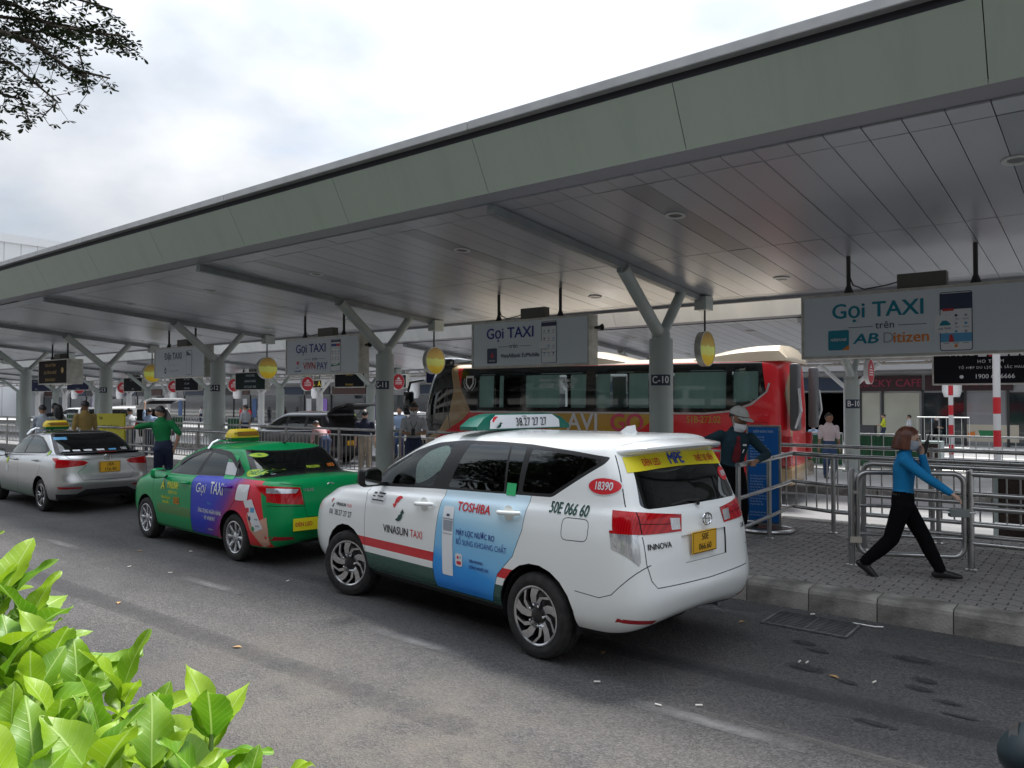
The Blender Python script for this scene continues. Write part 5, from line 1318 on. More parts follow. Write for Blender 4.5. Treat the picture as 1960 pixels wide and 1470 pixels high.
VIOS = dict(paint=green_paint(), ar=.352, wheels=(.98, 3.53), rim='bright', zroof=1.43, sign=(1.98, .15), hy=.835, mirror=(2.93, 1.0), glass=(8.1, 10.1), backm=GLASS,
    rows=[(.30, 4.1, .70, .26, .21, .21, .2), (.13, 4.30, .79, .31, .225, .225, .20), (.05, 4.36, .835, .42, .36, .36, .34), (.02, 4.40, .85, .55, .54, .54, .52), (.035, 4.38, .85, .70, .73, .71, .66), (.06, 4.30, .842, .88, .89, .85, .78), (.09, 4.12, .82, 1.0, .99, .92, .88), (.17, 3.98, .775, 1.07, 1.045, .965, .94),
          (.60, 3.42, .75, 1.085, 1.06, .98, .99), (.83, 2.95, .70, 1.225, 1.235, 1.2, 1.22), (1.06, 2.45, .63, 1.35, 1.385, 1.36, 1.37), (1.15, 2.3, .55, 1.395, 1.42, 1.405, 1.405), (1.2, 2.2, .28, 1.43, 1.45, 1.44, 1.435), (1.22, 2.18, 0, 1.44, 1.46, 1.45, 1.44)],
    dlo=[(3.06, .985), (2.55, 1.22), (2.1, 1.365), (1.75, 1.385), (1.4, 1.36), (1.12, 1.275), (.92, 1.12), (.98, 1.06), (2.2, 1.005)],
    fw=[(2.92, 1.01), (2.5, 1.205), (2.12, 1.335), (1.90, 1.35), (2.16, 1.025)], rw=[(1.82, 1.352), (1.42, 1.33), (1.18, 1.255), (1.04, 1.10), (2.06, 1.03)],
    fd=[(3.28, .97), (3.27, .32), (3.19, .25), (2.10, .25), (2.09, 1.0)], rd=[(2.09, 1.0), (2.10, .25), (1.40, .25), (1.38, .34), (.93, .78), (.95, 1.05)],
    seams=[[(3.28, .97), (3.27, .32), (3.19, .25), (2.1, .25), (1.40, .25)], [(2.09, 1.0), (2.10, .25)], [(.95, 1.055), (.93, .78), (1.38, .34), (1.40, .25)]],
    lamp_r=[(.44, .965), (.70, .99), (.98, 1.0), (.98, .84), (.70, .785), (.41, .755)], lamp_s=[(-.1, 1.0), (.55, 1.0), (.46, .955), (.24, .845), (-.1, .80)], lamp_c=[(.46, .945), (.70, .965), (.98, .975), (.98, .915), (.70, .905), (.50, .90)],
    rseams=[[(.66, 1.02), (.42, .985), (.40, .74), (.38, .60), (-.01, .59)], [(.40, .735), (.82, .76)]], head=[(4.0, .84), (4.3, .80), (4.45, .70), (4.3, .66), (4.05, .74)],
    handles=[(2.27, .90, 'front_door'), (1.15, .93, 'rear_door')], extra=None)
def vios_extra(s, root, parts):
    Wm, Ym, Om = INK['white'], mat('print_taxi_yellow', (.80, .80, .02), .4), INK['orange']
    D = lambda a, nm='lettering', off=.004: s.drape(a, root, nm, 'left', off)
    D(side_flip(text_mb('Gọi', .13, bold=.01, m=Wm, shear=.15), 1.83, .86)); D(side_flip(text_mb('TAXI', .16, bold=.02, m=Wm, sx=.72), 1.40, .88))
    D(side_flip(text_mb('Trên', .04, bold=.0, m=INK['sky']), 1.58, .68)); D(side_flip(text_mb('ỨNG DỤNG NGÂN HÀNG', .055, bold=.015, m=Wm, sx=.68), 1.57, .57)); D(side_flip(text_mb('VÍ VNPAY', .055, bold=.015, m=Wm, sx=.9), 1.57, .48)); D(side_flip(text_mb('vnpay.vn', .028, m=Wm), 1.57, .34))
    # phone held in a hand, printed on the rear wing
    q = polyart([([(-.20, .12), (-.10, -.02), (.10, .06), (.20, .10), (.22, -.05), (.20, -.24), (.10, -.28), (.0, -.18), (-.12, -.08)], mat('print_skin', (.62, .36, .26), .5))]); D(side_flip(q, .46, .52), 'printed_hand', .0045)
    q = polyart([([(-.20, .16), (-.02, .20), (.20, -.14), (.04, -.20)], INK['white'])]); D(side_flip(q, .52, .62), 'printed_phone', .0065)
    q = polyart([(rounded([(-.16, -.09), (-.12, .11), (.14, .12), (.12, -.08)], .03), INK['white'])]); D(side_flip(q, .76, .87), 'printed_card', .0075)
    q = polyart([(rrect(-.13, -.06, .02, .08, .01), INK['red']), (rrect(-.03, .05, .03, .09, .01), INK['sky']), (disc(-.05, -.05, .03, 10), INK['navy']), (disc(.02, -.17, .03, 10), INK['green']), (rrect(.05, .12, -.06, -.04, .005), INK['grey']), (rrect(.07, .15, -.14, -.12, .005), INK['grey'])]); D(side_flip(q, .53, .63), 'printed_icons', .0085)
    # green-yellow company markings on the front door
    D(side_flip(text_mb('A', .12, bold=.06, m=Ym), 2.94, .82)); D(side_flip(text_mb('MAILINH', .10, bold=.02, m=Ym, sx=.62), 2.63, .84)); D(side_flip(text_mb('GREEN TAXI', .05, bold=.01, m=Ym, sx=.7), 2.63, .74))
    for z, t in ((.655, 'TỔNG ĐÀI GỌI XE'), (.59, 'TOÀN QUỐC')): D(side_flip(text_mb(t, .036, bold=.02, m=Ym, sx=.68), 2.84, z))
    D(side_flip(text_mb('1055', .10, bold=.045, m=INK['yellow'], sx=.7), 2.52, .63), off=.004); D(side_flip(text_mb('1055', .10, bold=.02, m=Om, sx=.7), 2.52, .63), off=.006)
    q = polyart([([(0, 0), (.27, .0), (.31, -.12), (.36, -.27), (.0, -.27)], INK['green']), ]); a = side_flip(polyart([(rrect(-.13, .13, -.10, .06, .004), INK['white']), (rrect(-.12, .10, .07, .15, .004), mat('print_emerald', (.03, .45, .16), .4)), (rrect(-.13, .13, -.15, -.105, .004), mat('print_emerald', (.03, .45, .16), .4))]), 1.24, 1.17); D(a, 'window_notice', .005)
    def oval(x, z, a_, b_, view, m1, m2, txt):
        for k, mm, o in ((1, m1, .004), (.88, m2, .006)):
            pts = [(k*a_*math.cos(2*math.pi*i/24), k*b_*math.sin(2*math.pi*i/24)) for i in range(24)]
            q = polyart([(pts, mm)]); q = side_flip(q, x, z) if view == 'left' else rear_flip(q, x, z); s.drape(q, root, 'number_oval', view, o)
        q = text_mb(txt, b_*.9, bold=.02, m=INK['green'], sx=.8); q = side_flip(q, x, z) if view == 'left' else rear_flip(q, x, z); s.drape(q, root, 'lettering', view, .008)
    oval(.80, 1.115, .10, .05, 'left', INK['green'], INK['lime'], '7483'); oval(.47, 1.325, .14, .028, 'rear', INK['green'], INK['lime'], '7483')
    s.drape(rear_flip(text_mb('MAILINH', .035, bold=.03, m=INK['lime'], sx=1.1), -.18, 1.15), root, 'lettering', 'rear', .006); s.drape(rear_flip(text_mb('1055', .04, bold=.06, m=INK['orange'], sx=1.2), -.48, 1.155), root, 'lettering', 'rear', .006)
    s.drape(rear_flip(text_mb('VIOS', .04, bold=.03, m=CHROME, sx=1.2), .33, .93), root, 'lettering', 'rear', .006); lathe_badge(root, .085, 0, .955, .055)
    plate(root, ['51F', '408.22'], .015, 0, .66, .33, .165)
    p = ob('advert_plate', MB().box(-.004, .004, -.16, .16, -.075, .075), mat('print_bright_yellow', (.80, .70, .02), .4), root, (.022, .41, .52), (0, 0, R(-9)))
    Mx = Matrix(((0, 0, -1, 0), (-1, 0, 0, 0), (0, 1, 0, 0), (0, 0, 0, 1))); ob('lettering', MB().add(text_mb('ĐÈN LED', .05, bold=.03, m=INK['red'], align='LEFT', sx=.8), Matrix.Translation((-.006, .135, 0)) @ Mx), None, p)
    q = polyart([([(.80, .39), (.55, .37), (.50, .335), (.76, .335)], LAMP_R2)]); s.drape(q, root, 'reflector', 'rear', .004)
    ob('aerial', MB().tube([(1.25, -.05, 1.455), (1.18, -.05, 1.47), (.98, -.05, 1.60)], [.022, .006, .004], 8), PLAST, root)
    q = MB(); q.cbox(.66, .86, .05, .5, 1.02, 1.10, .03); ob('cushion', q, mat('grey_cushion', (.18, .2, .2), .9), root, smooth=True); q = MB(); q.cbox(.64, .80, .18, .42, 1.02, 1.085, .02); ob('tissue_pack', q, mat('blue_pack', (.08, .3, .55), .4), root)
    # rain deflectors above the side windows
    for sg in (1, -1):
        for pts in ([(2.72, 1.155), (2.4, 1.285), (2.1, 1.36), (1.9, 1.375)], [(1.85, 1.375), (1.5, 1.36), (1.25, 1.30), (1.08, 1.20)]):
            q = MB(); n = len(pts)
            for (x, z) in pts:
                h = s.bvh.ray_cast(Vector((x, 3, z)), Vector((0, -1, 0)))[0]; y = (h.y if h else .66)
                q.v += [(x, sg*(y+.012), z+.012), (x, sg*(y+.035), z-.045)]
            for i in range(n-1): q.face((2*i, 2*i+2, 2*i+3, 2*i+1))
            ob('rain_deflector', q, PLAST, root)
VIOS['extra'] = vios_extra
saloon('green saloon taxi with blue and red phone advert on its rear side', (-7.34, 5.86, 0), 177.2, VIOS)
ACC = dict(paint=silver_paint(), ar=.358, wheels=(.95, 3.55), rim='double', zroof=1.43, sign=(2.15, .18), hy=.845, mirror=(3.0, 1.0), glass=(8.1, 10.4), backm=GLASS_D, glassm=GLASS, roof_black=True,
    rows=[(.34, 4.12, .70, .28, .22, .22, .2), (.15, 4.32, .80, .34, .235, .235, .20), (.07, 4.38, .845, .44, .36, .36, .34), (.02, 4.43, .862, .55, .54, .54, .52), (.06, 4.40, .864, .68, .73, .71, .66), (.07, 4.32, .855, .86, .88, .84, .78), (.08, 4.15, .825, .98, .98, .91, .86), (.15, 3.98, .775, 1.06, 1.04, .955, .93),
          (.46, 3.45, .75, 1.085, 1.06, .975, .985), (.80, 2.95, .70, 1.24, 1.235, 1.19, 1.22), (1.15, 2.5, .62, 1.365, 1.38, 1.35, 1.37), (1.28, 2.35, .54, 1.41, 1.42, 1.40, 1.405), (1.34, 2.25, .28, 1.435, 1.45, 1.44, 1.435), (1.36, 2.22, 0, 1.44, 1.455, 1.445, 1.44)],
    dlo=[(3.15, .98), (2.6, 1.21), (2.15, 1.35), (1.8, 1.375), (1.4, 1.345), (1.1, 1.25), (.84, 1.12), (.95, 1.06), (2.3, 1.0)],
    fw=[(3.0, 1.005), (2.55, 1.195), (2.17, 1.32), (1.95, 1.34), (2.16, 1.02)], rw=[(1.87, 1.342), (1.42, 1.315), (1.15, 1.225), (.98, 1.11), (1.04, 1.085), (2.07, 1.03)],
    fd=[(3.30, .97), (3.29, .32), (3.2, .26), (2.12, .26), (2.11, 1.0)], rd=[(2.11, 1.0), (2.12, .26), (1.38, .26), (1.36, .34), (.92, .78), (.93, 1.05)],
    seams=[[(3.30, .97), (3.29, .32), (3.2, .26), (2.1, .26), (1.38, .26)], [(2.11, 1.0), (2.12, .26)], [(.93, 1.06), (.92, .78), (1.36, .34), (1.38, .26)]],
    lamp_r=[(.33, .915), (.42, .955), (.70, .975), (.95, 1.0), (.95, .86), (.80, .825), (.40, .865)], lamp_s=[(-.1, 1.0), (.50, 1.0), (.42, .965), (.15, .86), (-.1, .84)],
    rseams=[[(.66, 1.03), (.62, .985), (.30, .965)], [(.36, .86), (.50, .74), (.42, .60), (-.01, .595)]], black_low=[(-.1, .43), (.36, .43), (.52, .35), (.86, .36), (.86, .2), (-.1, .2)], head=[(4.0, .84), (4.3, .80), (4.45, .70), (4.3, .66), (4.05, .74)],
    handles=[(2.3, .90, 'front_door'), (1.17, .93, 'rear_door')])
def acc_extra(s, root, parts):
    plate(root, ['18A', '156.40'], .035, -.03, .82, .36, .2); lathe_badge(root, .07, 0, 1.0, .065, kind='h')
    q = MB(); ys = [-.66, -.55, -.3, 0, .3, .55, .66]
    q.loft([[(.30+.10*(abs(y)/.66)**3, y, 1.085), (.11+.16*(abs(y)/.66)**3, y, 1.105-.02*(abs(y)/.66)**2), (.10+.16*(abs(y)/.66)**3, y, 1.09-.02*(abs(y)/.66)**2), (.28+.1*(abs(y)/.66)**3, y, 1.05)] for y in ys]); ob('boot_spoiler', q, PLAST, root, smooth=True)
    ob('brake_light', MB().box(.098, .106, -.16, .16, 1.085, 1.098), LAMP_R2, root)
    x = .42
    for y, w, c in ((.52, .10, 'white'), (.36, .12, 'white'), (.17, .14, 'white'), (-.05, .14, 'white'), (-.27, .14, 'sky')): s.drape(polyart([([(y-w/2, 1.10), (y+w/2, 1.10), (y+w/2, 1.125), (y-w/2, 1.125)], INK[c])]), root, 'window_strip', 'rear', .006)
    s.drape(rear_flip(text_mb('1055', .04, bold=.04, m=INK['white'], sx=1.1), -.50, 1.115), root, 'lettering', 'rear', .006)
    s.drape(polyart([([(.38, 1.30), (.60, 1.30), (.58, 1.345), (.36, 1.345)], INK['sky'])]), root, 'window_sticker', 'rear', .006)
    ob('antenna_fin', MB().loft([[(1.38, y, 1.445), (1.55, y*.4, 1.45), (1.46, y*.2, 1.445+.055*(1-abs(y)/.035)), (1.39, y*.2, 1.445+.06*(1-abs(y)/.035))] for y in (-.035, -.018, 0, .018, .035)]), SILV, root)
    for sg in (1, -1):
        s.drape(polyart([([(sg*.80, .495), (sg*.44, .475), (sg*.44, .45), (sg*.78, .45)], LAMP_R2)]), root, 'reflector', 'rear', .004)
    for k, mm, o in ((1, INK['green'], .004), (.7, INK['lime'], .006)): s.drape(side_flip(polyart([([(k*.06*math.cos(2*math.pi*i/20), k*.05*math.sin(2*math.pi*i/20)) for i in range(20)], mm)]), .82, 1.07), root, 'number_oval', 'left', o)
    s.drape(side_flip(polyart([(disc(0, 0, .06, 12), INK['lime'])]), 2.72, .86), root, 'logo', 'left', .005); s.drape(side_flip(polyart([(rrect(-.06, .06, -.06, .06, .01), INK['white'])]), 2.72, .71), root, 'notice', 'left', .005)
ACC['extra'] = acc_extra
saloon('silver saloon taxi with black roof and yellow roof light parked behind the green one', (-13.655, 6.09, 0), 177.6, ACC)


# ---------------------------------------------------------------- coach in the second lane
def coach():
    root = thing('coach', 'red and gold airport coach with cream roof and teal curtains behind column C-10', 'bus', (-5.02, 15.42, slope(15.5)), R(188.1)); root.scale = (1.04,)*3
    RED = noise_mat('coach_red', (.70, .015, .025), (.74, .02, .03), 2, .3, coat=.5); GOLD = noise_mat('coach_gold', (.52, .28, .015), (.56, .32, .025), 2, .3, coat=.5); TAN = noise_mat('coach_tan', (.42, .29, .15), (.46, .32, .17), 2, .3, coat=.8)
    CREAM = noise_mat('coach_cream', (.68, .57, .42), (.74, .63, .47), 2, .35, coat=.6); BLK = mat('coach_black_glass', (.006, .008, .009), .06, coat=1.); SIL = mat('coach_silver_line', (.6, .6, .6), .3, .6)
    CG = glass_mat('coach_window_glass', (.93, .99, .98), .02)
    z = .95
    rows = [(.1, 8.15, 1.06, .36, .36, .36, .34), (.03, 8.25, 1.13, .42, .42, .42, .40), (.0, 8.3, 1.15, .9, .9, .9, .9), (.0, 8.3, 1.15, 1.6, 1.6, 1.6, 1.6), (.02, 8.2, 1.14, 2.1, 2.1, 2.1, 2.1), (.05, 8.05, 1.11, 2.5, 2.5, 2.5, 2.5), (.08, 7.95, 1.07, 2.59, 2.6, 2.6, 2.62), (.14, 7.85, .95, 2.66, 2.67, 2.67, 2.72), (.2, 7.8, .5, 2.70, 2.71, 2.71, 2.76), (.22, 7.75, 0, 2.71, 2.72, 2.72, 2.77)]
    s = Shell(rows, 6, 4)
    low = lambda f: f.calc_center_median().y > .5 and f.calc_center_median().z < 1.1
    for x in (1.95, 6.35): s.delete(arch(x, .42, .50), 'xz', low)
    s.where(lambda u, v, c: c.z > 2.6, 'roof', ('body',))
    s.region([(5.72, 1.63), (2.36, 1.63), (3.3, .9), (3.7, .5), (3.0, .5), (4.2, 1.1)], 'side_stripe', 'xz', SIDE, ('body',))
    s.region([(7.32, 2.75), (7.10, 2.6), (6.98, 2.15), (6.72, 1.66), (6.95, 1.45), (8.2, .75), (8.5, .75), (7.55, 1.25), (7.28, 1.62), (7.17, 2.12), (7.27, 2.6), (7.42, 2.75)], 'front_stripe', 'xz', lambda f: f.normal.y > .15, ('body', 'roof'))
    s.region([(9, 3), (7.42, 2.75), (7.27, 2.6), (7.17, 2.12), (7.28, 1.62), (7.55, 1.25), (8.5, .75), (9, .75)], 'front_mask', 'xz', lambda f: f.normal.y > -.1, ('body', 'roof'))
    s.region([(6.95, 2.60), (.47, 2.585), (.40, 2.05), (.66, 1.84), (1.05, 1.71), (1.5, 1.665), (6.72, 1.665), (6.98, 2.15)], 'window_band', 'xz', SIDE, ('body',))
    s.seam([(.34, 2.2), (.385, 2.05), (.65, 1.82), (1.04, 1.69), (1.5, 1.645), (6.72, 1.645)], 'xz', .035, SIDE, name='silver_line', over=('body', 'side_stripe'))
    wins = [(6.52, 5.45), (5.35, 3.92), (3.72, 2.30), (2.12, 1.10)]
    for a, b_ in wins: s.region(rounded([(a, 2.5), (b_, 2.5), (b_, 1.735), (a, 1.735)], .05), 'w%g' % a, 'xz', SIDE, ('window_band',))
    s.region(rounded([(1.0, 2.5), (.52, 2.49), (.52, 1.93), (1.0, 1.80)], .05), 'w1', 'xz', SIDE, ('window_band',))
    s.region(rounded([(8.05, 2.4), (7.42, 2.4), (7.42, 1.5), (7.95, 1.35)], .08), 'driver_window', 'xz', SIDE, ('front_mask',))
    s.region([(-.2, 2.6), (.05, 2.6), (.11, 2.0), (.05, 1.6), (.02, .45), (-.2, .4)], 'rear_corner_stripe', 'xz', lambda f: f.normal.y > .1, ('body',))
    for zz in (1.02,): s.seam([(5.9, zz), (.3, zz)], 'xz', .012, SIDE, over=('body', 'side_stripe'))
    s.seam(rounded([(.75, 1.50), (.38, 1.50), (.38, 1.15), (.75, 1.15)], .04), 'xz', .01, SIDE, True, over=('body',))
    s.where(lambda u, v, c: v < .9, 'underbody', ('body',))
    sp = {'body': (RED, False), 'roof': (CREAM, False), 'side_stripe': (GOLD, True), 'front_stripe': (TAN, True), 'front_mask': (BLK, False), 'window_band': (BLK, True), 'silver_line': (SIL, True, .004), 'driver_window': (GLASS, True, 0, 'window'), 'rear_corner_stripe': (TAN, True), 'panel_gap': (GAP, False, -.003), 'underbody': (PLAST_M, False), 'w1': (CG, True, 0, 'window')}
    for a, b_ in wins: sp['w%g' % a] = (CG, True, 0, 'window')
    s.build(root, sp)
    s.trim(root, LINING, ['w%g' % a for a, _ in wins]+['w1', 'driver_window', 'panel_gap', 'silver_line'], -.03)
    CUR = noise_mat('teal_curtain', (.62, .90, .86), (.70, .95, .92), 3, .9, vec=(4, 1, .3)); CURD = mat('coach_interior_dark', (.02, .025, .03), .8)
    for (a, b_) in ((6.52, 6.15), (5.35, 4.55), (4.28, 3.95), (3.72, 3.42), (3.02, 2.62), (2.10, 1.12), (.98, .54), (6.0, 5.9)):
        zt = 1.74 if a > 1.05 else 1.86
        for v_ in ('left', 'right'): s.drape(polyart([([(a, zt), (b_, zt), (b_, 2.42), (a, 2.42)], CUR)]), root, 'curtain', v_, -.06)
    for (a, b_) in wins+[(1.0, .52)]: s.drape(polyart([([(a, 2.42), (b_, 2.42), (b_, 2.5), (a, 2.5)], CURD)]), root, 'luggage_rack', 'left', -.05)
    WM = INK['white']
    for (a, b_) in ((5.0, 4.0), (3.3, 2.9), (1.8, 1.12), (.96, .75), (6.5, 6.1)): s.drape(polyart([([(a, 2.44), (b_, 2.44), (b_+.04, 2.455), (a-.04, 2.455)], mat('cabin_light', (.6, .75, .75), .4))]), root, 'cabin_light_strip', 'left', -.045)
    # rooftop air-conditioning pods
    def pod(x0, x1, h, w, ramp0, ramp1):
        rings = []
        for i in range(13):
            t = i/12; x = x0+(x1-x0)*t; hh = h*min(1, (math.sin(min(1, t/ramp0)*math.pi/2) if ramp0 else 1))*min(1, (math.sin(min(1, (1-t)/ramp1)*math.pi/2) if ramp1 else 1)); hh = max(hh, .012)
            rings.append([(x, -w, 2.60), (x, -w*.97, 2.64+hh*.6), (x, -w*.8, 2.66+hh*.95), (x, 0, 2.68+hh), (x, w*.8, 2.66+hh*.95), (x, w*.97, 2.64+hh*.6), (x, w, 2.60)])
        return ob('roof_pod', MB().loft(rings), CREAM, root, smooth=True)
    pod(.05, 1.75, .24, 1.06, .06, .8); pod(3.12, 6.5, .27, 1.06, .35, .3)
    q = MB(); q.cbox(7.2, 8.0, -1.05, 1.05, 2.55, 2.86, .12); ob('front_cap', q, BLK, root, smooth=True)
    D = lambda a, nm='lettering', off=.008: s.drape(a, root, nm, 'left', off)
    LS, LP = mat('coach_letter_silver', (.75, .75, .76), .4, 0.), mat('coach_letter_pink', (.70, .08, .16), .35)
    D(side_flip(text_mb('AVI', .35, bold=.03, m=LS, sx=.95, align='LEFT'), 4.34, 1.44)); D(side_flip(text_mb('GO', .35, bold=.03, m=LP, sx=.95, align='LEFT'), 3.40, 1.44))
    D(side_flip(text_mb('51B-273.02', .13, bold=.02, m=GOLD, sx=.78), 1.52, 1.53))
    D(side_flip(text_mb('Airport — Vung Tau City', .095, bold=.012, m=WM, sx=.62), 4.55, 2.31)); D(side_flip(text_mb('HOTLINE: 1900.636.967', .095, bold=.012, m=WM, sx=.62), 4.58, 2.19))
    q = polyart([([(-.10, .14), (.10, .14), (.11, -.02), (.06, -.12), (0, -.17), (-.06, -.12), (-.11, -.02)], WM)]); D(side_flip(q, 6.74, 2.29), 'crest'); q = polyart([([(-.07, .09), (.07, .09), (.075, -.02), (0, -.12), (-.075, -.02)], INK['black'])]); D(side_flip(q, 6.74, 2.29), 'crest', .011)
    for sg in (-1, 1): D(side_flip(polyart([([(sg*.13, .08), (sg*.15, .0), (sg*.12, -.10), (sg*.05, -.18), (sg*.055, -.19), (sg*.135, -.11), (sg*.165, .0), (sg*.14, .085)], WM)]), 6.74, 2.29), 'crest')
    for (x, z2) in ((.56, 1.46), (.56, 1.42)): D(side_flip(polyart([(rrect(-.12, .12, -.008, .008, .004), mat('coach_red_dark', (.3, .01, .02), .4))]), x, z2), 'vent_slot')
    for sg in (1, -1):
        make_wheel(root, 1.95, sg*.98, .44, .26, .27, 'bright', 0, sg); make_wheel(root, 6.35, sg*.98, .44, .26, .27, 'bright', 0, sg)
        ob('tail_lamp', MB().cbox(-.03, .14, *sorted((sg*.95, sg*1.165)), .72, 1.26, .03), LAMP_R2, root, smooth=True)
        ob('rear_mirror_box', MB().cbox(-.16, .0, *sorted((sg*.80, sg*1.10)), 1.35, 2.55, .05), mat('dark_grey_plastic', (.09, .095, .1), .4), root, smooth=True)
        ob('rear_bracket', MB().tube([(-.1, sg*1.08, 1.4), (-.2, sg*1.1, 1.7), (-.16, sg*1.09, 2.1)], .025, 8), SILV, root)
    ob('bumper', MB().cbox(-.06, .3, -1.12, 1.12, .38, .7, .06), TAN, root, smooth=True)
    q = MB(); q.tube([(7.95, 1.2, 2.35), (8.25, 1.3, 2.3), (8.3, 1.32, 2.1)], .03, 8); q.cbox(8.2, 8.38, 1.2, 1.42, 1.55, 2.1, .05); ob('wing_mirror', q, BLK, root, smooth=True)
    return root
coach()

# ---------------------------------------------------------------- background cars
def bg_car(label, loc, deg, paint_m, kind='mpv', rim='double', group=None, scale=.93, name='car', tailgate=False, detail=True, cat='car'):
    root = thing(name, label, cat, loc, R(deg), group); root.scale = (scale,)*3
    if kind == 'mpv':
        rows = [(.30, 4.4, .78, .26, .24, .24, .22), (.08, 4.64, .88, .42, .36, .36, .36), (.02, 4.73, .905, .60, .6, .6, .55), (.05, 4.66, .90, .93, .95, .93, .86), (.10, 4.4, .86, 1.12, 1.13, 1.06, 1.0), (.13, 3.95, .82, 1.18, 1.18, 1.10, 1.10), (.25, 3.35, .76, 1.42, 1.42, 1.38, 1.40), (.38, 2.85, .69, 1.60, 1.62, 1.60, 1.61), (.36, 2.65, .58, 1.69, 1.70, 1.69, 1.68), (.34, 2.5, 0, 1.74, 1.76, 1.75, 1.73)]
        dlo = [(3.55, 1.13), (3.1, 1.36), (2.7, 1.53), (2.3, 1.60), (1.2, 1.61), (.55, 1.56), (.45, 1.24), (2.2, 1.19)]; wins = [[(3.25, 1.16), (3.0, 1.36), (2.68, 1.50), (2.25, 1.57), (2.3, 1.21)], [(2.15, 1.57), (1.35, 1.58), (1.35, 1.24), (2.2, 1.22)], [(1.22, 1.575), (.65, 1.53), (.57, 1.28), (1.22, 1.255)]]; wx, ar, g = (1.03, 3.76), .41, (5.1, 7.1); r_ = .335
        lr = [(.42, 1.16), (.95, 1.2), (.95, .98), (.45, 1.02)]; ls = [(-.1, 1.2), (.3, 1.2), (.2, .98), (-.1, .98)]
    else:
        rows = [(.3, 4.1, .70, .26, .21, .21, .2), (.05, 4.36, .835, .42, .36, .36, .34), (.02, 4.40, .85, .55, .54, .54, .52), (.06, 4.30, .842, .88, .89, .85, .78), (.12, 4.1, .81, 1.02, 1.0, .93, .89), (.60, 3.42, .75, 1.085, 1.06, .98, .99), (.83, 2.95, .70, 1.225, 1.235, 1.2, 1.22), (1.06, 2.45, .63, 1.35, 1.385, 1.36, 1.37), (1.18, 2.2, .4, 1.42, 1.44, 1.43, 1.42), (1.22, 2.18, 0, 1.44, 1.46, 1.45, 1.44)]
        dlo = VIOS['dlo']; wins = [VIOS['fw'], VIOS['rw']]; wx, ar, g = (.98, 3.53), .352, (5.1, 7.1); r_ = .303; lr, ls = VIOS['lamp_r'], VIOS['lamp_s']
    s = Shell(rows, 4, 3); low = lambda f: f.calc_center_median().y > .45 and f.calc_center_median().z < .9
    for x in wx: s.delete(arch(x, r_, ar, 16), 'xz', low)
    s.region(rounded(dlo, .05, 2), 'window_surround', 'xz', SIDE)
    sp = {'body': (paint_m, False), 'window_surround': (PLAST, True), 'back_window': (GLASS_D, False), 'windscreen': (GLASS_D, False), 'tail_lamp': (LAMP_R2, True, .003), 'panel_gap': (GAP, False, -.003), 'underbody': (PLAST_M, False), 'headlamp': (LAMP_C, True, .003)}
    for i, w in enumerate(wins): s.region(rounded(w, .03, 2), 'w%d' % i, 'xz', SIDE, ('window_surround',)); sp['w%d' % i] = (GLASS_D, True, 0, 'window')
    s.region(lr, 'tail_lamp', 'yz', REAR, ('body',)); s.region(ls, 'tail_lamp', 'xz', lambda f: f.normal.y > .3 and not REAR(f), ('body',))
    xb = 2.2; s.seam([(xb, 1.0), (xb+.08, .35)], 'xz', .01, SIDE, over=('body',)); s.seam([(1.2, 1.0), (1.3, .7), (1.5, .4)], 'xz', .01, SIDE, over=('body',)); s.seam([(3.35, 1.0), (3.3, .35)], 'xz', .01, SIDE, over=('body',))
    s.where(lambda u, v, c: u > 11.7 and g[0] < v < g[1], 'windscreen', ('body',)); s.where(lambda u, v, c: v < .9, 'underbody', ('body',))
    s.region([(3.95, .95), (4.8, .86), (4.8, .7), (4.1, .78)], 'headlamp', 'xz', lambda f: f.normal.y > .1 and f.calc_center_median().x > 3.7, ('body',))
    if tailgate:
        s.region([(-.1, 1.62), (.60, 1.60), (.72, 1.2), (.70, .62), (-.1, .62)], 'opening', 'yz', REAR)
        sp['opening'] = (BLACK, False, -.03, 'boot_opening')
        gt = MB(); rings = []
        for y in (-.66, -.6, 0, .6, .66): k = 1 if abs(y) < .65 else .85; rings.append([(.42, y, 1.70), (.10, y*k, 1.90), (-.45, y*k, 2.02), (-.72, y*k, 1.98), (-.70, y*k, 1.93), (-.42, y*k, 1.95), (.10, y*k, 1.83), (.40, y, 1.65)])
        tg = ob('tailgate', gt.loft(rings), paint_m, root, smooth=True); ob('tailgate_window', MB().poly([(.05, -.5, 1.80), (-.38, -.48, 1.925), (-.38, .48, 1.925), (.05, .5, 1.80)]), BLACK, tg)
    else: s.where(lambda u, v, c: u < 2.9 and g[0] < v < g[1], 'back_window', ('body',))
    s.build(root, sp); s.trim(root, LINING, ['w0', 'w1', 'w2', 'back_window', 'windscreen', 'panel_gap', 'opening'])
    for x in wx: wheel_well(root, x, ar-.005, .45, .80)
    for sg in (1, -1):
        for x in wx: make_wheel(root, x, sg*.76, r_, .2, r_*.64, rim, 0, sg)
    for sg in (1, -1): ob('wing_mirror', MB().cbox(dlo[0][0]-.4, dlo[0][0]-.25, *sorted((sg*.86, sg*1.05)), dlo[0][1]+.02, dlo[0][1]+.16, .03), paint_m, root, smooth=True)
    plate(root, ['51G', '612.08'], .0, 0, .72 if kind == 'mpv' else .66, .33, .165)
    return root
BLKP = paint('black_car_paint', (.006, .006, .009)); WHP = paint('white_car_paint', (.75, .76, .77)); SLP = paint('silver_car_paint', (.42, .43, .44), .6)


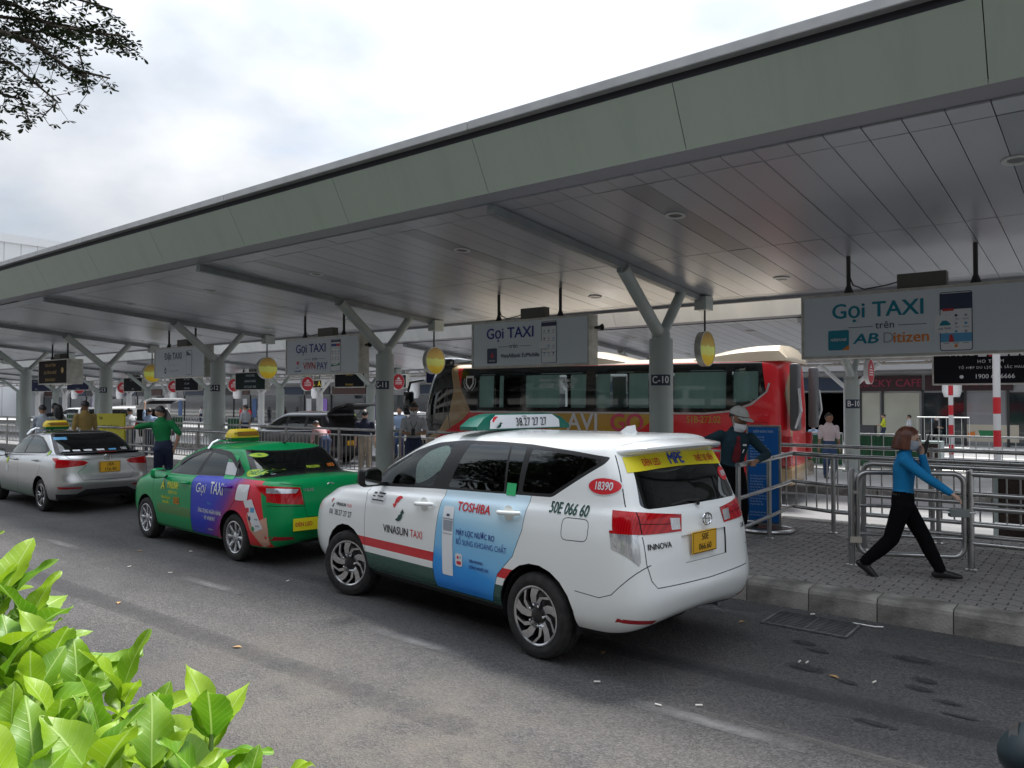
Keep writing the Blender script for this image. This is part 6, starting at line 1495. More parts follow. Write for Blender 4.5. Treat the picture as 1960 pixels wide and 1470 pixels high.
# ================================================================ people
import numpy as np
def cloth(name, c, c2=None): return noise_mat('cloth_'+name, tuple(v*.82 for v in c), c2 or c, 5, .85, .55, 9, 4)
SKIN = noise_mat('skin', (.36, .20, .13), (.44, .26, .175), 8, .5); SKIN_D = noise_mat('skin_tanned', (.22, .115, .07), (.28, .155, .10), 8, .5); SKIN_P = noise_mat('skin_fair', (.50, .31, .23), (.58, .38, .29), 8, .5)
HAIR_B = noise_mat('hair_black', (.006, .006, .007), (.02, .018, .018), 30, .45, .4, 60, vec=(1, 1, .2)); HAIR_R = noise_mat('hair_auburn', (.07, .022, .012), (.15, .05, .028), 25, .4, .4, 60, vec=(1, 1, .2))
SHOE_B = mat('shoe_black', (.012, .012, .013), .45); MASK_G = mat('mask_grey', (.36, .40, .45), .85); MASK_W = mat('mask_white', (.72, .74, .76), .85); EYE_D = mat('eye_dark', (.015, .01, .01), .3)
def ik(a, t, l1, l2, pole):
    a, t, pole = Vector(a), Vector(t), Vector(pole); d = t-a; L = d.length
    if L > (l1+l2)*.999: t = a+d.normalized()*(l1+l2)*.999; d = t-a; L = d.length
    u = d.normalized(); x = (l1*l1-l2*l2+L*L)/(2*L); h = math.sqrt(max(0, l1*l1-x*x)); p = pole-u*pole.dot(u)
    p = p.normalized() if p.length > 1e-5 else u.orthogonal(); return a+u*x+p*h, t
class Body:
    def __init__(s): s.mb = MB(); s.seg = []
    def limb(s, pts, rad, m, flat=None, n=12):
        """pts with radii (single or (rx,ry)); flat: axis direction of the first radius"""
        pts = [Vector(p) for p in pts]; rings = []; K = len(pts)
        for i, p in enumerate(pts):
            t = (pts[min(i+1, K-1)]-pts[max(i-1, 0)]).normalized(); ref = Vector(flat) if flat is not None else (Vector((1, 0, 0)) if abs(t.x) < .8 else Vector((0, 0, 1)))
            ax = (ref-t*ref.dot(t)).normalized(); ay = t.cross(ax); r = rad[i]; rx, ry = r if isinstance(r, tuple) else (r, r)
            rings.append([p+ax*rx*math.cos(2*math.pi*j/n)+ay*ry*math.sin(2*math.pi*j/n) for j in range(n)])
        def capr(i, sg):
            t = (pts[1]-pts[0]).normalized() if sg < 0 else (pts[-1]-pts[-2]).normalized(); c = pts[i]; r = rad[i]; k = (sum(r)/2 if isinstance(r, tuple) else r)
            return [[c+(v-c)*q+t*sg*k*w for v in rings[i]] for q, w in ((.8, .5), (.42, .82))]
        a = capr(0, -1); b_ = capr(-1, 1); s.mb.loft(a[::-1]+rings+b_)
        for i in range(K-1):
            r0, r1 = [(sum(r)/2 if isinstance(r, tuple) else r) for r in (rad[i], rad[i+1])]; s.seg.append((tuple(pts[i]), tuple(pts[i+1]), r0, r1, m))
    def finish(s, name, parent, voxel, smooth=3):
        me = s.mb.mesh('tmp'); o = bpy.data.objects.new('tmp', me); C.objects.link(o)
        md = o.modifiers.new('r', 'REMESH'); md.mode = 'VOXEL'; md.voxel_size = voxel; md.use_smooth_shade = True
        dg = bpy.context.evaluated_depsgraph_get(); dg.update(); ev = o.evaluated_get(dg); out = bpy.data.meshes.new_from_object(ev)
        bpy.data.objects.remove(o); bpy.data.meshes.remove(me)
        bm = bmesh.new(); bm.from_mesh(out)
        for _ in range(smooth): bmesh.ops.smooth_vert(bm, verts=bm.verts[:], factor=.5, use_axis_x=True, use_axis_y=True, use_axis_z=True)
        bm.to_mesh(out); bm.free()
        n = len(out.polygons); cc = np.empty(n*3); out.polygons.foreach_get('center', cc); cc = cc.reshape(-1, 3)
        ms = []; best = np.full(n, 1e9); idx = np.zeros(n, int)
        for (a, b_, r0, r1, m) in s.seg:
            if m not in ms: ms.append(m)
            A, B = np.array(a), np.array(b_); d = B-A; t = np.clip(((cc-A)@d)/max(d@d, 1e-9), 0, 1); dist = np.linalg.norm(cc-(A+t[:, None]*d), axis=1)-(r0+(r1-r0)*t)
            k = dist < best; best[k] = dist[k]; idx[k] = ms.index(m)
        for m in ms: out.materials.append(m)
        out.polygons.foreach_set('material_index', idx.astype(np.int32)); out.polygons.foreach_set('use_smooth', [True]*n); out.update(); out.name = name
        return link(name, out, parent)
def person(label, loc, face_deg, H=1.6, shirt=None, pants=None, skin=SKIN, hair='short', hair_m=HAIR_B, mask=None, sleeve='short', lean=0., side=0., hands=None, feet=None, poles=None, kpoles=None, head=(0, 0), det=1, shoe=SHOE_B, group=None, female=False, build=1., skirt=False):
    """local frame: faces +x, left is +y; hands/feet are targets in units of H"""
    root = thing('person', label, 'person', loc, R(face_deg), group); b = Body(); h = H
    T = Matrix.Translation((0, 0, .52*h)) @ Matrix.Rotation(R(side), 4, 'X') @ Matrix.Rotation(R(lean), 4, 'Y') @ Matrix.Translation((0, 0, -.52*h))
    tp = lambda x, y, z: T @ Vector((x*h, y*h, z*h)); sw = .100 if female else .112
    prof = [(.46, .050, .072), (.50, .066, .094), (.55, .064, .090), (.60, .058, .080), (.66, .060, .086), (.72, .066, .098), (.765, .062, .104), (.80, .048, .092), (.825, .036, .060)]
    bl = build
    top = [(z, rx*bl, ry*bl) for z, rx, ry in prof if z >= .545]; bot = [(z, rx*bl, ry*bl) for z, rx, ry in prof if z <= .56]
    b.limb([tp(.0, 0, z) for z, _, _ in top], [(rx*h, ry*h) for _, rx, ry in top], shirt, T.to_3x3() @ Vector((1, 0, 0)), 16)
    b.limb([tp(.0, 0, z) if z > .5 else Vector((0, 0, z*h)) for z, _, _ in bot], [(rx*h*1.01, ry*h*1.01) for _, rx, ry in bot], pants, (1, 0, 0), 16)
    hands = hands or [(.03, .16, .47), (.03, -.16, .47)]; feet = feet or [(.0, .055, .045), (.02, -.055, .045)]; poles = poles or [(-1, .4, -.2), (-1, -.4, -.2)]; kpoles = kpoles or [(1, .1, 0), (1, -.1, 0)]
    Wm_ = Matrix.Rotation(-R(face_deg), 4, 'Z') @ Matrix.Translation(-Vector(loc))
    hands = [tuple(Wm_ @ Vector(p[1])/h) if p[0] == 'w' else p for p in hands]
    hd = []
    for i, sg in enumerate((1, -1)):
        S = tp(0, sg*sw*.92*bl, .79); t = Vector(hands[i])*h; E, W = ik(S, t, .172*h, .150*h, poles[i])
        rs = .033*h*bl; up = [rs*1.12, rs*1.0, rs*.86]; dn = [rs*.84, rs*.78, rs*.56]
        b.limb([S, S.lerp(E, .5), E], up, shirt)
        if sleeve == 'long': b.limb([E, E.lerp(W, .35), W], [dn[0]*1.05, dn[1]*1.08, dn[2]*1.2], shirt)
        else:
            b.limb([S.lerp(E, .55), S.lerp(E, .8)], [rs*1.06, rs*1.08], shirt); b.limb([E.lerp(S, .12), E.lerp(W, .35), W], [dn[0]*.86, dn[1]*.86, dn[2]*.95], skin)
        u = (W-E).normalized(); hd.append((W, u, sg))
        # hand: palm, four fingers, thumb
        side_v = Vector((0, 0, 1)).cross(u); side_v = side_v.normalized() if side_v.length > .1 else Vector((0, 1, 0)); pn = u.cross(side_v).normalized()
        pl = .052*h; kn = W+u*pl
        b.limb([W-u*.01*h, W+u*pl*.5, kn], [(.011*h, .016*h), (.012*h, .023*h), (.010*h, .024*h)], skin, pn)
        if det >= 2:
            for j in range(4):
                o_ = side_v*(j-1.5)*.0125*h; L = (.036, .044, .041, .032)[j]*h; c1 = kn+o_+u*L*.5+pn*(-.006*h); b.limb([kn+o_-u*.006*h, c1, c1+u*L*.42-pn*.016*h], [.0062*h, .0058*h, .0048*h], skin, None, 8)
            th = side_v*(-1 if True else 1)*.022*h; b.limb([W+u*.018*h+th*.7, W+u*.042*h+th*1.6, W+u*.062*h+th*1.7-pn*.012*h], [.0085*h, .0075*h, .0055*h], skin, None, 8)
        else: b.limb([kn-u*.01*h, kn+u*.022*h-pn*.004*h, kn+u*.040*h-pn*.016*h], [(.008*h, .022*h), (.007*h, .020*h), (.006*h, .016*h)], skin, pn); b.limb([W+u*.015*h-side_v*.018*h, W+u*.045*h-side_v*.034*h], [.008*h, .006*h], skin)
    for i, sg in enumerate((1, -1)):
        Hp = Vector((0, sg*.047*h, .50*h)); f = feet[i]; A = Vector(f[:3])*h; pitch = f[3] if len(f) > 3 else 0.; yawf = f[4] if len(f) > 4 else 0.
        Kn, A = ik(Hp, A, .242*h, .236*h, kpoles[i]); fl = .062 if not female else .060
        b.limb([Hp, Hp.lerp(Kn, .45), Kn], [(fl*h*bl, fl*h*.98*bl), fl*h*.88*bl, .047*h*bl], pants); b.limb([Kn, Kn.lerp(A, .4), A+Vector((0, 0, .015*h))], [.046*h*bl, .044*h*bl, .036*h], pants)
        Mf = Matrix.Translation(A) @ Matrix.Rotation(R(yawf), 4, 'Z') @ Matrix.Rotation(R(pitch), 4, 'Y'); fp = lambda x, z: Mf @ Vector((x*h, 0, z*h))
        b.limb([fp(0, .0), fp(-.012, -.020)], [.029*h, .028*h], shoe); b.limb([fp(-.030, -.022), fp(.02, -.016), fp(.07, -.024), fp(.112, -.029)], [(.023*h, .027*h), (.030*h, .029*h), (.024*h, .031*h), (.016*h, .026*h)], shoe, Mf.to_3x3() @ Vector((0, 0, 1)))
    # neck and head
    N0 = tp(.0, 0, .815); hc = tp(.012, 0, .925); b.limb([N0, tp(.006, 0, .88)], [.034*h, .032*h], skin)
    if det >= 1: b.limb([tp(-.004, 0, .806), tp(0, 0, .842)], [(.048*h, .056*h), (.037*h, .039*h)], shirt, T.to_3x3() @ Vector((1, 0, 0)), 14)
    HM = Matrix.Translation(hc) @ (T.to_3x3() @ (Matrix.Rotation(R(head[0]), 3, 'Z') @ Matrix.Rotation(R(head[1]), 3, 'Y'))).to_4x4(); e = h*.066
    hp = lambda x, y, z: HM @ Vector((x*e, y*e, z*e)); fx = HM.to_3x3() @ Vector((1, 0, 0))
    b.limb([hp(.34, 0, -.98), hp(.22, 0, -.78), hp(.12, 0, -.45), hp(.04, 0, -.05), hp(-.03, 0, .4), hp(-.06, 0, .78), hp(-.05, 0, 1.02)], [(.30*e, .26*e), (.58*e, .48*e), (.82*e, .64*e), (.98*e, .74*e), (.98*e, .76*e), (.78*e, .62*e), (.42*e, .34*e)], skin, fx, 16)
    b.limb([hp(.95, 0, .10), hp(1.12, 0, -.28)], [.09*e, .14*e], skin, None, 8); b.limb([hp(.90, 0, -.56), hp(.90, 0, -.62)], [(.10*e, .22*e)]*2, skin, fx, 8)
    for sg in (1, -1): b.limb([hp(-.05, sg*.76, .08), hp(-.08, sg*.78, -.26)], [(.16*e, .06*e), (.10*e, .05*e)], skin, fx, 8)
    body = b.finish('body', root, {0: .022, 1: .014, 2: .0085}[det], {0: 2, 1: 2, 2: 2}[det])
    if det >= 1:
        q = MB()
        for sg in (1, -1): q.lathe([(.001, .0), (.10*e, .02*e), (.13*e, .0), (.10*e, -.02*e)], 10, 'x', tuple(Vector((.90*e, sg*.32*e, .02*e)))); q.cbox(.86*e, .96*e, sg*.34*e-.17*e, sg*.34*e+.17*e, .20*e, .27*e, .02*e)
        q.v = [tuple(HM @ Vector(p)) for p in q.v]; ob('eyes', q, EYE_D, root)
    # hair as a shell round the skull
    def shell(fn, name, m, sc=1.0, nu=20, nv=14):
        q = MB(); idx = {}
        for j in range(nv+1):
            for i in range(nu):
                a = 2*math.pi*i/nu; t = math.pi*j/nv; p = fn(a, t)
                idx[(j, i)] = len(q.v) if p else None
                if p: q.v.append(tuple(hp(*p)))
        for j in range(nv):
            for i in range(nu):
                k = [idx[(j, i)], idx[(j, (i+1) % nu)], idx[(j+1, (i+1) % nu)], idx[(j+1, i)]]
                if None not in k: q.face(k)
        return ob(name, q, m, root, smooth='all')
    def sk(a, t, k=1.0):     # skull surface, a: 0 = face direction
        st, ct = math.sin(t), math.cos(t); x = math.cos(a)*st; y = math.sin(a)*st
        return (x*1.06*k-.05, y*.84*k, ct*1.05*k+.14)
    def hair_short(a, t):
        lim = 1.02+.75*(1-math.cos(a))/2*1.25
        if t > lim+.14: return None
        r = 1.03+.03*math.sin(a*7+t*5)+.02*math.sin(a*13); return sk(a, min(t, lim), r if t < lim else 1.0)
    def hair_bob(a, t):
        k = (1-math.cos(a))/2; lim = 1.0+.6*min(1, k*2.6)
        if k < .27 and t > lim: return None
        z_end = -.98-.14*k; p = sk(a, t, 1.09+.02*math.sin(a*9))
        if t > math.pi/2: f = (t-math.pi/2)/(math.pi/2); q = sk(a, math.pi/2, 1.09); bul = 1+.10*math.sin(f*2.2); return (q[0]*bul-.06*k, q[1]*bul, q[2]+(z_end-q[2])*min(1, f*1.12))
        return p
    def hair_long(a, t):
        p = hair_bob(a, t)
        if p and t > math.pi/2: f = (t-math.pi/2)/(math.pi/2); k = (1-math.cos(a))/2; return (p[0]-.1*f, p[1], p[2]-1.3*f*k)
        return p
    if hair == 'short': shell(hair_short, 'hair', hair_m)
    elif hair == 'bob': shell(hair_bob, 'hair', hair_m, nu=36, nv=20)
    elif hair == 'long': shell(hair_long, 'hair', hair_m)
    elif hair == 'cap':
        def capf(a, t): return sk(a, t, 1.13) if t < 1.45 else None
        shell(hair_short, 'hair', hair_m); cp = shell(capf, 'cap', cloth('cap_grey', (.42, .43, .40)), nu=28)
        q = MB(); n = 9
        for i in range(n+1):
            a = R(-62+124*i/n); q.v += [tuple(hp(1.12*math.cos(a)-.02, .92*math.sin(a), .30)), tuple(hp(1.12*math.cos(a)+.78*math.cos(a)**.5, .90*math.sin(a), .14)), tuple(hp(1.12*math.cos(a)+.76*math.cos(a)**.5, .90*math.sin(a), .08)), tuple(hp(1.12*math.cos(a)-.02, .92*math.sin(a), .22))]
        for i in range(n):
            for j in range(4): q.face((4*i+j, 4*i+4+j, 4*i+4+(j+1) % 4, 4*i+(j+1) % 4))
        ob('brim', q, cloth('cap_grey', (.42, .43, .40)), cp)
    if mask:
        dz, m_ = (0, mask) if not isinstance(mask, tuple) else mask
        q = MB(); n, mrow = 10, 6
        for j in range(mrow+1):
            z = -.05-.92*j/mrow
            for i in range(n+1):
                a = R(-78+156*i/n); bul = .16*math.cos(a)*math.sin(math.pi*(j+.4)/(mrow+.8)); r0 = 1.0-.28*(j/mrow)**2
                q.v.append(tuple(hp((r0+bul)*1.0*math.cos(a)+.10*(j/mrow), (.80-.18*(j/mrow)**2)*math.sin(a), z+dz)))
        for j in range(mrow):
            for i in range(n): q.face((j*(n+1)+i, j*(n+1)+i+1, (j+1)*(n+1)+i+1, (j+1)*(n+1)+i))
        k = ob('face_mask', q, m_, root, smooth='all')
        q = MB()
        for sg in (1, -1): q.tube([hp(.25, sg*.80, -.15+dz), hp(-.1, sg*.84, .15)], .02*e, 6); q.tube([hp(.25, sg*.76, -.6+dz), hp(-.12, sg*.83, -.15)], .02*e, 6)
        ob('ear_loop', q, m_, k)
    root['_h'] = H
    return root, hp, tp, hd


# ---------------------------------------------------------------- the people in view
def held_phone(label, p, rot, m=DARKM, size=(.008, .036, .075)):
    o = ob('phone', MB().cbox(-size[0], size[0], -size[1], size[1], -size[2], size[2], .004), m, None, p, rot); return tag(o, label, 'phone')
BLUE_S = cloth('azure_shirt', (.0, .20, .46)); BLACK_T = mat('cloth_black_trousers', (.005, .005, .006), .9, spec=.08); NAVY_T = cloth('navy_trousers', (.02, .03, .07)); JEANS = cloth('jeans', (.03, .06, .14)); WHITE_S = cloth('white_shirt', (.62, .64, .66)); DKGREEN = cloth('petrol_shirt', (.006, .035, .05))
SHN = .2
# woman walking along the kerb with a radio
W, hp, tp, hd = person('woman with auburn bob in bright blue shirt walking past the steel gate with a radio', (-1.70, 8.17, SHN-.022), 8, 1.46, BLUE_S, BLACK_T, SKIN_P, 'bob', HAIR_R, MASK_G, 'long', lean=3, hands=[(.115, .035, .815), (.335, -.13, .555)], poles=[(-.2, .5, -1), (-.6, -.5, -.6)],
    feet=[(.215, .05, .056, -3), (-.225, -.045, .092, 36)], kpoles=[(1, .05, 0), (1, -.05, 0)], head=(0, 4), det=2, female=True, build=1.06)
q = MB().cbox(-.02, .02, -.028, .028, -.06, .06, .006); q.tube([(0, .015, .05), (0, .015, .16)], .006, 6); q.cbox(-.012, .012, .008, .022, .055, .07, .003)
Rr_ = Matrix.Rotation(R(8), 4, 'Z'); pr = Rr_ @ Vector((.135*1.47, .035*1.47, .865*1.47))+Vector((-1.70, 8.17, SHN-.022))
tag(ob('radio', q, PLAST, None, tuple(pr), (0, R(14), R(8))), 'black handheld radio held to her mouth by the walking woman', 'radio')
ob('belt', MB().lathe([(.100, -.018), (.103, 0), (.100, .018)], 24, cap=False), PLAST, W, (0, 0, .555*1.47)).scale = (.92, 1.30, 1)
ob('ring', MB().lathe([(.011, -.002), (.013, 0), (.011, .002)], 10), SILV, W, (.335*1.47+.075, -.13*1.47, .50*1.47))
# man in cap leaning on the rail
W, hp, tp, hd = person('man in grey cap and red tie leaning on the rail behind the white taxi', (-3.68, 8.78, SHN), -48, 1.63, DKGREEN, BLACK_T, SKIN_D, 'cap', mask=(-.42, MASK_W), sleeve='long', lean=9, side=-5, hands=[('w', (-3.33, 8.72, 1.21)), (.0, -.15, .60)], poles=[(.2, .6, -.7), (-.35, -1, .15)], head=(32, 6), det=2, build=1.04)
q = MB(); rg = []
for z, w, dp in ((.80, .012, .062), (.785, .016, .068), (.77, .012, .070), (.70, .026, .074), (.625, .030, .069), (.605, .001, .068)): rg.append([tp(dp, y, z) for y in (-w, w)])
for a, b_ in zip(rg, rg[1:]): q.poly([a[0], a[1], b_[1], b_[0]])
ob('tie', q, cloth('red_tie', (.16, .01, .018)), W)
ob('badge', MB().poly([tp(.072, .035, .735), tp(.066, .065, .735), tp(.066, .065, .748), tp(.072, .035, .748)]), WHITE, W); ob('pen', MB().tube([tp(.074, .04, .685), tp(.072, .048, .71)], .006, 6), WHITE, W)
# man looking at his phone by the railing
W, hp, tp, hd = person('man in pale grey shirt and mask looking down at his phone by the railing', (-11.0, 10.72, SHN), -46, 1.66, cloth('pale_grey_shirt', (.42, .43, .44)), NAVY_T, SKIN_D, 'short', mask=MASK_W, lean=-3, hands=[(.17, .045, .635), (.17, -.035, .635)], poles=[(-.3, .8, -.6), (-.3, -.8, -.6)], head=(0, 28), det=1, build=1.05)
p = Matrix.Rotation(R(-46), 4, 'Z') @ Vector((.225*1.66, .0, .655*1.66))+Vector((-11.0, 10.72, SHN)); held_phone('black phone in both hands of the man by the railing', tuple(p), (0, R(-35), R(-46)))
q = MB(); q.tube([tp(.03, .045, .82), tp(.07, .03, .74), tp(.075, 0, .68), tp(.07, -.03, .74), tp(.03, -.045, .82)], .006, 6); ob('lanyard', q, DARKM, W); ob('watch', MB().lathe([(.036, -.012), (.038, 0), (.036, .012)], 12), mat('gold_watch', (.6, .4, .1), .3, .8), W, (.135*1.66, .075*1.66, .625*1.66))
# man in green leaning on the silver taxi
person('man in green shirt seen from behind leaning one arm on the silver taxi', (-14.28, 7.36, SHN), 152, 1.60, cloth('green_shirt', (.0, .19, .05)), NAVY_T, SKIN, 'short', lean=10, side=-6, hands=[('w', (-15.15, 6.72, 1.33)), (-.03, -.13, .52)], poles=[(0, .3, -.5), (-.4, -1, .0)], head=(40, 0), det=1, build=1.06)
# group by the far left
person('boy in white shirt and backpack straps holding out his phone beside the silver taxi', (-21.0, 7.75, SHN), 175, 1.58, cloth('sky_shirt', (.50, .56, .64)), NAVY_T, SKIN, 'short', mask=None, sleeve='long', hands=[(.26, .06, .56), (.25, -.1, .54)], poles=[(-.3, .6, -1), (-.3, -.6, -1)], head=(0, 10), det=1, build=.95)
person('girl with long dark hair and white top beside the boy with the backpack', (-21.1, 8.15, SHN), 185, 1.58, cloth('cream_top', (.52, .50, .47)), NAVY_T, SKIN_P, 'long', mask=MASK_W, det=1, female=True, build=.92)
W, hp, tp, hd = person('person in black jacket with black backpack behind the masked girl', (-22.5, 8.6, SHN), 150, 1.62, cloth('black_jacket', (.015, .015, .018)), NAVY_T, SKIN, 'short', det=0)
ob('backpack', MB().cbox(-.30, -.10, -.17, .17, .88, 1.36, .06), cloth('black_bag', (.012, .012, .014)), W, smooth=True)
W, hp, tp, hd = person('man in mustard yellow shirt and mask facing left behind the silver taxi', (-19.45, 8.1, SHN), 180, 1.68, cloth('mustard_shirt', (.36, .25, .08)), NAVY_T, SKIN_D, 'short', mask=(-.3, MASK_W), det=1, build=1.1, head=(5, 8))
ob('strap', MB().tube([tp(.07, -.07, .66), tp(.068, .0, .74), tp(.02, .075, .82)], .014, 6), DARKM, W)
# people round the black car with its boot open
z1 = slope(13.7)
person('man in pink polo shirt bending into the open boot of the black car', (-17.35, 13.55, z1), 172, 1.62, cloth('pink_shirt', (.55, .33, .34)), JEANS, SKIN, 'short', lean=52, hands=[(.34, .1, .42), (.34, -.1, .42)], head=(0, -10), det=0)
person('heavily built man in navy T-shirt standing with his back to the camera', (-16.2, 13.95, z1), 130, 1.66, cloth('navy_tee', (.012, .016, .04)), cloth('beige_shorts', (.3, .26, .2)), SKIN_P, 'short', det=1, build=1.12)
person('worker in green and orange safety vest beyond the black car', (-20.9, 17.3, slope(17.4)+.17), 150, 1.66, cloth('lime_vest', (.40, .60, .03)), NAVY_T, SKIN, 'short', det=0)
person('person in light blue shirt half hidden by the man in navy', (-18.3, 17.2, slope(17.3)+.17), -60, 1.62, cloth('light_blue_shirt', (.28, .38, .55)), JEANS, SKIN, 'short', det=0)
person('man in grey T-shirt standing by the green panels beyond column C-12', (-27.8, 17.7, slope(17.6)+.17), 190, 1.66, cloth('grey_tee', (.34, .36, .38)), NAVY_T, SKIN, 'short', det=0)
person('driver in white shirt loading luggage at the white van', (-27.3, 12.9, slope(12.9)), 175, 1.66, WHITE_S, NAVY_T, SKIN, 'short', lean=12, hands=[(.28, .1, .5), (.28, -.1, .5)], det=0)
person('porter in light blue shirt reaching up to the raised tailgate of the white van', (-26.6, 13.2, slope(13.2)), 150, 1.64, cloth('light_blue_shirt', (.28, .38, .55)), NAVY_T, SKIN, 'short', hands=[(.16, .1, 1.12), (.2, -.1, .8)], det=0)
# far right, beyond the coach
W, hp, tp, hd = person('man in pale pink polo and jeans standing on the sunlit middle island', (-5.62, 19.3, slope(19.3)+.17), -62, 1.56, cloth('polo_shirt', (.55, .46, .46)), JEANS, SKIN_D, 'short', head=(35, 0), det=1, build=1.06, hands=[(.02, .15, .47), (.02, -.15, .47)])
tz = slope(46)+.17
W, hp, tp, hd = person('worker in yellow safety vest at the counter below the cafe sign', (-10.3, 45.2, tz+.0), 195, 1.66, cloth('vest_yellow', (.55, .62, .03)), NAVY_T, SKIN, 'short', hands=[(.22, .12, .62), (.22, -.1, .62)], det=0)
person('man in white shirt standing with hands down near the cafe window', (-9.2, 46.0, tz), 160, 1.62, WHITE_S, NAVY_T, SKIN, 'short', det=0)
person('woman in black walking past the shop front holding a white bag', (-8.0, 46.3, tz), 10, 1.56, cloth('black_dress', (.02, .018, .018)), BLACK_T, SKIN_P, 'short', feet=[(.18, .05, .05), (-.18, -.05, .06, 20)], hands=[(.18, .1, .62), (.16, -.1, .6)], mask=MASK_W, det=0, female=True)
person('person in blue striped shirt sitting behind the green panels', (-10.6, 34.2, slope(34)-.2), -70, 1.55, cloth('striped_shirt', (.30, .40, .58)), NAVY_T, SKIN, 'short', det=0)
for k, (x, y, m, nm) in enumerate(((-78.5, 44.6, WHITE_S, 'leftmost'), (-77.2, 44.9, cloth('white_b', (.6, .6, .62)), 'second'), (-74.4, 44.6, cloth('grey_jacket', (.4, .4, .45)), 'third'), (-71.2, 44.8, cloth('red_tee', (.5, .02, .03)), 'fourth'), (-69.3, 44.6, cloth('red_tee', (.5, .02, .03)), 'rightmost'))):
    person('%s of the five small figures queueing far off by the terminal' % nm, (x, y, slope(y)+.17), 200+20*k, 1.64, m, NAVY_T, SKIN, 'short', det=0, group='people queueing by the terminal')
person('person half hidden behind the white saloon, just left of the coach', (-24.6, 27.6, slope(27.6)), 200, 1.66, cloth('dark_top', (.05, .05, .06)), NAVY_T, SKIN, 'short', det=0)
person('person whose head shows above the white saloon, left of the phone man', (-27.4, 27.7, slope(27.7)), 170, 1.62, cloth('dark_top', (.05, .05, .06)), NAVY_T, SKIN, 'short', det=0)
# vehicles in the background
bg_car('black people carrier with raised tailgate beyond the railing', (-18.45, 15.35, slope(15.3)), 184, BLKP, 'mpv', tailgate=True)
bg_car('white saloon car partly hidden by the phone man and the coach', (-24.6, 26.4, slope(26.4)), 184, WHP, 'saloon')
bg_car('white people carrier seen from behind between the navy-shirted man and column C-11', (-24.8, 24.9, slope(25)), 168, WHP, 'mpv')
bg_car('white van with raised tailgate behind the yellow sign board', (-27.9, 14.2, slope(14)), 184, WHP, 'mpv', tailgate=True, name='van', cat='van', scale=1.0)
bg_car('white hatchback in the far lane left of the black people carrier', (-33.5, 26.6, slope(26)), 184, WHP, 'saloon')
bg_car('silver car in the far lane behind column C-13', (-52, 26.6, slope(26)), 184, SLP, 'saloon')
bg_car('white car far off at the left end of the far lane', (-62, 26.2, slope(26)), 184, WHP, 'mpv')


# ================================================================ railings, gate, boards, poles, far signs, terminal
INOX = noise_mat('stainless_steel', (.42, .42, .42), (.52, .52, .51), 6, .22, metal=1., rough2=.36)
def rails(name, label, cat, pts, zs, posts, r=.024, rp=.028, base=SHN, group=None, top=None):
    o = thing(name, label, cat, (pts[0][0], pts[0][1], base), 0, group); q0 = Vector((pts[0][0], pts[0][1]))
    L = [(p[0]-q0.x, p[1]-q0.y) for p in pts]
    for z in zs: ob('rail', MB().tube([(x, y, z) for x, y in L], r*(1.25 if z == max(zs) else 1), 12), INOX, o, smooth=True)
    for (x, y) in posts:
        p = ob('post', MB().tube([(x-q0.x, y-q0.y, 0), (x-q0.x, y-q0.y, max(zs)-.01)], rp, 12), INOX, o, smooth=True); ob('base_flange', MB().lathe([(.055, 0), (.055, .008), (.035, .02)], 16, 'z', (x-q0.x, y-q0.y, 0)), INOX, p, smooth=True)
    return o
rails('railing', 'three-rail steel barrier running back from the kerb beside the blue board', 'railing', [(-3.38, 8.25), (-3.46, 9.43), (-3.56, 10.55)], (.98, .61, .27), [(-3.38, 8.27), (-3.46, 9.43)])
rails('railing', 'long three-rail steel barrier behind the walking woman', 'railing', [(-3.56, 10.57), (-2.96, 10.33), (-1.77, 10.36), (2.5, 10.42)], (.98, .61, .27), [(-2.96, 10.33), (-1.77, 10.36), (-.4, 10.38), (1.2, 10.4)])
rails('railing', 'five-rail steel barrier running right from the gate post', 'railing', [(-1.24, 8.93), (3.0, 8.98)], (.96, .76, .62, .46, .27), [(.4, 8.95), (2.4, 8.97)])
def gate():
    a, b_ = Vector((-2.24, 8.44)), Vector((-1.24, 8.93)); d = (b_-a); L = d.length; ang = math.atan2(d.y, d.x)
    o = thing('gate', 'round-cornered stainless steel gate between two posts behind the walking woman', 'gate', (a.x, a.y, SHN), ang)
    for x, nm in ((0, 'post'), (L, 'post')):
        p = ob(nm, MB().tube([(x, 0, 0), (x, 0, .97), (x+(.012 if x == 0 else -.012), 0, .995)], .032, 14), INOX, o, smooth=True); ob('base_flange', MB().lathe([(.06, 0), (.06, .01), (.04, .02)], 16, 'z', (x, 0, 0)), INOX, p, smooth=True)
    fr = [(p[0], 0, p[1]) for p in rrect(.06, L-.06, .13, .96, .10, 5)]
    ob('gate_frame', MB().tube(fr, .026, 12, closed=True), INOX, o, smooth=True)
    for z in (.33, .62): ob('gate_rail', MB().tube([(.06, 0, z), (L-.06, 0, z-.02)], .017, 10), INOX, o, smooth=True)
    ob('hinge', MB().box(-.02, .09, -.04, -.025, .24, .30), mat('hinge_tape', (.55, .5, .42), .7), o); ob('hinge', MB().box(-.01, .07, -.03, .03, .74, .77), INOX, o)
    ob('latch', MB().cbox(L-.20, L-.02, -.045, .03, .53, .61, .006), mat('latch_grey', (.22, .25, .24), .5), o); ob('bolt', MB().tube([(L-.27, -.03, .575), (L+.04, -.03, .575)], .009, 8), INOX, o)
    return o
gate()
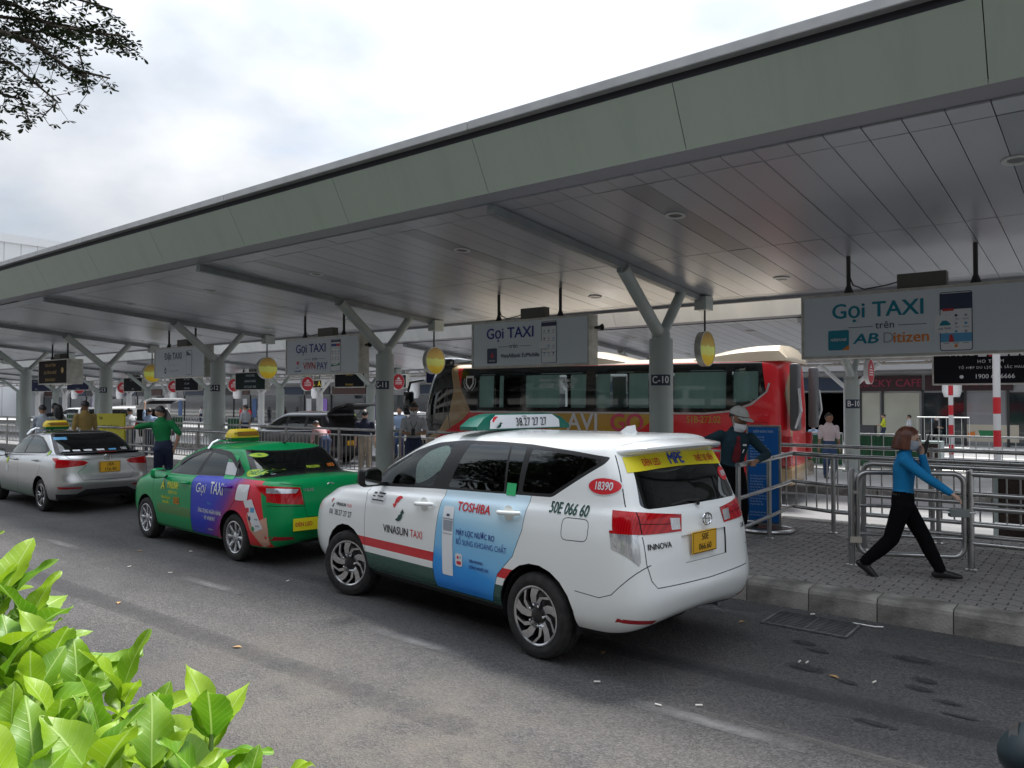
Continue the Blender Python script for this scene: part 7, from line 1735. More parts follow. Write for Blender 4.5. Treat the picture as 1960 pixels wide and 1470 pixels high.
def loop_barrier():
    o = thing('railing', 'round-cornered steel queue barrier just behind the gate', 'railing', (-2.36, 9.38, SHN), R(1.5))
    L = 5.0; pts = [(0, 0, .0), (0, 0, .90), (.03, 0, .96), (.10, 0, .985), (L, 0, .985)]
    ob('frame', MB().tube(pts, .03, 12), INOX, o, smooth=True); ob('base_flange', MB().lathe([(.06, 0), (.06, .01), (.04, .02)], 16), INOX, o, smooth=True)
    for z in (.62, .27): ob('rail', MB().tube([(0, 0, z), (L, 0, z)], .019, 10), INOX, o, smooth=True)
    p = ob('post', MB().tube([(2.2, 0, 0), (2.2, 0, .97)], .028, 12), INOX, o, smooth=True)
    return o
loop_barrier()
# baluster railing panels along the rear kerb (the column line)
def panel(L=2.0, h=1.05):
    o = thing('railing', 'steel railing panel with upright bars along the rear kerb, first from the right end', 'railing', (0, 0, SHN), 0, 'railing panels along the rear kerb')
    ob('top_rail', MB().tube([(0, 0, h), (L, 0, h)], .027, 10), INOX, o, smooth=True); ob('lower_rail', MB().tube([(0, 0, .16), (L, 0, .16)], .018, 8), INOX, o, smooth=True); ob('upper_rail', MB().tube([(0, 0, h-.13), (L, 0, h-.13)], .016, 8), INOX, o, smooth=True)
    for x in (0, ): ob('post', MB().tube([(x, 0, 0), (x, 0, h+.03)], .03, 10), INOX, o, smooth=True)
    bm_ = MB().tube([(0, 0, .16), (0, 0, h-.13)], .011, 6, cap=False).mesh('bar', INOX, 'all')
    n = 14
    for i in range(n): link('bar', bm_, o, (L*(i+.75)/n, 0, 0))
    return o
ORD = 'first second third fourth fifth sixth seventh eighth ninth tenth eleventh twelfth thirteenth fourteenth fifteenth sixteenth seventeenth eighteenth nineteenth twentieth'.split()
pn = panel(); first = True
for i in range(20):
    x = 2.0-2.0*(i+1)
    if first: pn.location = (x, 11.30, SHN); first = False
    else: dup(pn, (x, 11.30, SHN), 0, 'steel railing panel with upright bars along the rear kerb, %s from the right end' % ORD[i])
# nearer railing run between the columns on the left, in front of the black car
rails('railing', 'low two-rail steel barrier beside the man in green', 'railing', [(-14.6, 9.6), (-22.0, 9.5)], (.98, .55), [(-14.6, 9.6), (-17.0, 9.57), (-19.5, 9.53), (-22, 9.5)])

# blue notice board on a ring base
def board():
    o = thing('notice_board', 'tall blue notice board with white text on a flat ring base by the barrier', 'notice board', (-3.72, 9.95, SHN), R(12))
    ob('frame', MB().box(-.20, .20, -.02, .03, .08, 1.36), mat('board_frame', (.10, .10, .11), .4, .5), o); q = MB()
    for (a, b_, c_, d_) in ((-.215, -.19, .0, 1.375), (.19, .215, .0, 1.375), (-.19, .19, 1.35, 1.375), (-.19, .19, .08, .105)): q.box(a, b_, -.03, .035, c_, d_)
    ob('steel_edge', q, INOX, o)
    ob('face_panel', MB().box(-.188, .188, -.028, -.02, .12, 1.345), mat('board_blue', (.0, .10, .36), .4), o)
    q = MB(); LT = mat('board_letters', (.42, .55, .70), .6); sign_text(q, 'ĐIỂM ĐÓN TAXI', 0, 1.29, .030, LT, -.031, bold=.02, sx=.8); r_ = random.Random(4); z = 1.22
    words = 'hành khách vui lòng xếp hàng theo thứ tự không hút thuốc giữ vệ sinh chung giá cước tính theo đồng hồ mọi thắc mắc liên hệ tổng đài hướng dẫn sử dụng dịch vụ taxi tại sân bay'.split()
    while z > .2:
        line = ''
        while len(line) < r_.randint(16, 27): line += r_.choice(words)+' '
        if r_.random() < .14: z -= .03
        else: sign_text(q, line[:27], -.17, z, .019, LT, -.031, align='LEFT', sx=.86)
        z -= .037
    ob('lettering', q, None, o)
    ob('base_ring', MB().tube([(.36*math.cos(a), -.03+.27*math.sin(a), .03) for a in [2*math.pi*i/28 for i in range(28)]], .028, 8, closed=True), INOX, o, smooth=True); ob('base_bar', MB().box(-.36, .36, -.045, -.005, .015, .05), INOX, o)
board()
def trolley():
    o = thing('luggage_trolley', 'steel luggage trolley standing behind the blue notice board', 'trolley', (-4.15, 9.75, SHN), R(40))
    fr = MB(); 
    for sy in (-.24, .24): fr.tube([(-.38, sy, .16), (.36, sy, .14), (.42, sy, .18)], .016, 8); fr.tube([(-.32, sy, .16), (-.44, sy*.9, 1.0), (-.52, sy*.8, 1.02)], .016, 8)
    for x, z in ((-.3, .16), (0, .15), (.34, .14)): fr.tube([(x, -.24, z), (x, .24, z)], .012, 6)
    for z in (.45, .7): fr.tube([(-.36-.08*(z-.4), -.23, z), (-.36-.08*(z-.4), .23, z)], .012, 6)
    ob('frame', fr, INOX, o, smooth=True); ob('handle', MB().tube([(-.52, -.24, 1.02), (-.52, .24, 1.02)], .024, 8), mat('red_grip', (.5, .02, .03), .5), o); ob('advert_panel', MB().box(-.47, -.45, -.2, .2, .5, .85), mat('panel_greyblue', (.3, .36, .42), .5), o)
    for (x, y) in ((-.34, .2), (-.34, -.2), (.34, 0)): ob('wheel', MB().lathe([(.05, -.02), (.085, -.02), (.09, 0), (.085, .02), (.05, .02)], 18, 'y', (x, y, .09)), TYRE, o, smooth=True)
trolley()

# red and white striped poles
def striped_pole(label, x, y, h, r, first=2.0):
    o = thing('striped_pole', label, 'pole', (x, y, slope(y)+.17)); ob('pole', MB().tube([(0, 0, 0), (0, 0, h)], r, 14), COL_W, o, smooth=True)
    REDP = mat('signal_red', (.55, .02, .03), .5); bm_ = MB().lathe([(r+.002, 0), (r+.002, .32)], 16, cap=False).mesh('red_band', REDP, 'all')
    z = .3
    while z < first: link('red_band', bm_, o, (0, 0, z)); z += .64
striped_pole('thick red and white striped pole in front of the dark hoarding', -1.979, 17.6, 3.6, .065, 2.0)
striped_pole('thin red and white striped pole by the fast food windows', -4.493, 28.6, 3.4, .07, 2.4)

# dark brown cabinets behind the rear railing
BRN = noise_mat('brown_basketwork', (.018, .012, .010), (.06, .035, .025), 40, .7, .6, 60)
def cabinet(label, x0, x1, y, h, z):
    o = thing('planter_box', label, 'planter', ((x0+x1)/2, y, z)); w = x1-x0
    ob('panel', MB().box(-w/2+.06, w/2-.06, -.02, .5, .06, h-.06), BRN, o); q = MB(); PG = mat('pale_glass_edge', (.42, .50, .50), .3)
    for (a, b_, c_, d_) in ((-w/2, -w/2+.06, 0, h), (w/2-.06, w/2, 0, h), (-w/2+.06, w/2-.06, h-.06, h), (-w/2+.06, w/2-.06, 0, .06)): q.box(a, b_, -.04, .52, c_, d_)
    ob('frame', q, PG, o)
    for sx in (-.12, .12): ob('ring_handle', MB().tube([(sx+.05*math.cos(a), -.045, h*.6+.05*math.sin(a)) for a in [2*math.pi*i/16 for i in range(16)]], .008, 6, closed=True), DARKM, o)
cabinet('dark brown basketwork box with pale frame behind the railing at the right edge', -1.45, .3, 12.4, 1.05, slope(12.4))
cabinet('dark brown box behind the pale railing near the thick striped pole', -5.326, -4.007, 23.9, 1.0, slope(23.9)+.0)

# green-panelled railing on the middle island
GRNP = noise_mat('green_mesh_panel', (.02, .10, .045), (.035, .14, .065), 3, .7, vec=(6, 1, .5)); PALER = noise_mat('pale_steel', (.45, .46, .45), (.55, .56, .55), 5, .4, metal=.6)
def green_panel(x0, x1, y, label, h=1.0, z=None, filled=True, grp=None):
    o = thing('panel_fence', label, 'fence', (x0, y, slope(y)+.17 if z is None else z), 0, grp); w = x1-x0
    if filled: ob('infill', MB().box(0, w, .01, .02, .1, h-.05), GRNP, o)
    for z_ in (h, .08): ob('rail', MB().tube([(0, 0, z_), (w, 0, z_)], .03, 8), PALER, o)
    n = max(2, int(w/.28)); bm_ = MB().tube([(0, 0, .08), (0, 0, h)], .013, 6).mesh('bar', PALER)
    for i in range(n+1): link('bar', bm_, o, (w*i/n, 0, 0))
green_panel(-7.364, -6.382, 23.2, 'green panelled fence between the coach and column B-10'); green_panel(-5.918, -4.364, 23.2, 'green panelled fence right of column B-10')
green_panel(-4.238, -2.028+3, 23.2, 'pale open railing beyond the thick striped pole', 1.0, None, False)
green_panel(-7.87, -5.699, 41.0, 'tall pale open railing by the terminal shop windows', 1.5, None, False)
for a, b_ in ((268, 350), (436, 470), (355, 392), (128, 170)): green_panel(-71.31*0+{268: -47.962, 436: -38.124, 355: -42.534, 128: -58.664}[a], {350: -42.825, 470: -36.43, 392: -40.45, 170: -55.154}[b_], 23.2, {268: 'green panelled fence left of column C-12 in the distance', 436: 'short green panelled fence right of column C-12', 355: 'pale open fence just left of column C-12', 128: 'green panelled fence behind the man in mustard'}[a], 1.0, None, a != 355)

# yellow sign board and far left railing
o = thing('sign_board', 'bright yellow standing sign board with black lettering behind the silver taxi', 'sign', (-22.792, 10.2, SHN), R(10))
ob('board', MB().cbox(-.62, .62, -.03, .03, .12, 1.32, .01), mat('sign_yellow', (.62, .56, .02), .5), o); q = MB(); sign_text(q, 'TIA', -.42, 1.18, .08, INK['black'], -.034, bold=.04); sign_text(q, 'GỌI XE Ở ĐÂY', 0, .92, .12, INK['black'], -.034, sx=.7); sign_text(q, 'TAXI CALL', 0, .66, .10, INK['black'], -.034, sx=.7); ob('lettering', q, None, o)
for sx in (-.5, .5): ob('foot', MB().box(sx-.03, sx+.03, -.25, .25, 0, .12), DARKM, o)

# signs under the second canopy
for k in range(0, 9):
    if k in (1, 2): continue
    x = -5.78-6.52*k
    def art(a, k=k):
        flat(a, disc(0, -.02, .16, 16), INK['red'], -.001); a.use(INK['white'])
        for i in range(3): flat(a, [(-.2, .03-.07*i), (.2, .03-.07*i), (.2, .06-.07*i), (-.2, .06-.07*i)], INK['white'], -.002)
        flat(a, [(-.12, .1), (0, .22), (.12, .1)], INK['white'], -.002)
    round_sign({0: 'round red hanging sign right of column B-10, above the cafe windows', 3: 'round red hanging sign between column C-11 and the coach', 4: 'round red hanging sign below the VNPAY light box', 5: 'round red hanging sign just right of column C-12', 6: 'round red hanging sign below the Dat TAXI light box', 7: 'round red hanging sign right of column C-13', 8: 'round red hanging sign farthest left under the second canopy'}[k], x, 23.7, 2.72, .36, .35, mat('sign_red', (.50, .015, .03), .4), art, mat('sign_rim_white', (.7, .7, .7), .4))
def dark_art(lines, col, lx=0.):
    def f(a, w, h):
        n = len(lines)
        for i, s_ in enumerate(lines): sign_text(a, s_, lx*w, h*(.80-.62*i/max(1, n-1)), h*.13, INK[col], -.001, bold=.01)
    return f
SFD = mat('sign_face_black', (.010, .011, .014), .6, spec=.1); SFN = mat('sign_face_navy', (.012, .016, .06), .6, spec=.1); SFG = mat('sign_face_greenblack', (.012, .022, .022), .6, spec=.1)
def nova(a, w, h):
    sign_text(a, 'Nova', -.62, h-.16, .15, INK['white'], -.001, sx=1.2)
    for i, c in enumerate('WORLD'): x = -.17+.22*i; flat(a, rrect(x-.09, x+.09, h-.25, h-.07, .01), INK['white'] if c != 'O' else INK['red'], -.001); sign_text(a, c, x, h-.16, .11, INK['black'], -.003, bold=.03)
    sign_text(a, 'HO TRAM', .0, h-.37, .08, INK['white'], -.001, bold=.01, space=1.2); sign_text(a, 'TỔ HỢP DU LỊCH VÀ SẮC MÀU', .0, h-.52, .06, INK['white'], -.001, space=1.2); sign_text(a, '1900 63 6666', .08, h-.74, .11, INK['white'], -.001, bold=.015)
    flat(a, disc(-.62, h-.74, .045, 12), INK['white'], -.001)
lightbox('hanging_sign', 'large black hanging hoarding with white lettering at the right edge', -3.864, -1.923+.6, 22.0, 2.28, 3.22, nova, .3, SFD, None, .3)
for (a, b_, z0, z1, face, art_, lab) in ((-27.594, -25.564, 2.45, 3.15, SFD, dark_art(('SÂN BAY', 'PARKING'), 'gold'), 'black hanging sign with gold text just left of column C-11'),
    (-35.481, -32.844, 2.4, 3.3, SFG, dark_art(('VINHOMES', 'GRAND PARK', 'HOTLINE 1800'), 'grey'), 'dark green hanging sign right of column C-12'), (-41.452, -38.986, 2.4, 3.2, SFD, dark_art(('HO TRAM', 'TỔ HỢP', '1900 6666'), 'grey'), 'black hanging sign just left of column C-12'),
    (-47.577, -45.228, 2.4, 3.25, SFD, dark_art(('HO TRAM', '1900'), 'grey'), 'black hanging sign under the round yellow disc by column C-13'), (-21.893, -20.891, 2.55, 3.35, SFN, dark_art(('', ''), 'white'), 'plain navy hanging sign beside the coach windscreen'),
    (-55.63, -52.301, 2.55, 3.15, SFN, dark_art(('GATE', 'DOMESTIC'), 'grey'), 'narrow navy hanging sign left of column C-13'), (-63.39, -58.182, 2.5, 3.4, SFN, dark_art(('NGÂN HÀNG', 'BANK'), 'grey'), 'navy hanging sign at the far left')):
    lightbox('hanging_sign', lab, a, b_, 22.0, z0, z1, art_, .25, face, None, .3)
lightbox('hanging_sign', 'brown direction sign with gold text and a large letter A', -34.922, -33.658, 26.0, 2.55, 3.0, lambda a, w, h: (sign_text(a, 'A', w*.32, h*.5, h*.6, INK['yellow'], -.001, bold=.03), sign_text(a, 'TAXI', -w*.15, h*.7, h*.18, INK['yellow'], -.001), sign_text(a, 'CAR PARK', -w*.15, h*.35, h*.18, INK['yellow'], -.001)), .2, mat('sign_face_brown', (.05, .03, .01), .4), None, .6)
lightbox('hanging_sign', 'black direction sign with gold lines beside the red round sign near column C-11', -29.214, -28.225, 27.0, 2.5, 3.2, dark_art(('EXIT', 'LỐI RA', 'GATE'), 'gold'), .2, SFD, None, .6)

# far island: white columns with forked arms carrying a white lattice roof
o = thing('lattice_canopy', 'white lattice roof on forked white columns in front of the terminal', 'canopy', (0, 31.5, 0))
TR = noise_mat('truss_white', (.36, .33, .30), (.46, .43, .40), 4, .6)
for k in range(13):
    x = -8.4-6.52*k; z0 = slope(31.5)+.17
    c_ = ob('column', MB().lathe([(.21, z0), (.21, 2.3), (.19, 2.35)], 20), COL_W, o, (x, 0, 0), smooth=True)
    for dx in (-1.1, 1.1): ob('arm', MB().tube([(0, 0, 2.25), (dx, 0, 3.3)], .08, 10), COL_W, c_, smooth=True)
    ob('arm', MB().tube([(0, 0, 2.25), (0, 1.0, 3.3)], .07, 10), COL_W, c_, smooth=True)
for yy in (-1.6, 1.6):
    t = MB(); n = 60; X0 = -96.; L = 102.
    t.tube([(X0, yy, 3.35), (X0+L, yy, 3.35)], .06, 6); t.tube([(X0, yy, 4.0), (X0+L, yy, 4.0)], .06, 6)
    for i in range(n): x = X0+L*i/n; t.tube([(x, yy, 3.35), (x+L/n/2, yy, 4.0)], .04, 5); t.tube([(x+L/n/2, yy, 4.0), (x+L/n, yy, 3.35)], .04, 5)
    ob('lattice_girder', t, TR, o)
ob('roof', MB().box(-96, 6, -3.5, 3.5, 4.08, 4.3), CAP, o)

# terminal building: shop fronts
FAC_Y = 47.5
def terminal():
    o = thing('terminal_building', 'low terminal building with shop windows and dark signboards behind everything', 'building', (0, FAC_Y, slope(FAC_Y)+.17))
    WALL = noise_mat('terminal_wall', (.30, .305, .31), (.38, .385, .39), .6, .8); GL = mat('shop_glass', (.012, .02, .026), .08, coat=1.); BLIND = noise_mat('shop_blind', (.46, .46, .38), (.54, .54, .45), .7, .7)
    ob('wall', MB().box(-170, 22, 0, 12, 0, 6.5), WALL, o); ob('soffit', MB().box(-170, 22, -3.2, -.01, 4.05, 4.4), mat('terminal_soffit', (.28, .28, .285), .6), o)
    fm = MB().box(-.06, .06, -.1, -.01, 0, 3.0).mesh('mullion', DARKM); pmat = [mat('poster_'+k, c, .5) for k, c in dict(white=(.62, .62, .64), lilac=(.32, .18, .60), grey=(.28, .28, .30), blue=(.05, .12, .30)).items()]
    r_ = random.Random(11); X = -168.; i = 0
    while X < -16:
        w = r_.choice((3.2, 4.2, 5.2)); g = ob('window', MB().box(X+.1, X+w-.1, -.04, -.015, .1, 2.9), GL, o); link('mullion', fm, o, (X, 0, 0))
        ob('signboard', MB().box(X+.2, X+w-.2, -.12, -.02, 3.0, 3.75), mat('signboard_%d' % (i % 4), ((.05, .05, .055), (.08, .035, .03), (.32, .32, .33), (.03, .05, .09))[i % 4], .5), o)
        if i % 2 == 0: ob('poster', MB().box(X+.35, X+1.15, -.07, -.045, .6, 2.6), pmat[(i//2) % 4], g)
        if i % 3 == 0: ob('poster', MB().box(X+w-1.4, X+w-.6, -.07, -.045, .6, 2.6), pmat[(i//3+1) % 4], g)
        X += w; i += 1
    # right-hand shops: cafe and fast food
    def win(a, b_, m, z0=.1, z1=2.85): g = ob('window', MB().box(a, b_, -.04, -.015, z0, z1), m, o); link('mullion', fm, o, (a, 0, 0)); return g
    win(-12.03, -10.913-.1, BLIND, .1); win(-10.858, -8.884-.1, BLIND, .1); win(-8.806, -6.821, GL); g = win(-6.772, -4.948, mat('shop_pale', (.26, .27, .29), .15, coat=1.)); win(-4.833, 12, GL); win(-16.0, -12.258, GL)
    ob('poster', MB().box(-6.724, -4.377, -.08, -.045, .25, 1.15), mat('poster_cream', (.55, .50, .40), .5), g); q = MB(); flat(q, [(-6.097, .55), (-5.482, .55), (-5.389, .85), (-6.193, .85)], INK['green'], -.085); flat(q, [(-6.675, .45), (-6.337, .45), (-6.337, .8), (-6.675, .7)], INK['orange'], -.085); ob('poster_print', q, None, g)
    SB = mat('signboard_maroon', (.035, .008, .012), .5); NEON = mat('sign_letters_red', (.30, .02, .06), .5)
    for (a, b_, t_, sz) in ((-12.116, -8.858, 'LUCKY CAFE', .42), (-8.677, -4.604, 'FAST FOOD', .40)):
        sb = ob('signboard', MB().box(a, b_, -.2, -.02, 2.95, 3.8), SB, o); q = MB(); sign_text(q, t_, (a+b_)/2, 3.38, sz, NEON, -.205, bold=.01); ob('lettering', q, None, sb)
    ob('counter', MB().box(-11.355, -10.519, -3.4, -2.8, 0, 1.1), mat('counter_dark', (.03, .03, .035), .5), o)
    for k in range(10):
        x = 6-6.5*k*2; ob('pier', MB().lathe([(.35, 2.6), (.45, 2.9), (.45, 3.95)], 16), COL_W, o, (x, -2.6, 0), smooth=True)
    return o
terminal()
# tall pale block rising behind the canopy on the left
p0, p1 = Vector((-128.662, 37.58, 26.719)), Vector((-128.169, 55.234, 26.428))
o = thing('tall_building', 'pale panelled building top showing above the canopy at far left', 'building', (p0.x, p0.y, -1), math.atan2(p1.y-p0.y, p1.x-p0.x))
Lb = (p1.xy-p0.xy).length; PW = noise_mat('pale_cladding', (.60, .62, .63), (.66, .67, .68), .1, .6)
ob('core', MB().box(.1, Lb-.1, .3, 25, 0, p0.z-.6), PW, o); n = 8
pmh = MB().box(.03, Lb/n-.03, 0, .28, 0, p0.z-.6).mesh('wall_panel', PW)
for i in range(n): link('wall_panel', pmh, o, (Lb*i/n, 0, 0))
ob('parapet', MB().box(-.2, Lb+.2, -.2, 25.2, p0.z-.6, p0.z+.6), mat('parapet_white', (.7, .71, .72), .6), o)


# ================================================================ planting
def leaf_mat(name, c1, c2, vein, trans=.45):
    m = bpy.data.materials.new(name); m.use_nodes = True; N, L, b = nodes(m); out = N['Material Output']
    tc = N.new('ShaderNodeTexCoord'); sp = N.new('ShaderNodeSeparateXYZ'); L.new(tc.outputs['Object'], sp.inputs[0])
    oi = N.new('ShaderNodeObjectInfo'); n = N.new('ShaderNodeTexNoise'); n.inputs['Scale'].default_value = 14; L.new(tc.outputs['Object'], n.inputs['Vector'])
    ad = N.new('ShaderNodeMath'); ad.operation = 'MULTIPLY_ADD'; ad.inputs[1].default_value = .6; L.new(oi.outputs['Random'], ad.inputs[0]); sc = N.new('ShaderNodeMath'); sc.operation = 'MULTIPLY'; sc.inputs[1].default_value = .5; L.new(n.outputs[0], sc.inputs[0]); L.new(sc.outputs[0], ad.inputs[2])
    r = N.new('ShaderNodeValToRGB'); r.color_ramp.elements[0].color = (*c1, 1); r.color_ramp.elements[1].color = (*c2, 1); r.color_ramp.elements[0].position = .15; r.color_ramp.elements[1].position = .85; L.new(ad.outputs[0], r.inputs[0])
    ay = N.new('ShaderNodeMath'); ay.operation = 'ABSOLUTE'; L.new(sp.outputs['Y'], ay.inputs[0])
    lt = N.new('ShaderNodeMapRange'); lt.inputs[1].default_value = .0022; lt.inputs[2].default_value = .0008; lt.inputs[3].default_value = 0; lt.inputs[4].default_value = .8; L.new(ay.outputs[0], lt.inputs[0])
    # side veins run obliquely from the midrib
    k = N.new('ShaderNodeMath'); k.operation = 'MULTIPLY_ADD'; k.inputs[1].default_value = -.9; L.new(ay.outputs[0], k.inputs[0]); L.new(sp.outputs['X'], k.inputs[2])
    w = N.new('ShaderNodeMath'); w.operation = 'PINGPONG'; w.inputs[1].default_value = .0075; L.new(k.outputs[0], w.inputs[0])
    v2 = N.new('ShaderNodeMapRange'); v2.inputs[1].default_value = .0011; v2.inputs[2].default_value = .0002; v2.inputs[3].default_value = 0; v2.inputs[4].default_value = .30; L.new(w.outputs[0], v2.inputs[0])
    mx = N.new('ShaderNodeMath'); mx.operation = 'MAXIMUM'; L.new(lt.outputs[0], mx.inputs[0]); L.new(v2.outputs[0], mx.inputs[1])
    c = over(N, L, mx.outputs[0], r.outputs[0], vein); L.new(c, b.inputs['Base Color']); b.inputs['Roughness'].default_value = .42
    bp = N.new('ShaderNodeBump'); bp.inputs['Strength'].default_value = .35; bp.inputs['Distance'].default_value = .002; L.new(mx.outputs[0], bp.inputs['Height']); L.new(bp.outputs[0], b.inputs['Normal'])
    t = N.new('ShaderNodeBsdfTranslucent'); L.new(c, t.inputs[0]); ms = N.new('ShaderNodeMixShader'); ms.inputs[0].default_value = trans; L.new(b.outputs[0], ms.inputs[1]); L.new(t.outputs[0], ms.inputs[2]); L.new(ms.outputs[0], out.inputs[0])
    return m
LEAF_B = leaf_mat('bright_leaf', (.08, .24, .012), (.30, .46, .02), (.42, .58, .16), .35)
def big_leaf(k):
    r_ = random.Random(50+k); q = MB(); n = 16; L = .135*r_.uniform(.92, 1.1); W = .033*r_.uniform(.9, 1.15); curl = r_.uniform(.10, .45); fold = r_.uniform(.15, .45); wav = r_.uniform(.002, .006); ph = r_.uniform(0, 6)
    for i in range(n+1):
        t = i/n; x = L*(t-curl*.16*t*t); z = -curl*.30*L*t*t+.03*L*math.sin(t*3)
        w = W*max(.0, math.sin(math.pi*min(1, t**.85)))**.72*(1.05 if t < .6 else 1)*(1-.15*t); w = max(w, .002 if 0 < i < n else .0012)
        for j, f in enumerate((-1, -.55, 0, .55, 1)):
            yy = f*w*(1+.05*math.sin(t*40+j*2)*(abs(f) > .9)); q.v.append((x, yy, z+abs(f)*w*fold+wav*math.sin(t*11+ph+f*1.5)*abs(f)))
    for i in range(n):
        for j in range(4): a = i*5+j; q.face((a, a+1, a+6, a+5))
    return q.mesh('leaf', LEAF_B, 'all')
LEAVES = [big_leaf(k) for k in range(6)]
def shrub():
    root = thing('shrub', 'bright green leafy shrub in the near lower left corner', 'shrub', (-.95, .35, 0))
    base = Vector((-.95, .35, 0)); STEM = noise_mat('green_stem', (.10, .20, .03), (.18, .28, .06), 20, .6); r_ = random.Random(3); cnt = 0
    tips = [(-1.537, 0.511, 1.577), (-1.508, 0.471, 1.536), (-1.472, 0.526, 1.522), (-1.384, 0.469, 1.493), (-1.369, 0.52, 1.481), (-1.272, 0.405, 1.481), (-1.248, 0.45, 1.473), (-1.28, 0.528, 1.451), (-1.246, 0.58, 1.442), (-1.113, 0.379, 1.467), (-1.11, 0.432, 1.463), (-1.109, 0.485, 1.446), (-1.112, 0.559, 1.424), (-1.021, 0.375, 1.456), (-0.989, 0.427, 1.447), (-0.994, 0.5, 1.424), (-1.007, 0.592, 1.437), (-0.946, 0.538, 1.411), (-1.178, 0.353, 1.458), (-1.412, 0.421, 1.508), (-1.661, 0.477, 1.584), (-0.881, 0.565, 1.394), (-0.971, 0.326, 1.456), (-0.908, 0.415, 1.428), (-0.886, 0.485, 1.4)]
    for i, p in enumerate(tips):
        p = Vector(p); b0 = Vector((p.x+r_.uniform(-.08, .08), p.y+r_.uniform(-.08, .08)-.05, .55)); mid = p.lerp(b0, .5)+Vector((r_.uniform(-.03, .03), r_.uniform(-.03, .03), 0))
        ob('stem', MB().tube([tuple(b0-base), tuple(mid-base), tuple(p.lerp(b0, .12)-base), tuple(p-base)], [.007, .006, .0045, .003], 7), STEM, root, smooth='all')
        n = 8 if i < 20 else 6
        for k in range(n):
            a = k*2.4+r_.uniform(-.3, .3)+i; el = R(62-8.5*k+r_.uniform(-12, 12)); up = p-Vector((0, 0, .011*k*(1+.3*(k > 4)))); s_ = (.62+.055*k)*r_.uniform(.7, 1.25)*1.05
            lf = link('leaf', LEAVES[(i+k) % 6], root, tuple(up-base), None); lf.rotation_euler = Euler((r_.uniform(-.35, .35), -el, a), 'XYZ'); lf.scale = (s_,)*3; cnt += 1
    for i, p in enumerate(tips[::3]):                      # lower leaves that close the hedge
        p = Vector(p)
        for k in range(6):
            lf = link('leaf', LEAVES[k % 6], root, tuple(p-Vector((r_.uniform(-.08, .08), r_.uniform(-.05, .1), .12+.05*k))-base)); lf.rotation_euler = (r_.uniform(-.4, .4), R(r_.uniform(-30, 25)), r_.uniform(0, 6.28)); lf.scale = (1.05,)*3
    return root
shrub()
o = thing('planter', 'raised concrete planter edge below the shrub', 'planter', (-1.2, .1, 0))
ob('wall', MB().box(-2.6, 1.2, -.55, .6, 0, .5, .02), CONC, o); ob('soil', MB().box(-2.5, 1.1, -.45, .5, .5, .53), noise_mat('soil', (.03, .02, .012), (.07, .05, .03), 20, .95), o)

# street tree on the left whose twigs hang into the picture
LEAF_T = noise_mat('tree_leaf', (.018, .035, .012), (.045, .075, .02), 3, .6); BARK = noise_mat('bark', (.06, .045, .035), (.13, .10, .08), 8, .9, .8, 40)
def rosette(mb_, p, r_, s=1.):
    n = r_.randint(4, 7); a0 = r_.uniform(0, 6.28); dn = r_.uniform(-.5, .15)
    for k in range(n):
        a = a0+2*math.pi*k/n+r_.uniform(-.3, .3); d = Vector((math.cos(a), math.sin(a), dn+r_.uniform(-.45, .35))).normalized(); L = r_.uniform(.04, .068)*s; w = L*.22
        sd = d.cross(Vector((r_.uniform(-.4, .4), r_.uniform(-.4, .4), 1))).normalized(); o_ = len(mb_.v); q0 = p+d*L*.12
        mb_.v += [tuple(q0), tuple(p+d*L*.55+sd*w*.8), tuple(p+d*L*.85+sd*w*.75), tuple(p+d*L), tuple(p+d*L*.85-sd*w*.75), tuple(p+d*L*.55-sd*w*.8)]; mb_.face([o_+i for i in range(6)])
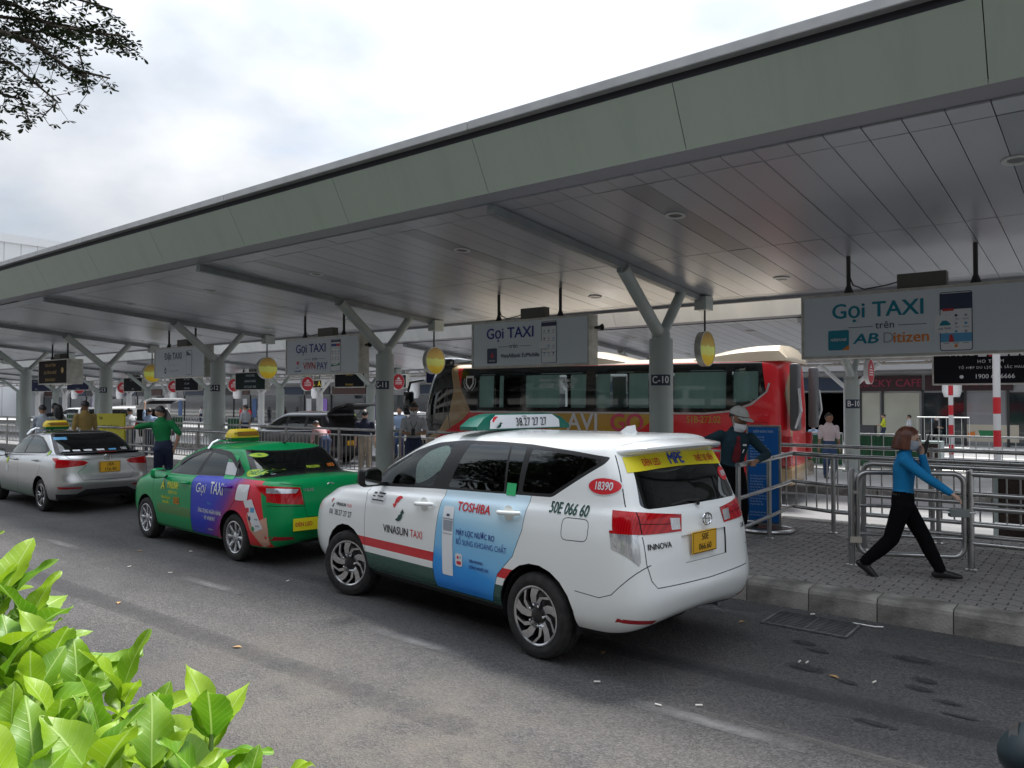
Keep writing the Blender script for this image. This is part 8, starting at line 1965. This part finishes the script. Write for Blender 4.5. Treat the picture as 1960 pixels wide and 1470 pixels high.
def tree():
    T0 = Vector((-8.3, -.35, 0)); root = thing('tree', 'dark small-leaved tree with twigs hanging in at upper left', 'tree', tuple(T0)); r_ = random.Random(21)
    ob('trunk', MB().tube([(0, 0, 0), (.02, .03, 1.2), (.1, .05, 2.6), (.05, .1, 4.2), (.1, .1, 6.2)], [.17, .14, .125, .1, .05], 14), BARK, root, smooth=True)
    limbs = [[(-8.615, 1.245, 4.952), (-7.426, 1.933, 5.024), (-6.553, 2.377, 4.843), (-6.102, 2.612, 4.706), (-5.761, 2.76, 4.502)], [(-8.409, 1.271, 5.33), (-6.994, 2.02, 5.086), (-6.316, 2.433, 4.993), (-6.021, 2.671, 4.881)], [(-8.62, 1.251, 4.606), (-7.244, 1.957, 4.768), (-6.554, 2.378, 4.762), (-6.228, 2.514, 4.594), (-6.066, 2.526, 4.196)],
             [(-8.281, 1.258, 4.857), (-7.191, 1.877, 4.559), (-6.635, 2.194, 4.475), (-6.25, 2.381, 4.137), (-6.344, 2.31, 4.02)], [(-8.553, 1.179, 4.479), (-7.442, 1.808, 4.438), (-6.909, 2.108, 4.316), (-6.576, 2.248, 4.196), (-6.406, 2.262, 3.961)], [(-8.009, 1.454, 5.611), (-7.042, 2.099, 5.469), (-6.324, 2.545, 5.37), (-5.977, 2.825, 5.248)], [(-8.19, 1.346, 4.271), (-7.259, 1.832, 4.235), (-6.796, 2.076, 4.096), (-6.705, 2.153, 3.909)], [(-7.124, 1.922, 4.883), (-6.508, 2.29, 4.634), (-6.186, 2.426, 4.392), (-5.941, 2.622, 4.314)],
             [(-7.184, 1.868, 5.126), (-6.71, 2.249, 4.964), (-6.382, 2.388, 4.754), (-5.845, 2.69, 4.627)]]
    wood = MB(); crown = MB()
    for pl in limbs:
        P = [Vector(p)-T0 for p in pl]; st = Vector((.05, .1, r_.uniform(4.0, 5.2))); ob('limb', MB().tube([tuple(st)]+[tuple(p) for p in P], [.05, .028, .018, .011, .007, .004][:len(P)+1], 7), BARK, root, smooth='all')
        K = len(P)
        for i in range(K-1):
            seg = P[i+1]-P[i]; n = int(seg.length/(.024 if i > 0 else .06))
            for k in range(n):
                q = P[i]+seg*(k+r_.random())/n; d = Vector((r_.gauss(0, 1), r_.gauss(0, 1), r_.gauss(-.35, .8))).normalized(); L = r_.uniform(.05, .26)*(1 if i < K-2 else .6)
                e = q+d*L; wood.tube([tuple(q), tuple(q+d*L*.5+Vector((0, 0, -.01))), tuple(e)], [.003, .0022, .0015], 4, cap=False)
                for _ in range(r_.choice((1, 1, 2, 3))): rosette(crown, q+d*L*r_.uniform(.45, 1.05)+Vector((r_.gauss(0, .02), r_.gauss(0, .02), r_.gauss(0, .02))), r_)
    for _ in range(2600):                                   # the rest of the crown, outside the picture
        u = Vector((r_.gauss(0, 1), r_.gauss(0, 1), r_.gauss(0, 1))).normalized()*(r_.random()**.4); p = Vector((u.x*2.6-.9, u.y*2.8-1.0, 6.1+u.z*1.4)); rosette(crown, p, r_, 2.2)
    stuff(ob('twigs', wood, BARK, root)); stuff(ob('crown', crown, LEAF_T, root)); return root
TREE = tree()
def street_tree(label, x, y, s, seed):
    root = thing('tree', label, 'tree', (x, y, 0)); r_ = random.Random(seed)
    ob('trunk', MB().tube([(0, 0, 0), (.05, .03, 2.0), (0, .1, 4.5*s)], [.2, .16, .1], 12), BARK, root, smooth=True); q = MB()
    for k in range(7):
        a = k*.9; e = Vector((math.cos(a)*1.8*s, math.sin(a)*1.8*s, (4.6+.4*(k % 3))*s)); ob('limb', MB().tube([(0, .05, 2.6*s), tuple(e*.6+Vector((0, 0, 1.4*s))), tuple(e)], [.09, .06, .03], 8), BARK, root)
    for _ in range(3000):
        u = Vector((r_.gauss(0, 1), r_.gauss(0, 1), r_.gauss(0, 1))).normalized()*(r_.random()**.35); rosette(q, Vector((u.x*2.9*s, u.y*2.6*s, 4.6*s+u.z*2.3*s)), r_, 5.5)
    stuff(ob('crown', q, LEAF_T, root))
for k_, (x_, nm_) in enumerate(((-19.5, 'leftmost'), (-13.2, 'second from left'), (-6.6, 'nearest'), (0.2, 'third from left'), (7.0, 'rightmost'))): street_tree('%s of the round street trees on the verge behind the camera' % nm_, x_, -6.6+.5*(k_ % 2), 1.35, 5+k_)
o = thing('car_park_building', 'long concrete parking building across the road behind the camera', 'building', (0, -34, 0)); CB = noise_mat('carpark_concrete', (.30, .29, .27), (.38, .37, .35), .5, .85)
ob('core', MB().box(-60, 45, -16, -1.2, 0, 12), mat('carpark_dark', (.05, .05, .052), .9), o); sl = MB().box(-60, 45, -1.2, 0, 0, 1.3).mesh('floor_band', CB)
for z in (0, 3.1, 6.2, 9.3, 11.4): link('floor_band', sl, o, (0, 0, z))
pm_ = MB().box(-.3, .3, -1.15, -.1, 0, 12).mesh('pier', CB)
for i in range(15): link('pier', pm_, o, (-58+7.2*i, 0, 0))

# scooter parked at the near right corner
def scooter():
    root = thing('scooter', 'dark teal and black scooter just showing at the lower right corner', 'scooter', (.36, 2.36, 0), R(182))
    TEAL = mat('scooter_teal', (.002, .009, .013), .5, spec=.25); S = SHOE_B
    for x in (-.62, .62):
        w = ob('wheel', MB().lathe([(.15, -.05), (.21, -.055), (.235, -.03), (.24, 0), (.235, .03), (.21, .055), (.15, .05)], 32, 'y', (x, 0, .24), close=True), TYRE, root, smooth=True); ob('rim', MB().lathe([(.05, -.04), (.15, -.045), (.155, 0), (.15, .045), (.05, .04)], 24, 'y', (x, 0, .24)), SILV, w, smooth=True)
    def ring(x, z0, z1, w): return [(x, w*math.cos(a)*(1 if abs(math.sin(a)) < .7 else .85), (z0+z1)/2+(z1-z0)/2*math.sin(a)) for a in [2*math.pi*i/14 for i in range(14)]]
    ob('rear_body', MB().loft([ring(-.86, .58, .72, .08), ring(-.7, .45, .78, .15), ring(-.4, .32, .78, .17), ring(-.05, .30, .66, .15), ring(.05, .24, .36, .15), ring(.35, .22, .32, .15)]), TEAL, root, smooth=True)
    ob('seat', MB().loft([ring(-.78, .74, .82, .10), ring(-.5, .74, .86, .14), ring(-.2, .72, .82, .13), ring(.0, .66, .74, .09)]), PLAST_M, root, smooth=True)
    ob('leg_shield', MB().loft([ring(.30, .22, .34, .18), ring(.40, .25, .75, .20), ring(.48, .50, .96, .17), ring(.54, .72, 1.02, .12)]), TEAL, root, smooth=True)
    ob('headlamp_cowl', MB().loft([ring(.30, .97, 1.04, .06), ring(.34, .94, 1.07, .10), ring(.42, .915, 1.105, .135), ring(.50, .91, 1.11, .14), ring(.56, .925, 1.095, .125), ring(.60, .95, 1.07, .095), ring(.625, .98, 1.04, .055), ring(.632, 1.0, 1.02, .02)]), TEAL, root, smooth=True); ob('headlamp', MB().lathe([(.001, .03), (.06, .02), (.075, 0)], 16, 'x', (.585, 0, 1.01)), PLAST, root, smooth=True)
    ob('fork', MB().tube([(.62, 0, .24), (.48, 0, .8)], .035, 10), SILV, root); ob('mudguard', MB().loft([ring(.45, .47, .52, .07), ring(.62, .49, .55, .08), ring(.82, .40, .46, .06)]), TEAL, root, smooth=True)
    ob('handlebar', MB().tube([(.32, -.34, 1.06), (.40, -.2, 1.08), (.44, 0, 1.06), (.40, .2, 1.08), (.32, .34, 1.06)], .016, 8), PLAST, root, smooth=True)
    ob('white_stripe', MB().loft([[(x, -y, z), (x, -y, z+.012), (x, -y-.004, z+.012), (x, -y-.004, z)] for x, y, z in ((.40, .128, .99), (.46, .141, .985), (.53, .135, .98), (.58, .118, .975))]), WHITE, root)
scooter()
